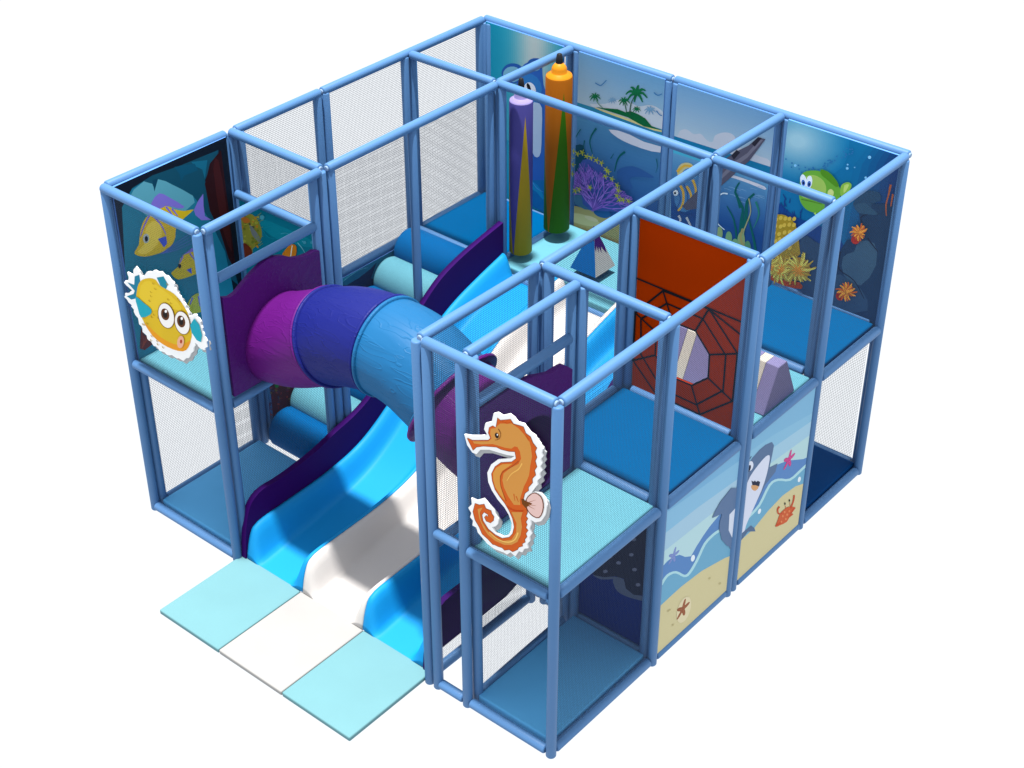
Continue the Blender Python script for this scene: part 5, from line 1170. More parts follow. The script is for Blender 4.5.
(206,190,84,3762,1914,3792,1882,3830,1845,3868,1830,3897,1825,3903,1837,3878,1848,3847,1866,3815,1905,3791,1941),
(170,140,50,3760,1917,3778,1884,3801,1846,3828,1826,3850,1816,3858,1827,3841,1842,3821,1864,3804,1903,3793,1938),
(206,190,84,3759,1922,3766,1873,3778,1815,3800,1779,3820,1759,3830,1768,3816,1792,3801,1828,3795,1884,3794,1934),
(170,140,50,3760,1928,3753,1889,3746,1842,3751,1808,3759,1786,3771,1792,3769,1815,3769,1846,3781,1889,3793,1927),
(206,190,84,3760,1929,3749,1885,3739,1831,3742,1792,3749,1767,3761,1772,3760,1798,3762,1834,3777,1884,3793,1926),
(170,140,50,3761,1932,3740,1881,3718,1819,3714,1771,3716,1739,3728,1742,3731,1774,3740,1817,3766,1875,3792,1923),
(206,190,84,3764,1937,3741,1902,3715,1860,3703,1824,3699,1799,3711,1799,3720,1822,3734,1851,3763,1888,3789,1919),
(170,140,50,3767,1940,3731,1904,3688,1858,3675,1834,3675,1803,3679,1810,3704,1845,3747,1884,3786,1915),
(206,190,84,3769,1942,3734,1913,3692,1876,3675,1852,3675,1826,3680,1832,3706,1860,3747,1890,3784,1914),
(170,140,50,3774,1944,3737,1926,3693,1901,3675,1884,3675,1862,3701,1881,3742,1898,3779,1911),
(206,190,84,3777,1945,3735,1932,3686,1913,3675,1905,3675,1882,3690,1890,3736,1902,3776,1910),
(170,140,50,3782,1946,3734,1945,3675,1941,3675,1917,3726,1915,3771,1910),
(206,190,84,3786,1945,3750,1955,3706,1964,3675,1960,3675,1940,3697,1939,3736,1925,3767,1910),
(170,140,50,3786,1945,3745,1960,3693,1975,3675,1974,3675,1952,3683,1951,3729,1931,3767,1911),
(206,190,84,3790,1943,3762,1964,3727,1988,3694,1995,3675,1996,3675,1980,3686,1977,3712,1965,3741,1939,3763,1913),
(170,140,50,3793,1938,3777,1971,3757,2009,3731,2030,3711,2040,3703,2029,3718,2014,3736,1992,3750,1953,3760,1918),
(206,190,84,3793,1936,3780,1978,3760,2026,3734,2054,3713,2069,3704,2059,3720,2040,3739,2011,3752,1963,3760,1919),
(170,140,50,3794,1933,3789,1968,3780,2009,3765,2035,3751,2049,3740,2040,3749,2022,3758,1997,3760,1958,3759,1922),
(206,190,84,3794,1932,3793,1972,3789,2019,3775,2051,3762,2069,3751,2061,3758,2040,3766,2010,3764,1964,3759,1924),
(170,140,50,3792,1924,3807,1966,3824,2017,3825,2055,3822,2080,3810,2077,3808,2052,3801,2018,3781,1971,3761,1931),
(206,190,84,3790,1920,3817,1963,3847,2015,3860,2058,3864,2087,3852,2087,3843,2059,3827,2022,3794,1975,3764,1936),
(170,140,50,3787,1916,3814,1947,3844,1986,3860,2020,3867,2043,3856,2046,3845,2025,3827,1997,3795,1966,3766,1939),
(206,190,84,3785,1915,3826,1952,3873,2000,3899,2043,3913,2074,3903,2078,3885,2050,3858,2014,3811,1974,3768,1941),
(170,140,50,3784,1914,3815,1941,3852,1974,3873,2006,3885,2029,3875,2034,3860,2015,3838,1990,3802,1963,3769,1942),
(206,190,84,3776,1910,3825,1926,3884,1948,3925,1976,3951,2000,3945,2010,3918,1991,3879,1970,3825,1955,3777,1945),
(205,130,40,3778,1901,3801,1908,3828,1918,3847,1932,3860,1943,3857,1948,3844,1939,3826,1930,3801,1923,3779,1919),
(205,130,40,3774,1900,3789,1898,3806,1896,3821,1899,3831,1903,3831,1910,3822,1909,3810,1909,3795,1914,3783,1919),
(205,130,40,3770,1903,3782,1887,3797,1869,3813,1860,3826,1856,3829,1863,3819,1869,3807,1879,3795,1898,3787,1916),
(205,130,40,3770,1909,3767,1888,3766,1863,3770,1846,3775,1835,3781,1838,3779,1850,3778,1866,3782,1890,3787,1910),
(205,130,40,3772,1914,3762,1898,3751,1877,3747,1861,3746,1850,3752,1850,3756,1860,3762,1874,3774,1891,3785,1906),
(205,130,40,3775,1918,3755,1903,3731,1884,3716,1865,3708,1851,3713,1848,3723,1860,3738,1875,3761,1890,3782,1902),
(205,130,40,3778,1919,3760,1911,3738,1901,3722,1888,3713,1878,3716,1874,3727,1881,3741,1890,3761,1896,3779,1901),
(205,130,40,3784,1919,3770,1923,3752,1927,3737,1926,3727,1923,3726,1916,3735,1916,3747,1915,3761,1908,3773,1901),
(205,130,40,3787,1916,3778,1931,3765,1949,3752,1958,3741,1963,3737,1956,3745,1950,3755,1939,3764,1921,3770,1904),
(205,130,40,3788,1911,3789,1932,3791,1957,3786,1974,3781,1985,3774,1981,3777,1970,3778,1953,3774,1930,3770,1909),
(205,130,40,3786,1907,3796,1927,3807,1952,3810,1972,3810,1985,3804,1984,3801,1971,3796,1954,3783,1932,3771,1913),
(205,130,40,3783,1903,3800,1920,3819,1941,3830,1960,3836,1973,3830,1975,3823,1963,3811,1948,3792,1931,3774,1916),
(150,110,40,4089,2046,4087,2001,4070,1955,4040,1915,4001,1885,3958,1868,3915,1867,3879,1882,3852,1912,3840,1952,3843,1997,3860,2043,3890,2083,3929,2113,3973,2129,4015,2129,4051,2114,4077,2085),
(170,140,50,3966,1982,4019,2001,4081,2027,4124,2059,4152,2085,4146,2094,4117,2073,4076,2048,4016,2029,3965,2016),
(206,190,84,3963,1981,4001,1988,4047,1999,4080,2017,4102,2034,4098,2044,4076,2034,4046,2022,4004,2018,3968,2017),
(170,140,50,3957,1982,3994,1972,4040,1964,4078,1969,4104,1977,4104,1990,4080,1987,4047,1988,4007,2001,3974,2016),
(206,190,84,3953,1984,3989,1957,4035,1929,4078,1920,4109,1920,4113,1933,4085,1939,4049,1951,4009,1983,3978,2014),
(170,140,50,3952,1984,3985,1958,4026,1930,4065,1921,4094,1920,4098,1932,4073,1939,4041,1952,4006,1984,3978,2014),
(206,190,84,3950,1987,3973,1957,4003,1924,4033,1908,4057,1902,4063,1914,4044,1925,4020,1944,3997,1979,3980,2011),
(170,140,50,3949,1990,3964,1954,3984,1913,4009,1890,4030,1878,4038,1888,4023,1905,4004,1929,3991,1971,3982,2008),
(206,190,84,3948,1992,3957,1955,3969,1911,3989,1884,4005,1869,4015,1879,4004,1897,3991,1924,3985,1967,3982,2006),
(170,140,50,3949,1999,3939,1948,3930,1887,3936,1843,3946,1815,3957,1821,3954,1850,3953,1891,3967,1949,3982,1999),
(206,190,84,3949,2000,3939,1957,3930,1905,3934,1867,3942,1843,3953,1848,3952,1873,3953,1908,3967,1956,3982,1998),
(170,140,50,3951,2005,3924,1950,3896,1884,3887,1831,3886,1796,3898,1798,3904,1833,3917,1880,3949,1942,3980,1993),
(206,190,84,3953,2008,3922,1963,3887,1907,3871,1860,3864,1827,3876,1827,3887,1858,3906,1899,3943,1949,3978,1990),
(170,140,50,3955,2010,3922,1971,3885,1922,3866,1880,3857,1850,3868,1848,3882,1876,3903,1911,3941,1954,3976,1988),
(206,190,84,3962,2015,3910,1987,3849,1951,3808,1911,3784,1880,3791,1872,3819,1899,3858,1931,3917,1961,3969,1983),
(170,140,50,3961,2015,3923,1992,3878,1962,3848,1931,3831,1906,3839,1899,3859,1919,3888,1943,3931,1966,3970,1983),
(206,190,84,3968,2017,3927,2011,3878,2001,3840,1983,3816,1966,3819,1955,3844,1966,3878,1978,3923,1981,3962,1981),
(170,140,50,3969,2017,3926,2013,3873,2006,3833,1988,3806,1972,3809,1960,3836,1971,3872,1982,3920,1983,3961,1981),
(206,190,84,3975,2016,3941,2029,3898,2041,3860,2040,3834,2034,3833,2021,3857,2021,3888,2017,3925,2000,3955,1982),
(170,140,50,3978,2014,3941,2040,3894,2067,3851,2075,3819,2075,3816,2062,3844,2057,3880,2045,3921,2014,3953,1984),
(206,190,84,3979,2013,3951,2037,3916,2063,3883,2072,3858,2073,3853,2061,3874,2054,3901,2041,3929,2012,3952,1985),
(170,140,50,3981,2010,3957,2052,3926,2099,3891,2124,3864,2136,3856,2124,3879,2108,3907,2081,3932,2032,3950,1988),
(206,190,84,3981,2009,3965,2044,3943,2085,3916,2108,3895,2119,3886,2108,3903,2092,3923,2068,3938,2027,3949,1989),
(170,140,50,3982,2006,3972,2047,3958,2095,3936,2124,3918,2140,3908,2131,3922,2111,3937,2081,3944,2034,3948,1992),
(206,190,84,3981,1998,3993,2047,4005,2106,4001,2149,3993,2176,3982,2172,3984,2143,3982,2103,3966,2048,3949,2000),
(170,140,50,3981,1997,3997,2052,4012,2117,4010,2165,4003,2196,3991,2192,3992,2160,3989,2115,3970,2054,3949,2001),
(206,190,84,3981,1995,4000,2049,4020,2114,4022,2163,4018,2195,4006,2191,4005,2159,3998,2114,3974,2054,3950,2003),
(170,140,50,3976,1988,4005,2024,4037,2067,4053,2105,4060,2131,4049,2133,4038,2109,4019,2078,3986,2041,3954,2010),
(206,190,84,3976,1988,4004,2022,4037,2064,4053,2100,4061,2126,4050,2128,4038,2105,4019,2075,3986,2039,3955,2010),
(170,140,50,3973,1985,4017,2022,4068,2068,4098,2112,4115,2144,4105,2148,4085,2120,4054,2083,4004,2044,3958,2013),
(206,190,84,3965,1982,4017,1998,4077,2020,4120,2050,4147,2075,4142,2084,4113,2065,4073,2042,4015,2027,3965,2016),
(205,130,40,3967,1972,3989,1977,4017,1985,4036,1997,4049,2007,4047,2013,4034,2005,4015,1997,3990,1993,3968,1991),
(205,130,40,3962,1973,3981,1964,4005,1955,4026,1955,4041,1957,4042,1964,4029,1965,4011,1967,3990,1979,3973,1990),
(205,130,40,3960,1975,3971,1960,3986,1944,4001,1937,4013,1934,4016,1941,4007,1946,3995,1955,3984,1972,3975,1988),
(205,130,40,3958,1979,3959,1962,3961,1940,3967,1926,3973,1918,3978,1922,3975,1932,3973,1945,3974,1965,3976,1983),
(205,130,40,3959,1984,3951,1963,3943,1937,3941,1917,3943,1904,3949,1906,3951,1919,3954,1936,3965,1959,3975,1979),
(205,130,40,3963,1988,3948,1974,3930,1957,3919,1940,3913,1928,3918,1925,3926,1936,3937,1949,3955,1963,3972,1974),
(205,130,40,3968,1991,3948,1986,3923,1979,3905,1969,3893,1959,3895,1954,3907,1960,3924,1967,3947,1970,3966,1972),
(205,130,40,3973,1990,3953,1997,3929,2004,3909,2003,3894,2000,3894,1993,3907,1994,3924,1992,3945,1982,3962,1972),
(205,130,40,3975,1988,3962,2005,3944,2024,3926,2033,3912,2036,3909,2030,3921,2024,3935,2013,3949,1993,3960,1975),
(205,130,40,3976,1982,3979,2003,3981,2029,3977,2048,3972,2059,3966,2056,3968,2043,3969,2027,3964,2002,3959,1981),
(205,130,40,3975,1978,3984,1998,3994,2022,3997,2041,3997,2053,3991,2052,3988,2040,3983,2024,3971,2003,3960,1984),
(205,130,40,3971,1973,3988,1986,4009,2003,4022,2019,4029,2032,4025,2035,4016,2025,4003,2012,3983,1999,3964,1989),
(150,110,40,3740,1951,3738,1924,3727,1896,3709,1871,3685,1853,3675,1849,3675,2002,3695,2002,3717,1993,3732,1975),
(170,140,50,3675,1909,3687,1913,3717,1925,3739,1941,3752,1954,3747,1964,3733,1956,3714,1948,3687,1943,3675,1941),
(206,190,84,3675,1905,3689,1906,3727,1909,3756,1921,3775,1933,3773,1944,3754,1939,3729,1934,3697,1936,3675,1940),
(170,140,50,3675,1904,3683,1904,3716,1906,3742,1915,3759,1924,3757,1936,3741,1933,3720,1930,3693,1935,3675,1940),
(206,190,84,3675,1897,3679,1896,3713,1887,3741,1889,3761,1894,3763,1906,3746,1907,3723,1911,3696,1925,3675,1939),
(170,140,50,3675,1935,3675,1888,3703,1869,3731,1863,3752,1862,3757,1875,3740,1881,3718,1891,3695,1915,3677,1937),
(206,190,84,3675,1930,3675,1870,3693,1859,3707,1854,3715,1866,3705,1875,3695,1888,3686,1912,3679,1933),
(170,140,50,3675,1930,3675,1861,3677,1857,3698,1841,3715,1834,3723,1845,3712,1857,3698,1875,3687,1905,3680,1933),
(206,190,84,3675,1926,3675,1842,3680,1838,3690,1847,3685,1860,3680,1877,3679,1904,3681,1928),
(170,140,50,3675,1923,3675,1905,3680,1923),
(206,190,84,3675,1921,3675,1910,3680,1921),
(170,140,50,3675,1916,3675,1912,3677,1915),
(206,190,84,3675,1933,3678,1936,3675,1939),
(170,140,50,3675,1932,3679,1935,3675,1940),
(206,190,84,3675,1930,3679,1933,3675,1940),
(170,140,50,3675,1925,3681,1926,3680,1960,3677,2000,3675,2005),
(206,190,84,3675,1924,3681,1925,3682,1958,3683,1997,3675,2021),
(170,140,50,3675,1919,3679,1918,3687,1944,3697,1974,3697,1998,3694,2013,3682,2010,3679,1995,3675,1979),
(206,190,84,3675,1916,3677,1915,3692,1943,3710,1978,3716,2006,3717,2025,3705,2024,3699,2006,3689,1984,3675,1964),
(170,140,50,3675,1916,3677,1915,3696,1948,3718,1989,3726,2022,3728,2045,3716,2044,3709,2023,3698,1995,3675,1963),
(206,190,84,3675,1913,3697,1940,3724,1976,3738,2007,3744,2028,3732,2031,3722,2011,3707,1987,3678,1958,3675,1955),
(170,140,50,3675,1913,3697,1932,3728,1961,3746,1988,3755,2008,3745,2013,3732,1996,3714,1976,3683,1954,3675,1949),
(206,190,84,3675,1909,3690,1915,3723,1929,3746,1947,3760,1962,3754,1971,3739,1962,3718,1952,3689,1944,3675,1942),
(205,130,40,3675,1899,3678,1900,3694,1907,3706,1916,3713,1923,3710,1928,3702,1923,3692,1919,3678,1916,3675,1916),
(205,130,40,3675,1892,3686,1890,3698,1892,3706,1895,3707,1902,3700,1902,3690,1903,3679,1908,3675,1911),
(205,130,40,3675,1880,3686,1876,3694,1875,3697,1881,3691,1885,3685,1891,3678,1901,3675,1907),
(205,130,40,3675,1860,3676,1861,3675,1865),
(205,130,40,3675,1906,3678,1913,3684,1928,3686,1940,3685,1948,3679,1947,3676,1940,3675,1937),
(205,130,40,3675,1902,3682,1907,3697,1920,3706,1933,3712,1943,3707,1946,3700,1938,3690,1929,3675,1920),
(170,40,24,4556,2533,4556,2517,4550,2501,4540,2487,4526,2477,4511,2471,4496,2471,4483,2477,4474,2487,4469,2501,4470,2517,4476,2533,4486,2547,4499,2557,4514,2563,4529,2563,4542,2557,4551,2547),
(190,90,30,4537,2590,4557,2598,4581,2609,4597,2623,4607,2635,4602,2642,4590,2635,4576,2627,4554,2622,4534,2619),
(226,150,50,4530,2590,4547,2588,4569,2586,4587,2590,4599,2596,4598,2606,4587,2606,4574,2606,4557,2612,4542,2619),
(190,90,30,4526,2592,4542,2582,4562,2571,4581,2569,4594,2570,4597,2580,4586,2584,4573,2590,4558,2603,4546,2617),
(226,150,50,4523,2594,4537,2579,4554,2561,4572,2553,4585,2550,4590,2560,4580,2567,4568,2577,4557,2596,4548,2614),
(190,90,30,4522,2598,4529,2575,4539,2547,4553,2530,4565,2520,4573,2529,4565,2541,4557,2558,4552,2585,4550,2610),
(226,150,50,4521,2603,4521,2577,4523,2546,4530,2524,4539,2512,4548,2517,4544,2532,4542,2552,4545,2580,4550,2606),
(190,90,30,4523,2608,4515,2585,4506,2557,4506,2535,4508,2520,4518,2523,4520,2537,4525,2555,4537,2579,4548,2600),
(226,150,50,4526,2613,4514,2596,4501,2575,4495,2556,4493,2543,4502,2542,4508,2553,4516,2566,4531,2582,4545,2596),
(190,90,30,4530,2616,4509,2600,4484,2579,4469,2558,4461,2542,4469,2537,4480,2550,4495,2565,4519,2580,4541,2592),
(226,150,50,4536,2619,4511,2612,4481,2602,4459,2587,4445,2575,4450,2566,4464,2574,4484,2583,4511,2587,4535,2589),
(190,90,30,4541,2619,4522,2621,4499,2622,4479,2617,4467,2612,4467,2601,4479,2602,4494,2602,4513,2596,4530,2590),
(226,150,50,4545,2618,4525,2627,4499,2638,4477,2639,4461,2637,4459,2626,4473,2624,4490,2618,4510,2605,4527,2591),
(190,90,30,4549,2613,4539,2627,4526,2643,4512,2652,4501,2655,4495,2646,4502,2639,4510,2629,4518,2611,4523,2595),
(226,150,50,4550,2611,4543,2630,4533,2652,4520,2666,4510,2672,4502,2664,4508,2654,4515,2640,4520,2618,4522,2598),
(190,90,30,4549,2602,4556,2629,4562,2662,4560,2686,4555,2702,4546,2698,4545,2683,4543,2661,4533,2632,4522,2606),
(226,150,50,4547,2598,4559,2620,4572,2648,4576,2671,4576,2686,4566,2685,4562,2671,4555,2653,4539,2630,4524,2611),
(190,90,30,4545,2595,4561,2617,4579,2643,4587,2666,4590,2682,4580,2684,4574,2670,4563,2652,4544,2631,4526,2613),
(226,150,50,4541,2591,4563,2607,4590,2628,4607,2649,4616,2665,4609,2670,4597,2658,4580,2643,4554,2628,4531,2617),
(160,40,24,4482,1911,4481,1893,4475,1876,4465,1860,4451,1848,4436,1842,4420,1842,4407,1849,4397,1860,4392,1876,4393,1894,4399,1912,4409,1928,4423,1939,4438,1945,4454,1945,4467,1939,4477,1927),
(190,90,30,4494,1946,4525,1954,4562,1966,4589,1983,4606,1998,4601,2008,4584,1998,4559,1987,4525,1981,4495,1979),
(226,150,50,4487,1946,4514,1941,4547,1937,4574,1943,4593,1950,4592,1961,4575,1960,4553,1960,4525,1969,4502,1979),
(190,90,30,4485,1947,4504,1939,4528,1931,4548,1932,4563,1935,4565,1947,4552,1949,4537,1953,4519,1965,4504,1977),
(226,150,50,4480,1953,4492,1930,4508,1904,4526,1890,4540,1884,4548,1894,4537,1905,4526,1920,4516,1947,4509,1972),
(190,90,30,4479,1956,4485,1930,4494,1897,4508,1877,4520,1867,4528,1875,4521,1889,4514,1909,4511,1940,4510,1968),
(226,150,50,4479,1960,4478,1930,4479,1893,4488,1868,4497,1853,4507,1859,4503,1876,4500,1900,4504,1934,4510,1964),
(190,90,30,4481,1968,4468,1937,4454,1899,4451,1870,4452,1850,4463,1852,4467,1871,4474,1896,4491,1929,4508,1957),
(226,150,50,4485,1973,4465,1949,4442,1920,4430,1893,4425,1874,4435,1872,4444,1888,4458,1908,4482,1932,4504,1951),
(190,90,30,4492,1978,4469,1965,4442,1949,4423,1931,4413,1917,4419,1909,4432,1919,4449,1930,4474,1940,4497,1947),
(226,150,50,4494,1978,4466,1967,4433,1952,4410,1934,4396,1918,4402,1910,4417,1920,4438,1932,4469,1941,4495,1946),
(190,90,30,4499,1979,4468,1978,4430,1974,4400,1962,4381,1950,4383,1940,4402,1946,4428,1952,4462,1950,4490,1945),
(226,150,50,4506,1976,4487,1989,4463,2004,4440,2008,4424,2007,4421,1996,4434,1991,4450,1983,4468,1965,4483,1948),
(190,90,30,4509,1972,4497,1994,4481,2019,4463,2033,4449,2040,4442,2029,4452,2019,4464,2004,4473,1977,4480,1953),
(226,150,50,4510,1967,4505,1995,4498,2027,4485,2048,4474,2060,4465,2051,4471,2037,4478,2017,4479,1985,4479,1957),
(190,90,30,4510,1962,4513,1992,4517,2027,4511,2053,4505,2069,4494,2063,4496,2046,4496,2024,4488,1991,4479,1962),
(226,150,50,4507,1956,4521,1985,4537,2020,4542,2048,4542,2067,4532,2067,4527,2049,4518,2025,4500,1995,4482,1969),
(190,90,30,4504,1952,4520,1973,4539,1999,4549,2022,4553,2038,4543,2040,4535,2027,4524,2010,4504,1990,4485,1973),
(226,150,50,4499,1948,4523,1965,4551,1986,4568,2009,4578,2025,4570,2031,4558,2019,4541,2003,4514,1988,4490,1977),
(150,80,40,4767,3166,4767,3142,4766,3108,4765,3073,4761,3037,4757,2998,4755,2960,4761,2920,4769,2882,4776,2856,4785,2860,4779,2886,4772,2924,4768,2963,4771,2999,4776,3037,4781,3074,4784,3111,4786,3145,4788,3169),
(150,80,40,4820,3088,4802,3085,4804,2961,4813,2962,4820,3050),
(110,170,205,4349,3223,4347,3216,4341,3212,4334,3212,4331,3217,4333,3225,4339,3229,4346,3229),
(110,170,205,4354,3188,4351,3177,4342,3170,4332,3171,4327,3179,4329,3190,4338,3197,4349,3196),
(110,170,205,4557,3362,4554,3349,4543,3341,4531,3342,4525,3352,4528,3365,4539,3373,4551,3372),
(110,170,205,4543,3159,4540,3149,4532,3143,4523,3143,4519,3151,4521,3160,4529,3166,4538,3166),
(110,170,205,3833,3047,3830,3036,3820,3028,3810,3029,3804,3037,3807,3049,3817,3056,3828,3055),
(110,170,205,4418,3218,4417,3213,4413,3210,4408,3210,4406,3214,4407,3219,4411,3222,4416,3222),
]),
'sharktail': ('x',4.885,(None, None),[
(120,176,214,1360,90,2430,90,2430,1660,1360,1660),
(136,188,220,1403,90,1360,574,1360,1636,1790,1595,2357,1543,2430,1531,2430,90),
(164,200,222,1403,90,1360,576,1360,1421,1812,1402,2385,1344,2430,1340,2430,90),
(182,216,222,1403,90,1360,577,1360,1230,1835,1206,2159,1188,2430,1130,2430,90),
(88,134,192,1360,669,1360,1073,1424,1087,1512,1079,1605,1038,1692,957,1782,905,1861,969,1958,1026,2035,1062,2193,1108,2360,1098,2430,589,2430,215,1373,434),
(108,168,200,1360,578,1360,851,1378,873,1440,916,1579,856,1693,737,1787,708,1883,784,1984,907,2123,921,2386,910,2430,592,2430,90,2276,90,1373,434),
(172,216,224,1360,876,1377,858,1395,873,1423,893,1453,902,1488,896,1528,882,1566,860,1605,825,1651,775,1697,731,1736,707,1766,698,1795,703,1829,718,1865,744,1900,774,1934,813,1967,856,2002,888,2041,903,2084,908,2124,909,2165,906,2203,898,2231,892,2206,931,2178,938,2138,946,2095,949,2053,948,2008,942,1966,926,1929,892,1896,849,1863,811,1828,782,1794,757,1762,742,1739,738,1722,743,1701,755,1666,789,1619,840,1566,887,1515,916,1468,934,1425,940,1390,930,1362,910,1360,908),
(208,198,152,1363,90,1360,150,1360,638,1510,644,1668,646,1972,616,2342,519,2430,483,2430,90),
(228,238,244,1843,839,1838,830,1830,825,1820,825,1809,829,1799,838,1791,850,1785,863,1783,876,1785,888,1790,897,1798,902,1808,902,1818,897,1828,889,1837,877,1842,864,1845,851),
(120,140,200,1537,1169,1545,1155,1542,1131,1536,1113,1536,1106,1543,1104,1562,1105,1586,1101,1597,1089,1586,1077,1562,1072,1543,1073,1537,1070,1537,1064,1544,1046,1547,1022,1539,1008,1525,1014,1513,1035,1507,1053,1503,1059,1497,1057,1482,1045,1460,1034,1444,1037,1446,1053,1462,1071,1477,1082,1481,1088,1477,1093,1462,1104,1445,1121,1443,1137,1458,1140,1480,1130,1496,1119,1502,1117,1506,1123,1511,1141,1523,1162),
(160,170,215,1520,1117,1524,1115,1524,1110,1520,1107,1515,1110,1515,1115),
(160,170,215,1526,1138,1530,1135,1530,1130,1526,1128,1521,1130,1521,1135),
(160,170,215,1531,1154,1535,1151,1535,1146,1531,1144,1526,1146,1526,1151),
(160,170,215,1537,1093,1542,1091,1542,1086,1537,1083,1533,1086,1533,1091),
(160,170,215,1559,1094,1563,1091,1563,1086,1559,1084,1554,1086,1554,1091),
(160,170,215,1576,1094,1580,1091,1580,1086,1576,1084,1571,1086,1571,1091),
(160,170,215,1520,1069,1525,1066,1525,1061,1520,1059,1516,1061,1516,1066),
(160,170,215,1527,1049,1531,1046,1531,1041,1527,1039,1523,1041,1523,1046),
(160,170,215,1533,1033,1537,1030,1537,1025,1533,1023,1528,1025,1528,1030),
(160,170,215,1492,1078,1496,1075,1496,1070,1492,1068,1487,1070,1487,1075),
(160,170,215,1475,1065,1479,1063,1479,1057,1475,1055,1470,1057,1470,1063),
(160,170,215,1461,1055,1465,1052,1465,1047,1461,1045,1457,1047,1457,1052),
(160,170,215,1491,1108,1496,1105,1496,1100,1491,1098,1487,1100,1487,1105),
(160,170,215,1474,1120,1478,1117,1478,1112,1474,1110,1469,1112,1469,1117),
(160,170,215,1460,1130,1464,1127,1464,1122,1460,1120,1455,1122,1455,1127),
(222,210,172,1833,247,1809,213,1777,194,1739,193,1701,209,1667,241,1642,285,1627,334,1626,384,1638,428,1661,461,1693,480,1730,481,1768,466,1802,435,1828,392,1843,342,1844,292),
(150,86,54,1742,462,1753,445,1751,415,1745,393,1745,384,1753,382,1776,384,1806,380,1821,367,1808,351,1779,344,1756,343,1748,340,1749,331,1758,310,1763,280,1755,262,1736,270,1720,295,1712,317,1707,323,1699,320,1681,305,1655,291,1635,293,1636,313,1656,336,1674,350,1678,358,1673,364,1653,376,1631,397,1627,416,1647,421,1674,410,1694,397,1702,395,1706,402,1712,425,1725,452),
(180,116,80,1724,397,1729,394,1729,387,1724,384,1718,387,1718,394),
(180,116,80,1730,422,1736,419,1736,413,1730,410,1725,413,1725,419),
(180,116,80,1735,443,1741,439,1741,433,1735,430,1730,433,1730,439),
(180,116,80,1747,368,1753,365,1753,359,1747,356,1742,359,1742,365),
(180,116,80,1774,370,1779,367,1779,361,1774,357,1768,361,1768,367),
(180,116,80,1795,371,1800,368,1800,362,1795,359,1789,362,1789,368),
(180,116,80,1728,337,1733,334,1733,328,1728,324,1722,328,1722,334),
(180,116,80,1737,313,1743,309,1743,303,1737,300,1732,303,1732,309),
(180,116,80,1745,293,1751,290,1751,284,1745,281,1740,284,1740,290),
(180,116,80,1692,346,1697,343,1697,337,1692,334,1686,337,1686,343),
(180,116,80,1672,329,1677,326,1677,320,1672,317,1666,320,1666,326),
(180,116,80,1655,316,1661,313,1661,307,1655,303,1650,307,1650,313),
(180,116,80,1689,383,1695,380,1695,374,1689,371,1684,374,1684,380),
(180,116,80,1667,397,1673,394,1673,388,1667,385,1662,388,1662,394),
(180,116,80,1649,408,1655,405,1655,399,1649,396,1644,399,1644,405),
(190,178,130,1486,487,1529,481,1521,496,1472,512),
(190,178,130,2107,429,2128,430,2118,446,2091,455),
(190,178,130,2287,247,2314,245,2304,261,2271,274),
(190,178,130,1576,263,1596,266,1586,282,1560,289),
(92,118,156,2060,1145,2081,1183,2131,1222,2166,1252,2219,1269,2325,1305,2430,1242,2430,545,2375,637,2318,709,2272,773,2226,853,2193,928,2186,986,2191,1032,2207,1070,2206,1100,2129,1122),
(92,118,156,2188,966,2430,812,2430,586,2348,654,2246,790),
(212,220,236,2336,1010,2430,1027,2430,683,2349,829),
]),
'sharkface': ('x',4.885,(None, None),[
(126,180,214,2520,90,3620,90,3620,1660,2520,1660),
(136,188,218,2549,90,2520,299,2520,1546,2931,1507,3620,1372,3620,90),
(160,200,222,2549,90,2520,297,2520,1416,2956,1358,3620,1282,3620,90),
(180,214,218,2549,90,2520,297,2520,1254,2984,1188,3564,1132,3620,1123,3620,90),
(88,134,192,2842,90,2520,563,2520,683,2769,971,2972,1109,3073,1110,3265,1046,3557,893,3620,875,3620,90),
(108,168,200,2520,297,2520,656,2702,759,2860,793,3003,926,3135,905,3368,766,3555,762,3620,743,3620,90,2790,90,2529,232),
(172,216,224,2692,747,2737,751,2802,759,2865,779,2916,824,2962,879,3008,916,3050,923,3091,913,3139,893,3203,855,3281,802,3363,760,3438,748,3505,752,3570,756,3620,757,3620,799,3605,798,3535,797,3470,792,3405,788,3342,798,3275,832,3201,883,3128,925,3070,950,3019,961,2970,953,2922,915,2876,860,2828,817,2768,798,2705,790,2660,786),
(208,198,152,3620,90,3620,574,3471,630,3247,658,3014,628,2791,563,2584,564,2520,499,2520,90),
(228,238,244,2884,699,2878,692,2870,689,2861,690,2851,694,2843,701,2836,711,2832,721,2832,731,2834,740,2840,747,2848,750,2857,750,2866,745,2875,738,2882,729,2886,718,2886,708),
(228,238,244,3559,655,3555,647,3548,643,3539,642,3529,645,3519,653,3511,662,3506,674,3503,686,3504,696,3508,704,3515,709,3524,709,3534,706,3544,699,3552,689,3557,677,3560,666),
(88,114,150,2942,1436,2985,1375,2974,1280,2952,1156,3087,1120,3066,1037,2904,985,2852,921,2675,776,2555,577,2520,484,2520,1253,2530,1252,2569,1397,2623,1441,2740,1468,2838,1467),
(214,220,238,2929,1296,2937,1263,2934,1218,2927,1159,2912,1093,2889,1028,2851,956,2781,865,2711,780,2673,731,2649,695,2636,653,2623,623,2593,615,2560,627,2534,653,2520,689,2520,1090,2544,1125,2583,1190,2628,1245,2689,1279,2754,1302,2814,1319,2866,1325,2904,1317),
(80,106,142,2520,374,2520,588,2591,641,2733,639,2802,564,2827,510,2694,592,2585,555),
(220,226,240,2662,1331,2654,1318,2641,1311,2624,1312,2605,1320,2587,1334,2571,1352,2560,1372,2555,1392,2557,1410,2564,1422,2577,1429,2594,1428,2613,1420,2632,1407,2647,1389,2658,1368,2664,1348),
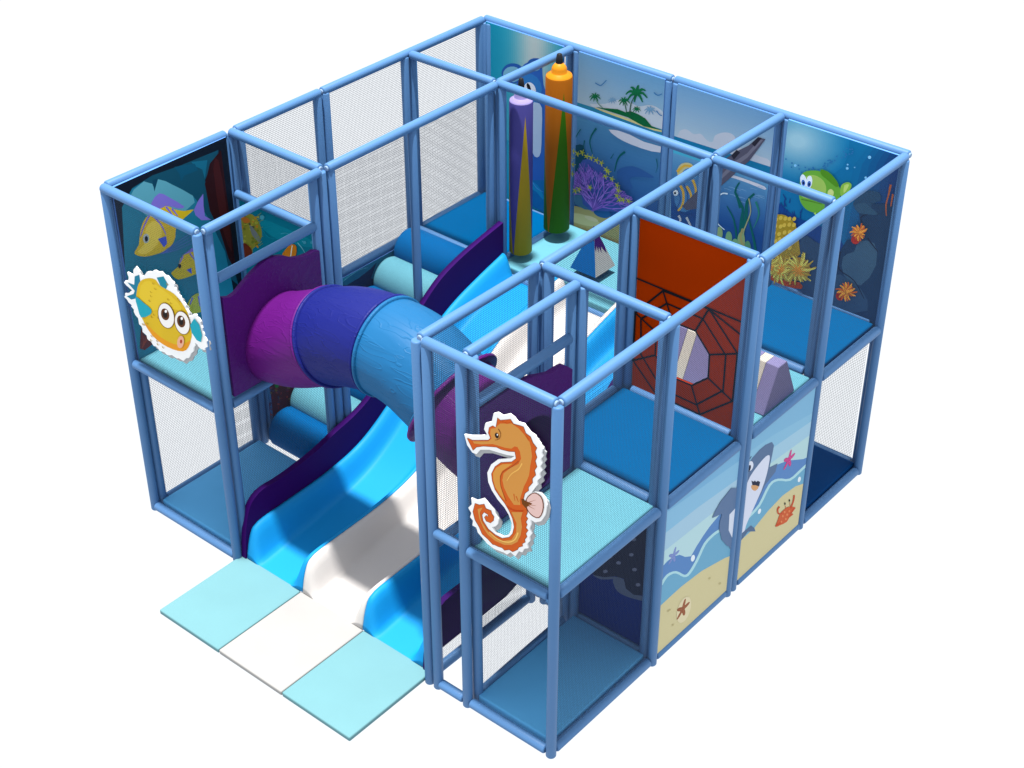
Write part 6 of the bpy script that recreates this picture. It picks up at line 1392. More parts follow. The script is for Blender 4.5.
(16,22,48,2621,1331,2614,1322,2605,1317,2595,1316,2584,1320,2575,1327,2569,1337,2565,1349,2565,1362,2569,1373,2576,1381,2585,1386,2596,1387,2606,1384,2615,1376,2621,1366,2625,1354,2625,1342),
(40,60,90,2577,1439,2617,1468,2610,1475,2560,1455),
(24,34,62,2657,1185,2697,1149,2716,1150,2746,1116,2766,1118,2812,1077,2804,1033,2685,1112),
(214,160,110,2666,1129,2734,1088,2798,1037,2786,1018,2749,1018,2715,1040,2684,1071,2663,1109),
(200,62,136,3307,1147,3318,1131,3318,1101,3313,1078,3314,1070,3322,1068,3345,1071,3375,1069,3390,1056,3378,1040,3350,1031,3327,1029,3319,1025,3320,1017,3330,996,3337,967,3330,948,3311,955,3293,979,3284,1001,3278,1007,3271,1003,3254,987,3228,972,3209,973,3209,993,3227,1017,3244,1032,3248,1040,3243,1046,3222,1057,3199,1076,3195,1096,3214,1102,3242,1092,3262,1080,3270,1078,3274,1086,3279,1109,3290,1136),
(226,110,170,3292,1081,3298,1078,3298,1072,3292,1069,3287,1072,3287,1078),
(226,110,170,3297,1107,3303,1104,3303,1097,3297,1094,3292,1097,3292,1104),
(226,110,170,3302,1127,3307,1124,3307,1118,3302,1115,3296,1118,3296,1124),
(226,110,170,3317,1054,3323,1051,3323,1044,3317,1041,3312,1044,3312,1051),
(226,110,170,3343,1057,3349,1054,3349,1047,3343,1044,3338,1047,3338,1054),
(226,110,170,3364,1059,3370,1056,3370,1050,3364,1047,3359,1050,3359,1056),
(226,110,170,3299,1022,3305,1018,3305,1012,3299,1009,3294,1012,3294,1018),
(226,110,170,3310,998,3315,995,3315,988,3310,985,3305,988,3305,995),
(226,110,170,3319,979,3324,976,3324,969,3319,966,3313,969,3313,976),
(226,110,170,3263,1029,3268,1026,3268,1020,3263,1016,3257,1020,3257,1026),
(226,110,170,3243,1011,3249,1008,3249,1002,3243,999,3238,1002,3238,1008),
(226,110,170,3228,997,3233,994,3233,988,3228,984,3223,988,3223,994),
(226,110,170,3259,1066,3264,1063,3264,1056,3259,1053,3253,1056,3253,1063),
(226,110,170,3236,1079,3241,1076,3241,1069,3236,1066,3230,1069,3230,1076),
(226,110,170,3217,1089,3223,1086,3223,1080,3217,1076,3212,1080,3212,1086),
(204,92,46,3182,340,3188,368,3208,399,3222,433,3246,460,3296,466,3356,459,3414,433,3465,400,3499,370,3512,345,3483,333,3442,321,3420,290,3390,268,3327,283,3260,307,3212,322),
(196,74,34,3282,445,3261,454,3233,466,3218,475,3210,489,3202,512,3199,529,3204,536,3216,539,3226,540,3199,570,3190,568,3176,563,3169,551,3173,528,3185,499,3207,469,3240,446,3271,432,3292,424),
(196,74,34,3440,387,3449,400,3460,418,3470,436,3476,451,3480,465,3483,479,3483,496,3482,512,3481,524,3448,545,3450,533,3452,517,3452,501,3451,487,3447,473,3442,458,3434,440,3423,421,3416,407),
(196,74,34,3416,297,3495,289,3470,320,3398,320),
(196,74,34,3439,318,3526,347,3496,378,3417,341),
(196,74,34,3299,332,3170,364,3190,334,3315,309),
(20,20,20,3322,523,3322,517,3321,514,3318,512,3314,513,3309,516,3304,521,3300,527,3297,533,3295,539,3295,545,3296,548,3299,550,3303,549,3308,546,3313,541,3317,535,3320,529),
(196,84,40,3314,507,3334,448,3342,444,3322,503),
(20,20,20,3400,512,3400,507,3399,503,3396,501,3391,502,3387,505,3382,510,3377,516,3374,522,3372,529,3372,534,3374,538,3377,539,3381,538,3385,535,3390,531,3395,525,3398,518),
(196,84,40,3392,496,3412,437,3420,432,3400,492),
(226,130,80,3313,384,3309,376,3297,379,3282,393,3274,408,3278,417,3291,413,3305,400),
(226,130,80,3392,352,3389,343,3376,347,3361,360,3353,376,3357,384,3370,381,3384,367),
(226,130,80,3375,312,3371,303,3358,307,3344,320,3336,336,3339,345,3352,341,3367,328),
(226,130,80,3299,326,3295,317,3283,321,3268,334,3260,350,3264,358,3277,355,3291,341),
(226,130,80,3425,374,3422,365,3409,368,3394,382,3386,398,3390,406,3402,403,3417,389),
(226,130,80,3336,417,3333,408,3320,412,3306,425,3298,441,3301,449,3314,446,3328,432),
]),
'manta': ('y',1.33,(None, None),[
(1,26,92,3720,120,4800,120,4800,1600,3720,1600),
(70,80,102,4420,718,4479,748,4544,754,4561,713,4573,666,4607,650,4655,653,4731,683,4796,708,4800,704,4800,660,4799,658,4729,628,4641,601,4571,584,4512,579,4472,586,4445,610,4420,664),
(70,80,102,4203,622,4243,634,4310,656,4381,698,4439,732,4457,731,4440,709,4374,663,4295,619,4233,613),
(26,28,46,4194,643,4228,627,4327,662,4439,736,4528,758,4557,666,4639,643,4800,722,4800,1600,4405,1600,4297,993,4140,735),
(90,96,118,4361,746,4360,739,4356,731,4350,723,4342,716,4333,711,4325,709,4319,710,4314,713,4313,718,4314,726,4318,734,4324,741,4332,748,4340,753,4348,755,4355,755,4359,751),
(90,96,118,4493,914,4491,907,4488,899,4481,891,4474,885,4466,880,4458,878,4451,879,4447,882,4445,887,4446,894,4450,902,4456,910,4464,916,4472,921,4480,923,4486,922,4491,919),
(90,96,118,4616,1070,4615,1064,4612,1056,4606,1048,4598,1042,4590,1038,4582,1036,4576,1036,4572,1039,4570,1045,4571,1052,4575,1059,4581,1067,4588,1073,4596,1078,4604,1080,4610,1079,4615,1076),
(90,96,118,4656,932,4655,925,4651,917,4645,909,4638,903,4629,898,4622,896,4615,897,4611,900,4609,906,4610,913,4614,920,4620,928,4628,934,4636,939,4643,941,4650,940,4654,937),
(90,96,118,4700,791,4699,784,4696,776,4690,769,4682,762,4674,757,4666,755,4660,756,4655,759,4654,764,4655,772,4658,779,4664,787,4672,794,4680,798,4688,800,4694,800,4699,797),
(90,96,118,4785,1026,4784,1019,4781,1012,4775,1004,4767,998,4759,993,4752,991,4746,992,4741,995,4739,1001,4740,1007,4744,1015,4750,1023,4757,1029,4765,1033,4773,1035,4779,1035,4784,1032),
(90,96,118,4479,1093,4478,1086,4474,1078,4468,1071,4461,1064,4452,1060,4445,1058,4438,1058,4434,1062,4432,1067,4433,1074,4437,1082,4443,1089,4451,1096,4459,1100,4467,1102,4473,1101,4477,1098),
(90,96,118,4631,1242,4630,1235,4626,1228,4620,1220,4613,1214,4605,1210,4597,1208,4591,1208,4587,1212,4585,1217,4586,1224,4590,1231,4596,1239,4603,1245,4611,1249,4619,1251,4625,1250,4629,1247),
(90,96,118,4405,934,4404,927,4400,919,4394,911,4387,905,4378,900,4370,898,4364,899,4359,902,4358,907,4359,915,4363,922,4369,930,4377,936,4385,941,4393,943,4399,943,4404,939),
(90,96,118,4773,1236,4772,1229,4768,1222,4762,1215,4755,1208,4747,1204,4740,1202,4733,1203,4729,1206,4727,1211,4728,1218,4732,1225,4738,1233,4745,1239,4753,1243,4761,1245,4767,1244,4771,1241),
]),
'seahorse': ('y',-0.105,(14, 20),[
(236,236,236,4064,2841,4126,2860,4216,2902,4285,2942,4255,2978,4267,3035,4328,3079,4345,3157,4383,3182,4426,3175,4490,3219,4532,3209,4564,3183,4622,3195,4649,3168,4680,3148,4722,3142,4738,3110,4770,3095,4775,3072,4791,3064,4781,3019,4792,2999,4772,2959,4788,2936,4767,2895,4789,2875,4763,2831,4774,2800,4742,2758,4750,2726,4727,2693,4696,2630,4728,2654,4781,2668,4818,2640,4833,2584,4821,2492,4784,2414,4730,2375,4687,2379,4693,2339,4677,2287,4701,2256,4677,2210,4683,2175,4656,2132,4667,2099,4628,2073,4612,2030,4578,2023,4545,1954,4500,1969,4466,1929,4432,1931,4397,1924,4340,1915,4271,1929,4213,1966,4179,1987,4168,2027,4127,2028,4134,2077,4105,2095,4118,2141,4089,2177,4125,2229,4120,2285,4172,2288,4242,2342,4292,2315,4343,2286,4354,2254,4385,2226,4376,2171,4353,2137,4319,2113,4353,2080,4432,2084,4477,2119,4505,2184,4511,2254,4483,2316,4444,2361,4378,2403,4322,2461,4289,2520,4281,2602,4319,2695,4380,2767,4500,2836,4538,2876,4468,2852,4391,2836,4303,2819,4214,2776,4179,2720,4140,2714,4090,2759),
(110,50,16,4092,2819,4141,2821,4294,2894,4322,2932,4302,2969,4309,3016,4338,3042,4373,3046,4388,3138,4409,3122,4499,3174,4525,3147,4574,3156,4614,3164,4635,3119,4677,3109,4699,3069,4735,3042,4720,3005,4736,2962,4720,2923,4737,2880,4716,2839,4727,2804,4696,2758,4699,2723,4661,2662,4665,2635,4630,2593,4616,2534,4638,2471,4655,2427,4641,2387,4659,2373,4639,2333,4652,2315,4639,2277,4661,2265,4640,2224,4651,2202,4629,2163,4636,2144,4608,2114,4614,2096,4576,2065,4564,2036,4522,1993,4489,1995,4444,1965,4423,1978,4388,1968,4353,1966,4332,1960,4286,1984,4229,2003,4201,2056,4162,2102,4143,2169,4164,2254,4200,2255,4244,2286,4260,2254,4311,2261,4316,2237,4336,2221,4332,2187,4307,2154,4271,2150,4255,2174,4268,2193,4288,2188,4287,2221,4245,2223,4218,2177,4229,2123,4280,2070,4350,2050,4420,2054,4490,2103,4526,2158,4543,2235,4526,2305,4493,2364,4454,2410,4404,2449,4360,2491,4336,2556,4328,2614,4361,2692,4414,2754,4512,2807,4558,2863,4547,2924,4490,2901,4415,2882,4371,2882,4248,2831,4179,2789,4150,2746,4128,2784,4098,2828,4090,2820,4120,2777,4147,2736,4182,2783,4248,2823,4369,2873,4412,2873,4489,2892,4540,2915,4550,2862,4510,2814,4412,2761,4354,2694,4319,2611,4327,2549,4352,2483,4396,2440,4446,2401,4485,2356,4518,2298,4534,2231,4518,2158,4487,2109,4421,2063,4355,2061,4287,2080,4237,2131,4227,2181,4246,2215,4280,2212,4282,2192,4268,2202,4246,2169,4264,2140,4308,2145,4340,2187,4345,2228,4324,2245,4317,2271,4266,2264,4249,2297,4201,2265,4157,2257,4133,2164,4153,2094,4193,2047,4222,1994,4280,1974,4326,1949,4350,1956,4384,1958,4418,1967,4442,1955,4488,1986,4522,1984,4570,2032,4581,2060,4620,2093,4615,2113,4644,2144,4638,2165,4660,2205,4648,2227,4670,2270,4648,2283,4661,2320,4648,2336,4667,2377,4650,2392,4664,2432,4647,2478,4625,2539,4637,2592,4672,2635,4669,2662,4707,2723,4704,2758,4735,2806,4724,2842,4745,2884,4729,2927,4744,2966,4728,3009,4743,3047,4706,3076,4684,3117,4642,3127,4620,3172,4576,3165,4530,3156,4502,3182,4410,3131,4381,3139,4365,3047,4338,3050,4302,3017,4293,2964,4313,2928,4293,2902,4143,2830,4096,2828),
(204,90,24,4094,2824,4142,2826,4293,2898,4318,2930,4297,2967,4305,3017,4338,3046,4369,3047,4385,3138,4409,3127,4501,3178,4527,3151,4575,3160,4617,3168,4639,3123,4681,3113,4702,3072,4739,3044,4724,3007,4740,2964,4725,2925,4741,2882,4720,2841,4731,2805,4700,2758,4703,2723,4665,2662,4669,2635,4633,2593,4620,2536,4643,2475,4659,2430,4645,2390,4663,2375,4643,2335,4657,2318,4644,2280,4666,2268,4644,2225,4655,2204,4633,2164,4640,2144,4612,2114,4617,2094,4578,2062,4567,2034,4522,1989,4488,1991,4443,1960,4420,1973,4386,1963,4352,1961,4329,1954,4283,1979,4225,1999,4197,2051,4158,2098,4138,2166,4160,2256,4200,2260,4247,2292,4263,2259,4314,2266,4320,2241,4340,2224,4336,2187,4308,2149,4268,2145,4251,2172,4268,2198,4285,2190,4283,2217,4246,2219,4222,2179,4233,2127,4284,2075,4352,2056,4421,2059,4489,2106,4522,2158,4539,2233,4522,2301,4489,2360,4450,2405,4400,2445,4356,2487,4332,2552,4323,2612,4357,2693,4413,2757,4511,2811,4554,2863,4543,2920,4490,2897,4413,2877,4370,2877,4248,2827,4180,2786,4148,2741,4124,2780),
(206,142,66,4318,3013,4360,3037,4387,3076,4409,3101,4511,3149,4575,3138,4623,3110,4671,3077,4687,3029,4698,2953,4683,2864,4673,2776,4652,2713,4625,2647,4609,2586,4588,2511,4594,2465,4533,2436,4478,2487,4439,2548,4425,2608,4437,2674,4500,2753,4576,2827,4599,2885,4588,2941,4565,2971,4538,2963,4511,2930,4457,2911,4392,2898,4337,2887,4226,2831,4158,2807,4148,2821,4293,2890,4326,2929,4314,2964),
(212,146,62,4338,2628,4366,2687,4424,2749,4522,2803,4489,2763,4424,2689,4401,2630,4406,2558,4450,2431,4400,2463,4356,2511,4339,2567),
(150,70,20,4574,2854,4558,2832,4534,2801,4509,2770,4483,2743,4455,2716,4433,2690,4418,2666,4409,2644,4404,2621,4401,2595,4403,2567,4409,2537,4424,2500,4444,2460,4459,2433,4464,2437,4449,2465,4429,2504,4415,2541,4408,2571,4407,2598,4410,2623,4415,2645,4423,2666,4437,2688,4458,2713,4486,2739,4513,2767,4538,2798,4562,2829,4578,2851),
(232,178,90,4602,2848,4596,2830,4586,2806,4572,2782,4554,2759,4530,2734,4508,2707,4490,2676,4475,2643,4465,2621,4470,2620,4481,2643,4496,2675,4514,2704,4535,2729,4559,2753,4580,2778,4595,2805,4606,2830,4614,2848),
(206,142,66,4511,2358,4616,2412,4599,2344,4611,2274,4600,2191,4567,2106,4511,2048,4443,2011,4352,2001,4283,2021,4238,2064,4199,2133,4183,2214,4235,2258,4205,2192,4218,2121,4272,2060,4341,2035,4432,2044,4511,2098,4556,2189,4558,2278),
(236,190,100,4566,2196,4561,2175,4552,2145,4540,2118,4523,2097,4502,2077,4477,2060,4450,2048,4419,2039,4388,2035,4355,2040,4321,2051,4297,2058,4293,2052,4317,2044,4350,2032,4384,2027,4416,2030,4448,2038,4477,2051,4504,2068,4528,2090,4549,2115,4563,2146,4573,2177,4579,2199),
(190,66,8,4462,2380,4479,2378,4503,2375,4531,2378,4564,2390,4597,2407,4621,2419,4621,2432,4598,2420,4565,2404,4535,2393,4511,2392,4487,2395,4471,2398),
(204,90,24,4551,2522,4576,2482,4579,2485,4559,2530),
(204,90,24,4529,2533,4543,2476,4546,2479,4537,2539),
(204,90,24,4408,3117,4424,3119,4447,3121,4468,3126,4486,3136,4501,3149,4512,3158,4511,3160,4500,3152,4485,3140,4469,3132,4449,3128,4427,3127,4411,3126),
(204,90,24,4635,3104,4669,3071,4672,3074,4642,3111),
(110,50,16,4649,2551,4664,2583,4685,2611,4705,2633,4728,2648,4758,2652,4785,2644,4801,2622,4810,2591,4811,2552,4804,2511,4790,2470,4770,2438,4744,2424,4717,2421,4692,2427,4671,2440,4656,2456,4647,2479,4644,2514),
(226,190,182,4657,2552,4671,2581,4689,2605,4707,2627,4728,2641,4754,2644,4779,2636,4794,2615,4801,2584,4802,2549,4796,2511,4784,2474,4766,2445,4745,2433,4721,2432,4698,2437,4678,2448,4664,2464,4656,2486,4653,2518),
(110,60,10,4604,2530,4653,2532,4707,2538,4686,2513,4643,2466,4612,2486),
(170,110,80,4676,2532,4739,2588,4739,2589,4674,2537),
(170,110,80,4674,2509,4739,2534,4740,2537,4675,2516),
(170,110,80,4668,2496,4729,2497,4730,2499,4671,2503),
(110,50,16,4390,3045,4397,3037,4407,3024,4412,3010,4410,2995,4404,2978,4396,2964,4384,2952,4370,2942,4359,2936,4359,2933,4370,2939,4386,2949,4399,2962,4408,2978,4414,2996,4416,3013,4411,3028,4402,3041,4395,3050),
(40,24,14,4392,2994,4395,2987,4395,2979,4392,2972,4388,2965,4383,2961,4377,2959,4371,2960,4366,2964,4362,2969,4360,2977,4360,2985,4362,2992,4366,2998,4371,3003,4377,3005,4383,3004,4389,3000),
(240,240,240,4389,2996,4389,2993,4388,2990,4386,2987,4385,2986,4383,2985,4381,2985,4379,2986,4379,2988,4378,2991,4379,2994,4380,2997,4381,2999,4383,3001,4385,3002,4386,3002,4388,3001,4389,2999),
]),
'puffer': ('y',-0.085,(35, None),[
(240,240,240,159,2615,162,2623,190,2624,204,2631,203,2646,215,2662,220,2683,208,2712,214,2728,235,2726,243,2726,256,2726,282,2725,296,2747,304,2785,326,2810,343,2825,349,2835,364,2824,382,2803,385,2799,384,2789,390,2764,387,2755,391,2761,421,2769,456,2793,488,2832,524,2851,558,2859,585,2884,615,2897,644,2893,669,2903,694,2913,717,2899,740,2893,767,2902,791,2887,811,2868,833,2871,843,2857,839,2825,845,2817,856,2809,861,2777,877,2761,906,2760,914,2733,920,2710,950,2710,961,2693,957,2665,978,2654,992,2636,980,2608,994,2600,1025,2612,1030,2622,1042,2636,1079,2652,1090,2645,1090,2629,1119,2621,1135,2607,1123,2585,1132,2566,1147,2547,1137,2527,1141,2512,1165,2501,1167,2488,1163,2473,1181,2455,1187,2434,1175,2414,1179,2393,1181,2372,1157,2356,1142,2340,1141,2324,1119,2319,1097,2319,1093,2315,1079,2316,1055,2328,1051,2336,1047,2343,1025,2349,1018,2340,1022,2320,1007,2304,992,2286,987,2255,968,2228,941,2206,926,2173,905,2144,873,2130,848,2106,825,2080,795,2081,766,2083,741,2070,710,2071,676,2077,640,2059,603,2049,574,2062,542,2057,509,2048,489,2068,466,2078,433,2068,416,2083,405,2105,374,2100,353,2111,351,2143,327,2151,300,2159,305,2193,296,2215,266,2225,266,2255,265,2286,231,2305,217,2331,223,2357,203,2368,189,2376,202,2388,192,2396,160,2405,153,2417,142,2428,114,2438,114,2449,131,2460,126,2471,132,2484,171,2500,199,2518,215,2538,239,2552,233,2561,193,2572,169,2577,161,2582,144,2592,141,2601,159,2606),
(14,120,150,311,2724,380,2767,379,2675,335,2590,286,2495,209,2453,150,2463,255,2528,279,2568,192,2619,285,2630),
(14,130,155,619,2830,715,2878,763,2819,710,2733,656,2762),
(214,178,30,350,2663,377,2698,412,2729,460,2759,512,2784,561,2799,603,2802,622,2786,640,2767,678,2761,725,2759,779,2758,832,2751,875,2730,913,2701,947,2667,975,2626,991,2576,999,2519,1000,2460,989,2398,961,2330,924,2268,887,2223,840,2190,775,2169,702,2158,635,2151,568,2153,501,2165,439,2187,388,2224,347,2270,319,2319,300,2372,287,2429,284,2486,294,2535,311,2581,328,2624),
(226,150,20,347,2270,375,2270,430,2252,488,2229,556,2209,633,2204,712,2210,784,2227,852,2255,921,2314,967,2354,957,2318,922,2259,887,2218,839,2185,773,2162,701,2148,633,2142,566,2144,499,2155,437,2177,379,2227),
(222,190,44,375,2656,437,2720,506,2757,558,2761,615,2749,699,2734,782,2715,842,2695,882,2672,905,2640,893,2610,818,2594,712,2571,587,2502,466,2439,382,2425,334,2454,338,2550),
(176,140,20,682,2599,695,2587,717,2600,716,2603,699,2593,691,2606),
(176,140,20,496,2649,509,2637,531,2650,531,2653,513,2643,505,2656),
(176,140,20,753,2640,766,2628,788,2641,788,2644,771,2634,762,2647),
(176,140,20,740,2819,753,2807,775,2819,774,2822,758,2813,749,2825),
(176,140,20,859,2722,872,2710,893,2723,893,2726,876,2716,868,2729),
(176,140,20,489,2606,502,2594,524,2606,524,2609,506,2600,498,2613),
(176,140,20,482,2148,495,2136,518,2149,517,2152,500,2142,491,2155),
(176,140,20,489,2421,502,2409,525,2422,524,2425,507,2415,498,2428),
(176,140,20,794,2290,807,2278,829,2291,829,2294,812,2284,803,2297),
(176,140,20,878,2710,891,2698,912,2710,912,2713,895,2704,887,2716),
(176,140,20,395,2120,408,2108,431,2122,431,2125,413,2114,404,2128),
(176,140,20,565,2707,578,2695,600,2707,599,2710,582,2701,574,2714),
(176,140,20,485,2116,498,2104,521,2118,520,2121,503,2110,494,2124),
(176,140,20,367,2500,380,2488,403,2501,403,2504,385,2494,376,2507),
(176,140,20,379,2287,392,2275,415,2288,415,2292,397,2281,388,2295),
(176,140,20,555,2115,568,2102,591,2116,590,2119,573,2109,564,2122),
(176,140,20,413,2414,426,2402,449,2415,448,2418,431,2408,422,2421),
(176,140,20,457,2385,470,2373,493,2386,492,2389,474,2379,466,2393),
(176,140,20,726,2666,739,2654,760,2667,760,2670,743,2660,734,2673),
(176,140,20,315,2253,329,2240,352,2254,351,2257,333,2247,325,2260),
(176,140,20,546,2412,559,2400,582,2413,581,2416,564,2406,555,2419),
(176,140,20,461,2549,474,2537,497,2550,496,2553,479,2543,470,2556),
(176,140,20,337,2258,350,2246,373,2259,373,2262,355,2252,346,2265),
(176,140,20,383,2438,397,2426,420,2439,419,2442,401,2432,393,2445),
(176,140,20,418,2173,432,2161,455,2175,454,2178,436,2167,427,2181),
(176,140,20,344,2335,357,2322,380,2336,380,2339,362,2329,353,2342),
(176,140,20,551,2756,564,2744,587,2756,586,2759,569,2750,560,2763),
(22,160,180,284,2520,332,2516,392,2494,447,2483,485,2467,486,2440,460,2405,393,2354,325,2320,303,2345,295,2396,281,2464),
(22,160,180,997,2518,1063,2609,1120,2569,1139,2476,1113,2395,1059,2393,1004,2446),
(120,80,30,799,2550,800,2517,793,2481,779,2446,759,2413,733,2385,704,2364,674,2351,644,2347,617,2352,595,2366,579,2389,570,2418,569,2452,576,2487,591,2523,611,2555,637,2583,666,2604,696,2617,726,2620,752,2615,774,2600,790,2578),
(240,236,232,789,2544,791,2513,785,2480,772,2446,753,2416,730,2390,703,2370,676,2358,648,2355,623,2360,603,2374,588,2396,580,2424,579,2455,585,2489,598,2522,617,2553,641,2579,667,2598,695,2609,722,2612,746,2607,766,2593,781,2571),
(90,48,16,731,2526,730,2505,723,2483,710,2462,692,2444,672,2433,653,2429,635,2432,623,2443,616,2460,617,2481,624,2504,637,2525,655,2542,675,2553,695,2557,712,2554,724,2543),
(20,12,10,704,2507,704,2496,700,2483,693,2472,683,2462,672,2456,662,2454,652,2456,645,2462,642,2472,642,2483,646,2496,653,2507,663,2517,674,2523,684,2525,694,2523,700,2517),
(245,245,245,706,2536,704,2530,700,2524,695,2519,689,2515,683,2513,678,2512,675,2514,673,2518,673,2523,675,2529,679,2535,684,2541,689,2545,695,2547,700,2547,704,2545,706,2542),
(120,80,30,999,2559,1000,2529,994,2496,981,2464,963,2434,939,2408,913,2388,885,2376,858,2372,833,2377,812,2390,797,2410,789,2437,788,2468,794,2501,807,2533,826,2563,850,2589,876,2608,904,2620,931,2623,955,2618,976,2605,990,2585),
(240,236,232,990,2554,991,2525,986,2495,974,2464,957,2436,936,2412,912,2394,886,2383,861,2380,839,2385,820,2398,806,2417,798,2443,797,2471,803,2502,815,2533,832,2560,853,2584,877,2602,903,2612,927,2615,950,2610,968,2598,982,2578),
(90,48,16,939,2540,939,2519,932,2497,919,2476,902,2459,882,2447,863,2443,846,2447,833,2458,827,2475,827,2495,834,2518,847,2539,864,2556,884,2567,903,2571,920,2567,932,2556),
(20,12,10,913,2521,913,2510,909,2498,902,2486,893,2477,882,2470,872,2468,862,2470,856,2477,852,2486,852,2497,856,2510,863,2521,872,2531,883,2537,893,2539,902,2537,909,2531),
(245,245,245,914,2550,912,2544,909,2538,904,2533,898,2529,892,2526,888,2526,884,2528,882,2532,882,2537,884,2543,888,2549,892,2554,898,2558,904,2561,909,2561,912,2559,914,2555),
(226,170,140,883,2298,872,2272,857,2247,839,2227,821,2214,805,2209,793,2213,786,2225,786,2245,791,2269,802,2295,817,2319,835,2339,853,2352,869,2357,881,2353,887,2341,888,2321),
(170,60,30,862,2299,859,2291,855,2283,850,2276,844,2271,838,2269,833,2269,830,2272,828,2278,829,2285,831,2293,835,2301,840,2307,846,2312,852,2315,857,2314,860,2311,862,2306),
]),
}

sc = bpy.context.scene
COL = sc.collection
PI = math.pi
# ------------------------------------------------------------------ materials
def lin(c):
    c = c/255.0
    return c/12.92 if c <= .04045 else ((c+.055)/1.055)**2.4
def hexlin(h): return tuple(lin(c) for c in h)+(1,)
def nodes(m):
    m.use_nodes = True
    nt = m.node_tree
    return nt, nt.nodes['Principled BSDF']
def foam(name, col, rough=.55, bump=.0, scale=40, spec=.15, var=.06, coat=0):
    m = bpy.data.materials.new(name); nt, b = nodes(m)
    N = nt.nodes; L = nt.links
    tc = N.new('ShaderNodeTexCoord')
    nz = N.new('ShaderNodeTexNoise'); nz.inputs['Scale'].default_value = 2.3; nz.inputs['Detail'].default_value = 4
    L.new(tc.outputs['Object'], nz.inputs['Vector'])
    mx = N.new('ShaderNodeMix'); mx.data_type = 'RGBA'
    mx.inputs['A'].default_value = tuple(c*(1-var) for c in col[:3])+(1,)
    mx.inputs['B'].default_value = tuple(min(1, c*(1+var)) for c in col[:3])+(1,)
    L.new(nz.outputs['Fac'], mx.inputs['Factor']); L.new(mx.outputs['Result'], b.inputs['Base Color'])
    b.inputs['Roughness'].default_value = rough
    b.inputs['Specular IOR Level'].default_value = spec
    b.inputs['Coat Weight'].default_value = coat
    if bump:
        n2 = N.new('ShaderNodeTexNoise'); n2.inputs['Scale'].default_value = scale; n2.inputs['Detail'].default_value = 3
        L.new(tc.outputs['Object'], n2.inputs['Vector'])
        bp = N.new('ShaderNodeBump'); bp.inputs['Strength'].default_value = bump; bp.inputs['Distance'].default_value = .01
        L.new(n2.outputs['Fac'], bp.inputs['Height']); L.new(bp.outputs['Normal'], b.inputs['Normal'])
    return m
M = {}
M['pipe'] = foam('blue_pipe_foam', (.068, .170, .355), .5, .12, 60, .22)
M['cyan'] = foam('light_blue_vinyl', (.092, .275, .345), .6, .1, 14, .08)
M['blue'] = foam('mid_blue_vinyl', (.0003, .070, .195), .7, .1, 14, .0)
M['rollblue'] = foam('roller_blue_vinyl', (.0004, .080, .24), .65, .1, 14, .03)
M['floorpad'] = foam('floor_pad_vinyl', (.10, .38, .70), .6, .1, 14, .1)
M['shaded_blue'] = foam('shaded_blue_floor_vinyl', (.001, .045, .17), .6, .1, 14, .05)  # the blue vinyl again, its colour darkened for the shade on this floor
M['matcyan'] = foam('landing_mat_blue', (.118, .255, .285), .6, .1, 10, .08)
M['matwhite'] = foam('landing_mat_white', (.305, .30, .295), .6, .1, 10, .08)
M['slideblue'] = foam('slide_blue_plastic', (.005, .225, .52), .55, .03, 6, .15, .03)
M['slidewhite'] = foam('slide_white_plastic', (.50, .48, .47), .55, .03, 6, .15, .02)
M['slidepurple'] = foam('slide_purple_vinyl', (.026, .0006, .085), .6, .05, 10, .08)
M['lavender'] = foam('lavender_vinyl', (.17, .155, .30), .6, .08, 14)
M['cream'] = foam('cream_vinyl', (.46, .43, .38), .6, .08, 14)
M['black'] = foam('black_nylon', (.01, .01, .012), .5)
M['bluedark'] = foam('pyramid_blue_vinyl', (.002, .085, .28), .6, .05, 14, .05)
M['orange'] = foam('orange_red_vinyl', (.44, .036, .001), .8, .08, 20, .0)
M['webline'] = foam('black_web_print', (.006, .005, .006), .6)
M['steel'] = foam('pale_fitting', (.20, .30, .45), .5, 0, 1, .2)
def bark(name, col):
    m = foam(name, col, .5, 0, 1, .15, .05)
    nt = m.node_tree; N = nt.nodes; L = nt.links; b = N['Principled BSDF']
    tc = N.new('ShaderNodeTexCoord'); mp = N.new('ShaderNodeMapping'); mp.inputs['Scale'].default_value = (1.3, 7, 7)
    L.new(tc.outputs['Object'], mp.inputs['Vector'])
    nz = N.new('ShaderNodeTexNoise'); nz.inputs['Scale'].default_value = 1.5; nz.inputs['Detail'].default_value = 1.5; nz.inputs['Distortion'].default_value = .5
    L.new(mp.outputs['Vector'], nz.inputs['Vector'])
    # thin ridges where the noise crosses a few levels, like moulded bark
    a = N.new('ShaderNodeMath'); a.operation = 'MULTIPLY'; a.inputs[1].default_value = 5
    L.new(nz.outputs['Fac'], a.inputs[0])
    f = N.new('ShaderNodeMath'); f.operation = 'FRACT'; L.new(a.outputs[0], f.inputs[0])
    cr = N.new('ShaderNodeValToRGB'); e = cr.color_ramp.elements
    e[0].position = 0; e[0].color = (0, 0, 0, 1); e[1].position = .10; e[1].color = (1, 1, 1, 1)
    k = e.new(.20); k.color = (.35, .35, .35, 1); k = e.new(1.0); k.color = (0, 0, 0, 1)
    L.new(f.outputs[0], cr.inputs['Fac'])
    bp = N.new('ShaderNodeBump'); bp.inputs['Strength'].default_value = .33; bp.inputs['Distance'].default_value = .012
    L.new(cr.outputs['Color'], bp.inputs['Height']); L.new(bp.outputs['Normal'], b.inputs['Normal'])
    return m
M['tpurple'] = bark('tunnel_magenta_plastic', (.085, .005, .130))
M['tdark'] = bark('tunnel_royal_blue_plastic', (.006, .010, .130))
M['tlight'] = bark('tunnel_sky_blue_plastic', (.008, .100, .245))
M['tpanel'] = bark('tunnel_panel_purple_plastic', (.065, .005, .13))
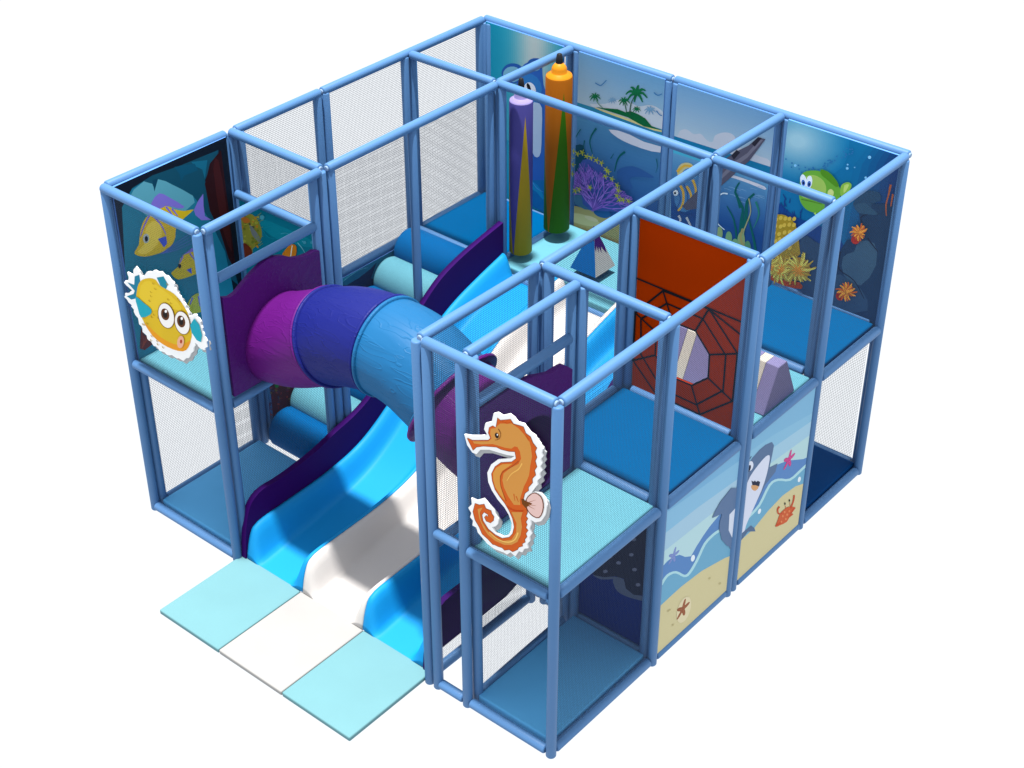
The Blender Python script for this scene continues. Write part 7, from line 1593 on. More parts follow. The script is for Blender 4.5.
def print_mat(name, k):
    m = bpy.data.materials.new(name); nt, b = nodes(m); N = nt.nodes; L = nt.links
    at = N.new('ShaderNodeVertexColor'); at.layer_name = 'ink'
    v = N.new('ShaderNodeVectorMath'); v.operation = 'SCALE'; v.inputs['Scale'].default_value = k
    L.new(at.outputs['Color'], v.inputs[0]); L.new(v.outputs[0], b.inputs['Base Color'])
    b.inputs['Roughness'].default_value = .5; b.inputs['Specular IOR Level'].default_value = .08
    return m
def net_mat(name, pitch):
    m = bpy.data.materials.new(name); nt, b = nodes(m); N = nt.nodes; L = nt.links
    b.inputs['Base Color'].default_value = (.045, .06, .09, 1); b.inputs['Roughness'].default_value = .9; b.inputs['Specular IOR Level'].default_value = 0
    uv = N.new('ShaderNodeUVMap'); uv.uv_map = 'weave'
    sp = N.new('ShaderNodeSeparateXYZ'); L.new(uv.outputs['UV'], sp.inputs[0])
    outs = []
    for ax, w in (('X', .10), ('Y', .19)):
        d = N.new('ShaderNodeMath'); d.operation = 'MULTIPLY'; d.inputs[1].default_value = 1/pitch
        L.new(sp.outputs[ax], d.inputs[0])
        f = N.new('ShaderNodeMath'); f.operation = 'FRACT'; L.new(d.outputs[0], f.inputs[0])
        c = N.new('ShaderNodeMath'); c.operation = 'LESS_THAN'; c.inputs[1].default_value = w
        L.new(f.outputs[0], c.inputs[0]); outs.append(c)
    mx = N.new('ShaderNodeMath'); mx.operation = 'MAXIMUM'
    L.new(outs[0].outputs[0], mx.inputs[0]); L.new(outs[1].outputs[0], mx.inputs[1])
    L.new(mx.outputs[0], b.inputs['Alpha'])
    return m
M['net'] = net_mat('grey_net', .0185)
M['net_fine'] = net_mat('fine_grey_net', .0115)
# ------------------------------------------------------------------ helpers
def link(name, me, parent=None, mat=None):
    o = bpy.data.objects.new(name, me); COL.objects.link(o)
    if mat and me: me.materials.append(mat)
    if parent: o.parent = parent
    return o
def tag(o, label, cat, group=None):
    o['label'] = label; o['category'] = cat
    if group: o['group'] = group
    return o
def thing(name, label, cat, group=None, loc=(0, 0, 0)):
    o = bpy.data.objects.new(name, None); COL.objects.link(o); o.location = loc
    o.empty_display_size = .1
    return tag(o, label, cat, group)
def bm_obj(name, bm, mat, parent=None, smooth=False):
    bmesh.ops.recalc_face_normals(bm, faces=bm.faces)
    me = bpy.data.meshes.new(name); bm.to_mesh(me); bm.free()
    if smooth:
        for p in me.polygons: p.use_smooth = True
    return link(name, me, parent, mat)
def box(name, a, b, mat, parent=None, bev=.012, seg=3):
    bm = bmesh.new(); bmesh.ops.create_cube(bm, size=1)
    for v in bm.verts:
        v.co = Vector([(a[i]+b[i])/2+v.co[i]*abs(b[i]-a[i]) for i in range(3)])
    if bev: bmesh.ops.bevel(bm, geom=bm.edges[:], offset=bev, segments=seg, affect='EDGES', profile=.6)
    o = bm_obj(name, bm, mat, parent, True)
    return o
def add_pipe(bm, p, q, r, n=20, bev=.012):
    p = Vector(p); q = Vector(q); d = q-p; L = d.length; d.normalize()
    R = d.to_track_quat('Z', 'Y').to_matrix()
    prof = [(0, r*.55), (0, r-bev), (bev*.35, r-bev*.35), (bev, r), (L-bev, r), (L-bev*.35, r-bev*.35), (L, r-bev), (L, r*.55)]
    rings = []
    for h, rr in prof:
        rings.append([bm.verts.new(p+R@Vector((rr*math.cos(2*PI*i/n), rr*math.sin(2*PI*i/n), h))) for i in range(n)])
    for a, b in zip(rings, rings[1:]):
        for i in range(n): bm.faces.new((a[i], a[(i+1) % n], b[(i+1) % n], b[i]))
    bm.faces.new(rings[0][::-1]); bm.faces.new(rings[-1])
def pipe(name, p, q, parent, r=.043, mat='pipe'):
    bm = bmesh.new(); add_pipe(bm, p, q, r)
    return bm_obj(name, bm, M[mat], parent, True)
def plate(name, pts, ax, val, th, mat, parent=None, holes=(), bev=0):
    """outline in the plane ax=val, given thickness th along the axis (from val to val+th)"""
    def P3(p, v): return (v, p[0], p[1]) if ax == 'x' else (p[0], v, p[1]) if ax == 'y' else (p[0], p[1], v)
    loops = [list(pts)]+[list(h) for h in holes]
    flat = [p for l in loops for p in l]
    tris = tessellate_polygon([[Vector((p[0], p[1], 0)) for p in l] for l in loops])
    bm = bmesh.new()
    A = [bm.verts.new(P3(p, val)) for p in flat]; B = [bm.verts.new(P3(p, val+th)) for p in flat]
    for t in tris:
        try:
            bm.faces.new([A[i] for i in t]); bm.faces.new([B[i] for i in t][::-1])
        except ValueError: pass
    k = 0
    for l in loops:
        n = len(l)
        for i in range(n):
            try: bm.faces.new((A[k+i], A[k+(i+1) % n], B[k+(i+1) % n], B[k+i]))
            except ValueError: pass
        k += n
    return bm_obj(name, bm, mat, parent)
def decode(key):
    ax, val, split, rows = PRINTS[key]
    return ax, val, split, [(r[:3], [(a/1000, b/1000) for a, b in zip(r[3::2], r[4::2])]) for r in rows]
def ink_mesh(name, ax, val, polys, mat, parent=None, start=0, step=.00012, back=0):
    """printed artwork: flat coloured shapes lying one above the other on the panel face"""
    verts = []; faces = []; cols = []
    s = 1 if ax == 'x' else -1
    for k, (h, P) in enumerate(polys):
        v = val+s*step*(k+start)
        try: tris = tessellate_polygon([[Vector((a, b, 0)) for a, b in P]])
        except Exception: continue
        o = len(verts)
        for a, b in P: verts.append((v, a, b) if ax == 'x' else (a, v, b))
        c = hexlin(h)
        for t in tris:
            t = list(t)
            a0, a1, a2 = [P[i] for i in t]
            area = (a1[0]-a0[0])*(a2[1]-a0[1])-(a2[0]-a0[0])*(a1[1]-a0[1])
            if abs(area) < 1e-9: continue
            if area < 0: t = t[::-1]
            faces.append([o+i for i in t]); cols += [c]*3
    if back:                                           # give the panel its thickness
        P = polys[0][1]; n = len(P); o = len(verts)
        x = [val, val-s*back]
        for w in x:
            for a, b in P: verts.append((w-s*.0002, a, b) if ax == 'x' else (a, w-s*.0002, b))
        c = hexlin((70, 110, 170))
        for i in range(n):
            faces.append([o+i, o+(i+1) % n, o+n+(i+1) % n, o+n+i]); cols += [c]*4
        faces.append([o+n+i for i in range(n)]); cols += [c]*n
    me = bpy.data.meshes.new(name); me.from_pydata(verts, [], faces)
    ca = me.color_attributes.new('ink', 'FLOAT_COLOR', 'CORNER')
    for i, c in enumerate(cols): ca.data[i].color = c
    return link(name, me, parent, mat)
# ------------------------------------------------------------------ setting
# the photograph shows no surface below the frame, only even white on every side: the white world
# ------------------------------------------------------------------ frame
H = 3.42; LR = 1.69; LL = 1.47
frame = thing('play_frame', 'two storey soft play frame of light blue foam covered pipes with fine grey nets', 'play frame')
posts = [(0, -.03), (.004, .058), (1.165, -.035), (1.175, .06), (0, 1.28), (.005, 1.372), (.01, 1.462), (1.13, 1.275), (1.145, 1.368), (1.16, 1.46),
 (0, 2.435), (.01, 2.53), (.01, 3.62), (.03, 3.715), (0, 4.75), (.028, 4.80), (.095, 4.81),
 (1.15, 2.5), (1.10, 3.63), (1.13, 3.722), (1.195, 3.70), (1.12, 4.83), (1.215, 4.83), (2.325, 4.83), (2.42, 4.83), (3.55, 4.83), (3.645, 4.83), (4.80, 4.845), (4.86, 4.775),
 (3.54, 3.655), (3.57, 3.75), (3.655, 3.685), (4.765, 3.69), (4.862, 3.68),
 (3.60, 2.42), (3.645, 2.495), (4.79, 2.48), (4.865, 2.455), (4.86, 2.55),
 (3.575, 1.27), (3.59, 1.38), (3.68, 1.335), (3.965, 1.255), (4.03, 1.31), (4.79, 1.315), (4.868, 1.32),
 (3.572, -.05), (3.665, -.045), (3.99, -.045), (4.02, .05), (4.862, -.035)]
for x, y in posts:
    low = (x, y) in ((3.965, 1.255),)
    pipe('post', (x, y, 0), (x, y, H+.005), frame)
def beam(p, q, r=.043): return pipe('beam', p, q, frame, r)
T = 3.438
def bh(x0, y0, x1, y1, z, r=.043): return beam((x0, y0, z), (x1, y1, z), r)
top = [(-.02, -.0, 0, 1.30), (0, 1.42, 0, 2.465), (0, 2.50, 0, 4.80), (.0, 4.845, 2.355, 4.845), (2.385, 4.85, 4.86, 4.85),
 (-.02, -.035, 1.165, -.035), (0, 1.37, 1.13, 1.375), (.05, 3.675, 1.10, 3.695), (1.14, 3.70, 3.585, 3.70), (3.61, 3.69, 4.80, 3.68),
 (3.63, 2.508, 4.82, 2.508), (3.635, 1.335, 4.81, 1.33), (3.64, -.045, 4.85, -.04),
 (1.20, .01, 1.165, 1.325), (1.165, 1.42, 1.155, 3.65), (1.145, 3.71, 1.165, 4.79), (3.59, -.03, 3.60, 1.29), (3.985, .02, 3.995, 1.28),
 (3.615, 1.335, 3.60, 3.62), (3.585, 3.75, 3.59, 4.80), (4.868, -.005, 4.855, 2.455), (4.865, 2.49, 4.848, 4.80)]
for t in top:
    bh(*t, T)
    p = Vector((t[0], t[1], T)); q = Vector((t[2], t[3], T)); d = (q-p).normalized()*.014
    for e in (p, q):
        bm = bmesh.new(); add_pipe(bm, e-d, e+d, .024, 12, .004)
        bm_obj('pipe_joint', bm, M['steel'], frame, True)
# storey beams
for x0, y0, x1, y1, z in [(.04, -.035, 1.13, -.035, LR), (0, .10, 0, 1.25, LR), (1.18, .10, 1.15, 1.24, LR), (.04, 1.33, 1.10, 1.33, LR),
 (0, 1.50, 0, 2.40, LL-.04), (0, 2.565, 0, 3.59, LL-.04), (.01, 3.75, .0, 4.71, LL-.01), (.06, 3.67, 1.07, 3.66, LL+.03), (1.165, 3.75, 1.165, 4.80, LL+.03),
 (.12, 4.80, 1.08, 4.80, LL-.01), (1.26, 4.80, 2.28, 4.80, LL-.01), (2.47, 4.80, 3.51, 4.80, LL-.01), (1.24, 3.66, 3.50, 3.66, LL-.06), (3.60, 3.73, 3.60, 4.79, LL-.01),
 (3.69, 4.80, 4.76, 4.80, LR+.03), (3.70, 3.68, 4.72, 3.68, LR+.03), (4.862, 3.73, 4.862, 4.74, LR), (4.862, 2.60, 4.862, 3.64, LR), (4.862, 1.37, 4.862, 2.41, LR), (4.862, .01, 4.862, 1.27, LR),
 (3.73, 1.33, 4.74, 1.33, LR+.03), (3.71, 2.48, 4.74, 2.48, LR+.02), (3.60, 0, 3.59, 1.22, LR-.22), (3.62, 1.38, 3.60, 2.37, LR+.03), (3.62, 2.55, 3.56, 3.61, LR+.03),
 (3.69, -.045, 3.95, -.045, LR), (4.03, -.045, 4.82, -.045, LR), (4.0, .10, 3.98, 1.21, LR+.0)]:
    bh(x0, y0, x1, y1, z)
# guard rails round the upper cells
for x0, y0, x1, y1, z in [(1.175, .10, 1.15, 1.235, 2.945), (.04, 1.33, 1.09, 1.33, 2.85), (4.0, .09, 3.985, 1.215, 2.985)]: bh(x0, y0, x1, y1, z)
# ground beams
for x0, y0, x1, y1 in [(.03, -.035, 1.14, -.035), (0, .11, 0, 1.24), (0, 1.50, 0, 2.40), (0, 2.57, 0, 3.58), (0, 3.75, 0, 4.71), (1.18, .10, 1.15, 1.24),
 (3.69, -.045, 3.95, -.045), (4.03, -.045, 4.82, -.045), (4.862, .01, 4.862, 1.27), (4.862, 1.37, 4.862, 2.41), (4.862, 2.60, 4.862, 3.64), (4.862, 3.73, 4.862, 4.73),
 (3.555, 0, 3.57, 1.23), (4.01, .10, 3.99, 1.21), (3.72, 1.33, 4.74, 1.33), (3.70, 4.83, 4.75, 4.83), (.13, 4.83, 1.08, 4.83)]:
    bh(x0, y0, x1, y1, .055)
def net(x0, y0, x1, y1, z0, z1, kind='net'):
    L = math.hypot(x1-x0, y1-y0)
    me = bpy.data.meshes.new('net_panel'); me.from_pydata([(x0, y0, z0), (x1, y1, z0), (x1, y1, z1), (x0, y0, z1)], [], [(0, 1, 2, 3)])
    uv = me.uv_layers.new(name='weave')
    for i, c in enumerate(((0, 0), (L, 0), (L, z1-z0), (0, z1-z0))): uv.data[i].uv = c
    link('net_panel', me, frame, M[kind])
for a in [(0, .1, 0, 1.25, .09, LR-.03), (0, 1.5, 0, 2.4, LL, T), (0, 2.56, 0, 3.58, LL, T), (0, 3.75, 0, 4.71, LL+.03, T),
 (.03, -.03, 1.14, -.03, LR+.03, T), (1.17, .1, 1.15, 1.24, .09, LR-.03), (1.16, 1.5, 1.15, 2.46, .09, T, 'net_fine'), (1.15, 2.54, 1.10, 3.6, .09, T, 'net_fine'),
 (.04, 1.34, 1.1, 1.34, 2.89, T, 'net_fine'),
 (3.69, -.045, 3.95, -.045, LR+.03, T), (4.03, -.045, 4.82, -.045, LR+.03, T), (4.862, 0, 4.862, 1.28, LR+.04, T), (4.862, 1.36, 4.862, 2.41, LR+.04, T),
 (4.862, 2.59, 4.862, 3.64, LR+.04, T), (4.862, 3.72, 4.862, 4.74, LR+.04, T), (4.862, 0, 4.862, 1.28, .09, LR-.04),
 (3.565, 0, 3.575, 1.23, .09, T), (4.0, .1, 3.99, 1.21, .09, LR-.04), (3.61, 1.38, 3.60, 2.38, LR+.07, T), (3.61, 2.54, 3.57, 3.62, LR+.07, T), (3.71, 4.82, 4.75, 4.82, .09, LR),
 (3.565, 1.38, 3.565, 3.6, .02, LR)]:
    net(*a)
# ------------------------------------------------------------------ padded decks and floors
def pad(x0, y0, x1, y1, z, th, mat, label, group='padded deck boards', seams=()):
    o = box('foam_pad', (x0, y0, z-th), (x1, y1, z), M[mat], None, .018)
    return tag(o, label, 'foam pad', group)
pad(.05, .015, 1.11, 1.285, LR+.03, .06, 'cyan', 'light blue padded deck behind the yellow fish cutout')
pad(.06, 3.72, 1.115, 4.74, LL+.04, .06, 'blue', 'mid blue padded deck in the rear corner by the dolphin picture')
pad(1.205, 3.655, 3.55, 4.745, LL+.05, .11, 'cyan', 'long light blue padded platform at the top of the slide')
pad(3.70, 3.73, 4.81, 4.745, LR+.05, .06, 'blue', 'mid blue padded deck under the green fish picture')
pad(3.65, 2.535, 4.815, 3.63, LR+.03, .06, 'cyan', 'light blue padded deck carrying the striped wedge')
pad(3.655, 1.385, 4.815, 2.43, LR+.05, .06, 'blue', 'mid blue padded deck in front of the orange web panel')
pad(4.04, .005, 4.815, 1.285, LR+.03, .06, 'cyan', 'light blue padded deck behind the seahorse cutout')
pad(.05, .02, 1.125, 1.27, .11, .10, 'floorpad', 'light blue padded floor at ground level beneath the yellow fish', 'padded floors at ground level')
pad(4.05, .015, 4.815, 1.28, .11, .10, 'floorpad', 'light blue padded floor at ground level beneath the seahorse', 'padded floors at ground level')
pad(3.65, 1.39, 4.815, 2.42, .11, .10, 'blue', 'blue padded floor behind the picture of the shark tail', 'padded floors at ground level')
pad(3.65, 2.54, 4.815, 4.78, .11, .10, 'shaded_blue', 'blue padded floor with painted-in shade by the open bay in the far right corner', 'padded floors at ground level')
# landing mats
for x0, x1, mt, lab in ((1.18, 1.955, 'matcyan', 'light blue landing mat at the foot of the slide, next to the yellow fish bay'), (1.962, 2.735, 'matwhite', 'white landing mat between the two light blue mats'),
                        (2.742, 3.53, 'matcyan', 'light blue landing mat at the foot of the slide, next to the seahorse bay')):
    o = box('landing_mat', (x0, -.965, .0), (x1, .012, .05), M[mt], None, .014)
    tag(o, lab, 'mat', 'landing mats before the slide')
# ------------------------------------------------------------------ slide
def interp(tab, t):
    if t <= tab[0][0]: return tab[0][1]
    for i in range(len(tab)-1):
        if t <= tab[i+1][0]:
            x0, y0 = tab[i]; x1, y1 = tab[i+1]
            m0 = (y1-y0)/(x1-x0) if i == 0 else (y1-tab[i-1][1])/(x1-tab[i-1][0])
            m1 = (y1-y0)/(x1-x0) if i+2 >= len(tab) else (tab[i+2][1]-y0)/(tab[i+2][0]-x0)
            h = x1-x0; u = (t-x0)/h
            return y0*(2*u**3-3*u*u+1)+h*m0*(u**3-2*u*u+u)+y1*(-2*u**3+3*u*u)+h*m1*(u**3-u*u)
    return tab[-1][1]
RIDGE = [(-.002, .06), (.035, .22), (.09, .345), (.18, .39), (.45, .405), (1.05, .435), (1.5, .53), (1.9, .755), (2.25, 1.05), (2.6, 1.31), (2.87, 1.45), (3.2, 1.56), (3.62, 1.675)]
FLOORZ = [(-.01, .045), (.1, .06), (.4, .10), (.9, .17), (1.3, .25), (1.6, .37), (1.95, .60), (2.3, .89), (2.6, 1.11), (2.9, 1.27), (3.2, 1.36), (3.62, 1.42)]
slide = thing('wave_slide', 'three lane wavy slide in bright blue and white between dark purple side boards', 'slide')
ys = [-.002+.01*i for i in range(12)]+[.12+.05*i for i in range(1, 71)]
ys = [y for y in ys if y < 3.62]+[3.62]
def lane(x0, x1, mat, lab):
    bm = bmesh.new(); NS = 28; rows = []
    for y in ys:
        r = interp(RIDGE, y); f = min(interp(FLOORZ, y), r-.0)
        row = []
        for i in range(NS+1):
            s = i/NS; e = min(s, 1-s)
            k = min(1, max(0, (e-.035)/.20)); k = k*k*(3-2*k)
            row.append(bm.verts.new((x0+(x1-x0)*s, y, r+(f-r)*k)))
        rows.append(row)
    for a, b in zip(rows, rows[1:]):
        for i in range(NS): bm.faces.new((a[i], a[i+1], b[i+1], b[i]))
    o = bm_obj('slide_lane', bm, M[mat], slide, True)
    for p in o.data.polygons: pass
    m = o.modifiers.new('shell', 'SOLIDIFY'); m.thickness = .022; m.offset = -1
    o['label'] = lab
    return o
lane(1.262, 1.985, 'slideblue', 'bright blue slide lane on the yellow fish side')
lane(1.991, 2.730, 'slidewhite', 'white middle slide lane')
lane(2.736, 3.452, 'slideblue', 'bright blue slide lane on the seahorse side')
SIDE = [(-.015, .03), (.0, .20), (.03, .38), (.09, .57), (.18, .66), (.28, .69), (.45, .685), (.7, .70), (.95, .735), (1.2, .80), (1.5, .87), (1.75, .99), (2.1, 1.30), (2.44, 1.60), (2.7, 1.775), (2.95, 1.87), (3.25, 1.94), (3.64, 2.01)]
for x0, th in ((1.20, .058), (3.456, .055)):
    up = [(y, interp(SIDE, y)) for y in [-.015+.015*i for i in range(14)]+[.22+.06*i for i in range(57)]]
    up = [p for p in up if p[0] < 3.64]+[(3.64, 2.01)]
    dn = [(y, max(.19, interp(SIDE, y)-.56 if y > .9 else .19)) for y, z in up if y > .16][::-1]
    pts = up+dn+[(.12, .10), (.08, .02), (-.015, .01)]
    o = plate('side_board', pts, 'x', x0, th, M['slidepurple'], slide)
    b = o.modifiers.new('soft', 'BEVEL'); b.width = .012; b.segments = 2; b.limit_method = 'ANGLE'; b.angle_limit = 1.0
    o['label'] = 'tall dark purple wavy side board of the slide'
# purple ramp lip hidden under the platform edge
box('top_lip', (1.262, 3.60, 1.33), (3.492, 3.65, 1.40), M['cyan'], slide, .01)
# ------------------------------------------------------------------ tunnel
tun = thing('crawl_tunnel', 'arched crawl tunnel in magenta, royal blue and sky blue plastic crossing above the slide', 'tunnel')
CL = [(1.16, 2.08), (1.45, 2.17), (1.87, 2.375), (2.2, 2.50), (2.53, 2.555), (2.87, 2.52), (3.2, 2.36), (3.6, 2.17), (4.0, 2.09)]
TY = .70
def cen(x):
    z = interp(CL, x); return Vector((x, TY, z)), (interp(CL, x+.01)-interp(CL, x-.01))/.02 if 1.18 < x < 3.98 else 0
def tube_rows(bm, xs, rad, n=72, inner=.018):
    outer = []; inn = []
    for x, rr in zip(xs, rad):
        c, sl = cen(x); t = Vector((1, 0, sl)).normalized(); u = Vector((-t.z, 0, t.x)); w = Vector((0, 1, 0))
        outer.append([bm.verts.new(c+(w*math.cos(2*PI*i/n)+u*math.sin(2*PI*i/n))*rr) for i in range(n)])
        inn.append([bm.verts.new(c+(w*math.cos(2*PI*i/n)+u*math.sin(2*PI*i/n))*(rr-inner)) for i in range(n)])
    for rows in (outer, inn):
        for a, b in zip(rows, rows[1:]):
            for i in range(n): bm.faces.new((a[i], a[(i+1) % n], b[(i+1) % n], b[i]))
    for a, b in ((outer[0], inn[0]), (outer[-1], inn[-1])):
        for i in range(n): bm.faces.new((a[i], a[(i+1) % n], b[(i+1) % n], b[i]))
sections = [(1.20, 1.84, 'tpurple', 'magenta tunnel section at the yellow fish end', .412, .412), (1.90, 2.50, 'tdark', 'royal blue tunnel section', .414, .414), (2.55, 3.17, 'tlight', 'sky blue tunnel section', .414, .412), (3.22, 3.97, 'tpurple', 'magenta tunnel section at the seahorse end', .412, .41)]
tube_parts = []
for x0, x1, mt, lab, ra, rb in sections:
    bm = bmesh.new(); n = 14
    xs = [x0-.03+(x1-x0+.06)*i/n for i in range(n+1)]
    rad = [ra+(rb-ra)*i/n+.008*math.sin(PI*i/n) for i in range(n+1)]
    tube_rows(bm, xs, rad)
    o = bm_obj('tunnel_section', bm, M[mt], tun, True); o['label'] = lab; tube_parts.append(o)
for x, mt, own in ((1.858, 'tpurple', 0), (1.888, 'tdark', 1), (2.512, 'tdark', 1), (2.546, 'tlight', 2), (3.185, 'tlight', 2), (3.218, 'tpurple', 3)):
    bm = bmesh.new(); xs = [x-.016, x-.013, x-.008, x+.008, x+.013, x+.016]; e = .045 if own == 3 else 0; rad = [.412, .430+e, .437+e, .437+e, .430+e, .412]
    tube_rows(bm, xs, rad, 72, .03); bm_obj('flange', bm, M[mt], tube_parts[own], True)
def circ(y, z, r, n=48): return [(y+r*math.cos(2*PI*i/n), z+r*math.sin(2*PI*i/n)) for i in range(n)]
pl = [(.115, 1.77), (.115, 2.768), (.19, 2.74), (.253, 2.748), (.35, 2.80), (.449, 2.851), (.55, 2.89), (.64, 2.902), (.72, 2.895), (.80, 2.867), (.90, 2.80), (1.007, 2.763), (1.09, 2.752), (1.16, 2.759), (1.225, 2.73), (1.225, 1.77)]
o = plate('end_panel', pl, 'x', 1.165, .045, M['tpanel'], tun, [circ(TY, 2.08, .40)]); o['label'] = 'dark purple wavy topped end panel at the yellow fish end'
bv = o.modifiers.new('soft', 'BEVEL'); bv.width = .012; bv.segments = 2; bv.limit_method = 'ANGLE'; bv.angle_limit = .9
pr = [(.10, 1.76), (.10, 2.93), (.22, 2.93), (.38, 2.93), (.50, 2.93), (.60, 2.93), (.72, 2.90), (.815, 2.863), (.924, 2.825), (1.02, 2.822), (1.10, 2.81), (1.15, 2.77), (1.205, 2.72), (1.205, 1.76)]
o = plate('end_panel', pr, 'x', 3.985, .045, M['tpanel'], tun, [circ(.68, 2.12, .40)]); o['label'] = 'dark purple end panel with the round tunnel mouth'
# ------------------------------------------------------------------ climbing rollers
for i in range(7):
    y = 1.58+.316*i; z = .125+.209*i
    bm = bmesh.new(); p = Vector((.07, y, z)); prof = [(0, .0), (0, .18), (.012, .208), (.035, .22), (1.0-.035, .22), (1.0-.012, .208), (1.0, .18), (1.0, 0)]
    n = 40; rings = []
    for h, rr in prof:
        if rr == 0: rings.append([bm.verts.new(p+Vector((h, 0, 0)))]); continue
        rings.append([bm.verts.new(p+Vector((h, rr*math.cos(2*PI*k/n), rr*math.sin(2*PI*k/n)))) for k in range(n)])
    for a, b in zip(rings, rings[1:]):
        for k in range(n):
            if len(a) == 1: bm.faces.new((a[0], b[(k+1) % n], b[k]))
            elif len(b) == 1: bm.faces.new((a[k], a[(k+1) % n], b[0]))
            else: bm.faces.new((a[k], a[(k+1) % n], b[(k+1) % n], b[k]))
    if z < .22:
        for v in bm.verts: v.co.z = max(v.co.z, .002)
    o = bm_obj('foam_roller', bm, M['cyan' if i % 2 else 'rollblue'], None, True)
    od = ['lowest blue', 'lowest light blue', 'second blue', 'middle light blue', 'third blue', 'highest light blue', 'topmost blue'][i]
    tag(o, od+' foam roller of the climbing stair along the left side net', 'foam roller', 'stair of foam rollers')
# ------------------------------------------------------------------ hanging crayons
def crayon(x, y, z0, z1, r, body, tri, lab):
    t = thing('hanging_bag', lab, 'punch bag', 'hanging crayon bags', (x, y, z0))
    h = z1-z0
    m = bpy.data.materials.new(body[0]+'_zigzag_vinyl'); nt, b = nodes(m); N = nt.nodes; L = nt.links
    tc = N.new('ShaderNodeTexCoord'); sp = N.new('ShaderNodeSeparateXYZ'); L.new(tc.outputs['Object'], sp.inputs[0])
    def ma(op, a, bb=None):
        n_ = N.new('ShaderNodeMath'); n_.operation = op
        for i_, v in enumerate((a, bb)):
            if v is None: continue
            if isinstance(v, (int, float)): n_.inputs[i_].default_value = v
            else: L.new(v, n_.inputs[i_])
        return n_.outputs[0]
    an = ma('ARCTAN2', sp.outputs['Y'], sp.outputs['X'])
    f = ma('FRACT', ma('ADD', ma('MULTIPLY', an, 3/(2*PI)), tri[1]))
    dist = ma('MULTIPLY', ma('ABSOLUTE', ma('SUBTRACT', f, .5)), 2)
    lim = ma('SUBTRACT', .97, ma('MULTIPLY', sp.outputs['Z'], .97/(h*.93)))
    fac = ma('LESS_THAN', dist, lim)
    mx = N.new('ShaderNodeMix'); mx.data_type = 'RGBA'; mx.inputs['A'].default_value = body[1]; mx.inputs['B'].default_value = tri[0]
    L.new(fac, mx.inputs['Factor']); L.new(mx.outputs['Result'], b.inputs['Base Color']); b.inputs['Roughness'].default_value = .6; b.inputs['Specular IOR Level'].default_value = .1
    def lathe(name, prof, mat):
        bm = bmesh.new(); n = 40; rings = []
        for rr, zz in prof: rings.append([bm.verts.new((max(rr, .0005)*math.cos(2*PI*k/n), max(rr, .0005)*math.sin(2*PI*k/n), zz)) for k in range(n)])
        for a, c in zip(rings, rings[1:]):
            for k in range(n): bm.faces.new((a[k], a[(k+1) % n], c[(k+1) % n], c[k]))
        o = bm_obj(name, bm, mat, t, True); return o
    lathe('body', [(0, 0), (r*.9, 0), (r, .012), (r, h-.01), (r*.96, h)], m)
    cap = foam(body[0]+'_cap_vinyl', body[2], .45)
    lathe('cap', [(r*.97, h+.001), (r*.94, h+.016), (r*.60, h+.036), (r*.58, h+.04), (r*.56, h+.08), (r*.50, h+.10), (r*.28, h+.135), (0, h+.14)], cap)
    lathe('tip', [(r*.27, h+.13), (r*.26, h+.17), (r*.19, h+.225), (r*.06, h+.235), (0, h+.236)], M['black'])
crayon(1.29, 3.87, 1.60, 3.245, .116, ('purple', (.055, .050, .22, 1), (.30, .25, .52)), ((.30, .20, .01, 1), .75), 'purple crayon shaped hanging bag with yellow spikes, nearer the slide')
crayon(1.305, 4.43, 1.63, 3.315, .134, ('amber', (.30, .085, .003, 1), (.56, .20, .006)), ((.025, .105, .001, 1), .75), 'orange crayon shaped hanging bag with green spikes by the rear wall')
# ------------------------------------------------------------------ pyramid
py = thing('foam_pyramid', 'small blue and white hanging foam pyramid with a purple peak above the slide platform', 'foam pyramid')
bx = (1.88, 3.93, 2.20, 4.25); zb = 1.60; ap = Vector((2.04, 4.09, 2.06))
cor = [Vector((bx[0], bx[1], zb)), Vector((bx[2], bx[1], zb)), Vector((bx[2], bx[3], zb)), Vector((bx[0], bx[3], zb))]
for i in range(4):
    bm = bmesh.new(); a, b = cor[i], cor[(i+1) % 4]
    bm.faces.new([bm.verts.new(v) for v in (a, b, ap)])
    if i == 0: bm.faces.new([bm.verts.new(v) for v in cor[::-1]])
    bm_obj('side_face', bm, M['bluedark'] if i in (0, 3) else M['matwhite'], py)
    # jagged purple peak
    fr = [.42, .52, .40, .56, .44, .60, .46, .55, .66, .50] if i in (1, 2) else [.28, .34, .26, .36, .30, .27, .35, .25, .30, .28]
    nrm = (b-a).cross(ap-a).normalized(); n = len(fr)-1
    bm = bmesh.new(); vs = [bm.verts.new(ap+nrm*.002+Vector((0, 0, .002)))]
    for k, f in enumerate(fr): vs.append(bm.verts.new(ap+(a+(b-a)*k/n-ap)*f+nrm*.002))
    for k in range(1, len(vs)-1): bm.faces.new((vs[0], vs[k], vs[k+1]))
    bm_obj('peak_cover', bm, M['slidepurple'], py)
# ------------------------------------------------------------------ striped wedge
wd = thing('foam_wedge', 'lavender and cream striped foam hurdle behind the orange web panel', 'foam hurdle')
xs = [3.70, 3.78, 3.88, 3.98, 4.30, 4.42, 4.60, 4.69, 4.82]
for k in range(len(xs)-1):
    z0 = LR+.035
    prof = [(2.86, z0), (3.36, z0), (3.17, 2.13), (3.04, 2.13)]
    o = plate('stripe_block', prof, 'x', xs[k]+.001, xs[k+1]-xs[k]-.002, M['cream' if k % 2 == 0 else 'lavender'], wd)
    b = o.modifiers.new('soft', 'BEVEL'); b.width = .006; b.segments = 2
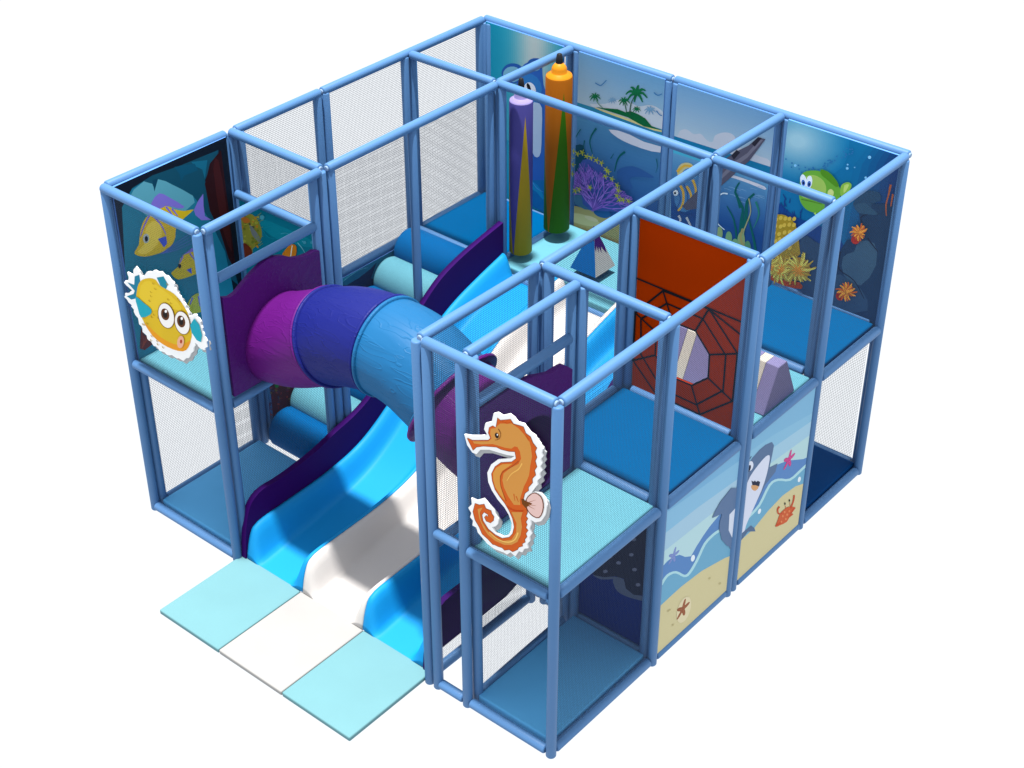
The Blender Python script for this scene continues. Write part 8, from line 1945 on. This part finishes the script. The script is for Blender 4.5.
# ------------------------------------------------------------------ orange web panel
wp = thing('web_panel', 'orange red panel with a black spider web print round an eight sided crawl hole', 'web panel')
hole = [(4.085, 2.555), (4.313, 2.559), (4.466, 2.393), (4.473, 2.163), (4.318, 2.017), (4.09, 2.01), (3.93, 2.16), (3.93, 2.39)]
web_board = plate('panel', [(3.70, 1.75), (4.765, 1.75), (4.765, 3.43), (3.70, 3.43)], 'y', 2.49, .03, M['orange'], wp, [hole])
r2 = [(4.015, 2.709), (4.377, 2.704), (4.623, 2.451), (4.627, 2.102), (4.378, 1.846), (4.02, 1.85), (3.784, 2.103), (3.764, 2.456)]
r3 = [(3.971, 2.815), (4.427, 2.82), (4.732, 2.515), (4.727, 2.042), (4.424, 1.765), (3.97, 1.765), (3.705, 2.009), (3.705, 2.494)]
segs = []
for rr in (hole, r2, r3): segs += [(rr[i], rr[(i+1) % 8]) for i in range(8)]
segs += [(hole[i], r3[i]) for i in range(8)]+[((3.705, 2.833), (4.76, 2.825)), ((4.427, 2.82), (4.76, 2.70))]
bm = bmesh.new()
for k, (a, b) in enumerate(segs):
    a = Vector(a); b = Vector(b); d = (b-a).normalized(); nn = Vector((-d.y, d.x))*.0085; a = a-d*.006; b = b+d*.006
    y = 2.488-.0002*k
    bm.faces.new([bm.verts.new((p.x, y, p.y)) for p in (a+nn, b+nn, b-nn, a-nn)])
bm_obj('web_print', bm, M['webline'], web_board)
# ------------------------------------------------------------------ printed pictures
GAIN = dict(cave=1.6, reef=1.3, wreck=1.2, dolphin=1.25, island=1.15, shipmast=1.15, greenfish=1.65, sharktail=.88, sharkface=.88, manta=1.3)
LAB = dict(cave='dark cave picture with yellow and purple striped fish on the left side wall', reef='teal reef picture with yellow coral and an orange fin above the purple tunnel panel',
 wreck='dark teal sea picture with red coral beside the foam rollers', dolphin='pale teal picture of a big blue dolphin with goggles in the rear corner',
 island='picture of a palm island above purple coral on the rear wall', shipmast='picture of a grey mast, striped fish and green weed on the rear wall',
 greenfish='deep blue picture of a green fish, grey rocks and yellow anemones', sharktail='picture of sand, waves and a brown starfish with the shark tail at its edge',
 sharkface='picture of a smiling grey shark with an orange crab and a pink starfish', manta='dark blue wall picture of a dark spotted shape under the deck')
for key in LAB:
    ax, val, sp, polys = decode(key)
    o = ink_mesh('picture_panel', ax, val, polys, print_mat('printed_vinyl_'+key, GAIN[key]), None, back=.02)
    tag(o, LAB[key], 'picture panel', 'printed picture panels')
# white edge strip along the cave picture
# ------------------------------------------------------------------ cutouts
def cutout(key, name, lab, cat, cuts, names):
    ax, val, sp, polys = decode(key)
    t = thing(name, lab, cat)
    mat = print_mat('printed_board_'+key, .95)
    ol = polys[0][1]
    bd = plate('backing_board', ol, 'y', val+.001, .014, foam(key+'_board_white', (.86, .86, .86), .5, 0), t)
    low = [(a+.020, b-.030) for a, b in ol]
    o = plate('drop_shadow_board', low, 'y', val+.0155, .010, foam(key+'_shadow_grey', (.36, .37, .38), .6, 0), t)  # added grey plate, offset down and right as the cutout's drop shadow
    parts = [0]+[c for c in cuts if c]+[len(polys)]
    for i, nm in enumerate(names):
        a = parts[i]; b = parts[i+1]
        sub = polys[a:b]
        if i == 0: sub = polys[1:b]; a = 1
        ink_mesh(nm, ax, val, sub, mat, t, start=a+1, step=.0002)
s = decode('seahorse')[2]
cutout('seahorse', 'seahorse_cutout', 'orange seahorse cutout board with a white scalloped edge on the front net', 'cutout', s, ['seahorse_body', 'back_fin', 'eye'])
s = decode('puffer')[2]
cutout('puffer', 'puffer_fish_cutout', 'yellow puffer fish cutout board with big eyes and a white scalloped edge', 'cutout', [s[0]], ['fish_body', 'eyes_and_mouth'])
# ------------------------------------------------------------------ light
w = bpy.data.worlds.new('World'); sc.world = w; w.use_nodes = True
bg = w.node_tree.nodes['Background']; bg.inputs['Color'].default_value = (.925, .96, 1, 1); bg.inputs['Strength'].default_value = 1.105
ld = bpy.data.lights.new('overhead_lamp', 'AREA'); ld.shape = 'DISK'; D = 400; ld.size = D*math.tan(math.radians(3.5))
S = 2.7
ld.energy = S*PI*D*D*PI/1.0
ld.color = (1, .975, .93)
lo = bpy.data.objects.new('overhead_lamp', ld); COL.objects.link(lo)
dirv = Vector((-.010, -.028, 1)).normalized()
lo.location = Vector((2.4, 2.4, 0))+dirv*D
lo.rotation_euler = dirv.to_track_quat('Z', 'Y').to_euler()
# ------------------------------------------------------------------ camera
cd = bpy.data.cameras.new('camera'); cam = bpy.data.objects.new('camera', cd); COL.objects.link(cam); sc.camera = cam
yaw, pitch = -.69861211, -.60242894
fw = Vector((math.cos(pitch)*math.sin(yaw), math.cos(pitch)*math.cos(yaw), math.sin(pitch)))
cam.location = (10.368456, -7.074037, 9.742622)
cam.rotation_euler = (-fw).to_track_quat('Z', 'Y').to_euler()
cd.sensor_width = 36; cd.lens = 1614.022*36/1024; cd.clip_end = 1000; cd.clip_start = .1
sc.render.engine = 'CYCLES'
sc.render.resolution_x = 1024; sc.render.resolution_y = 768
sc.cycles.transparent_max_bounces = 24; sc.cycles.max_bounces = 8
sc.view_settings.view_transform = 'Standard'; sc.view_settings.look = 'None'; sc.view_settings.exposure = 0; sc.view_settings.gamma = 1
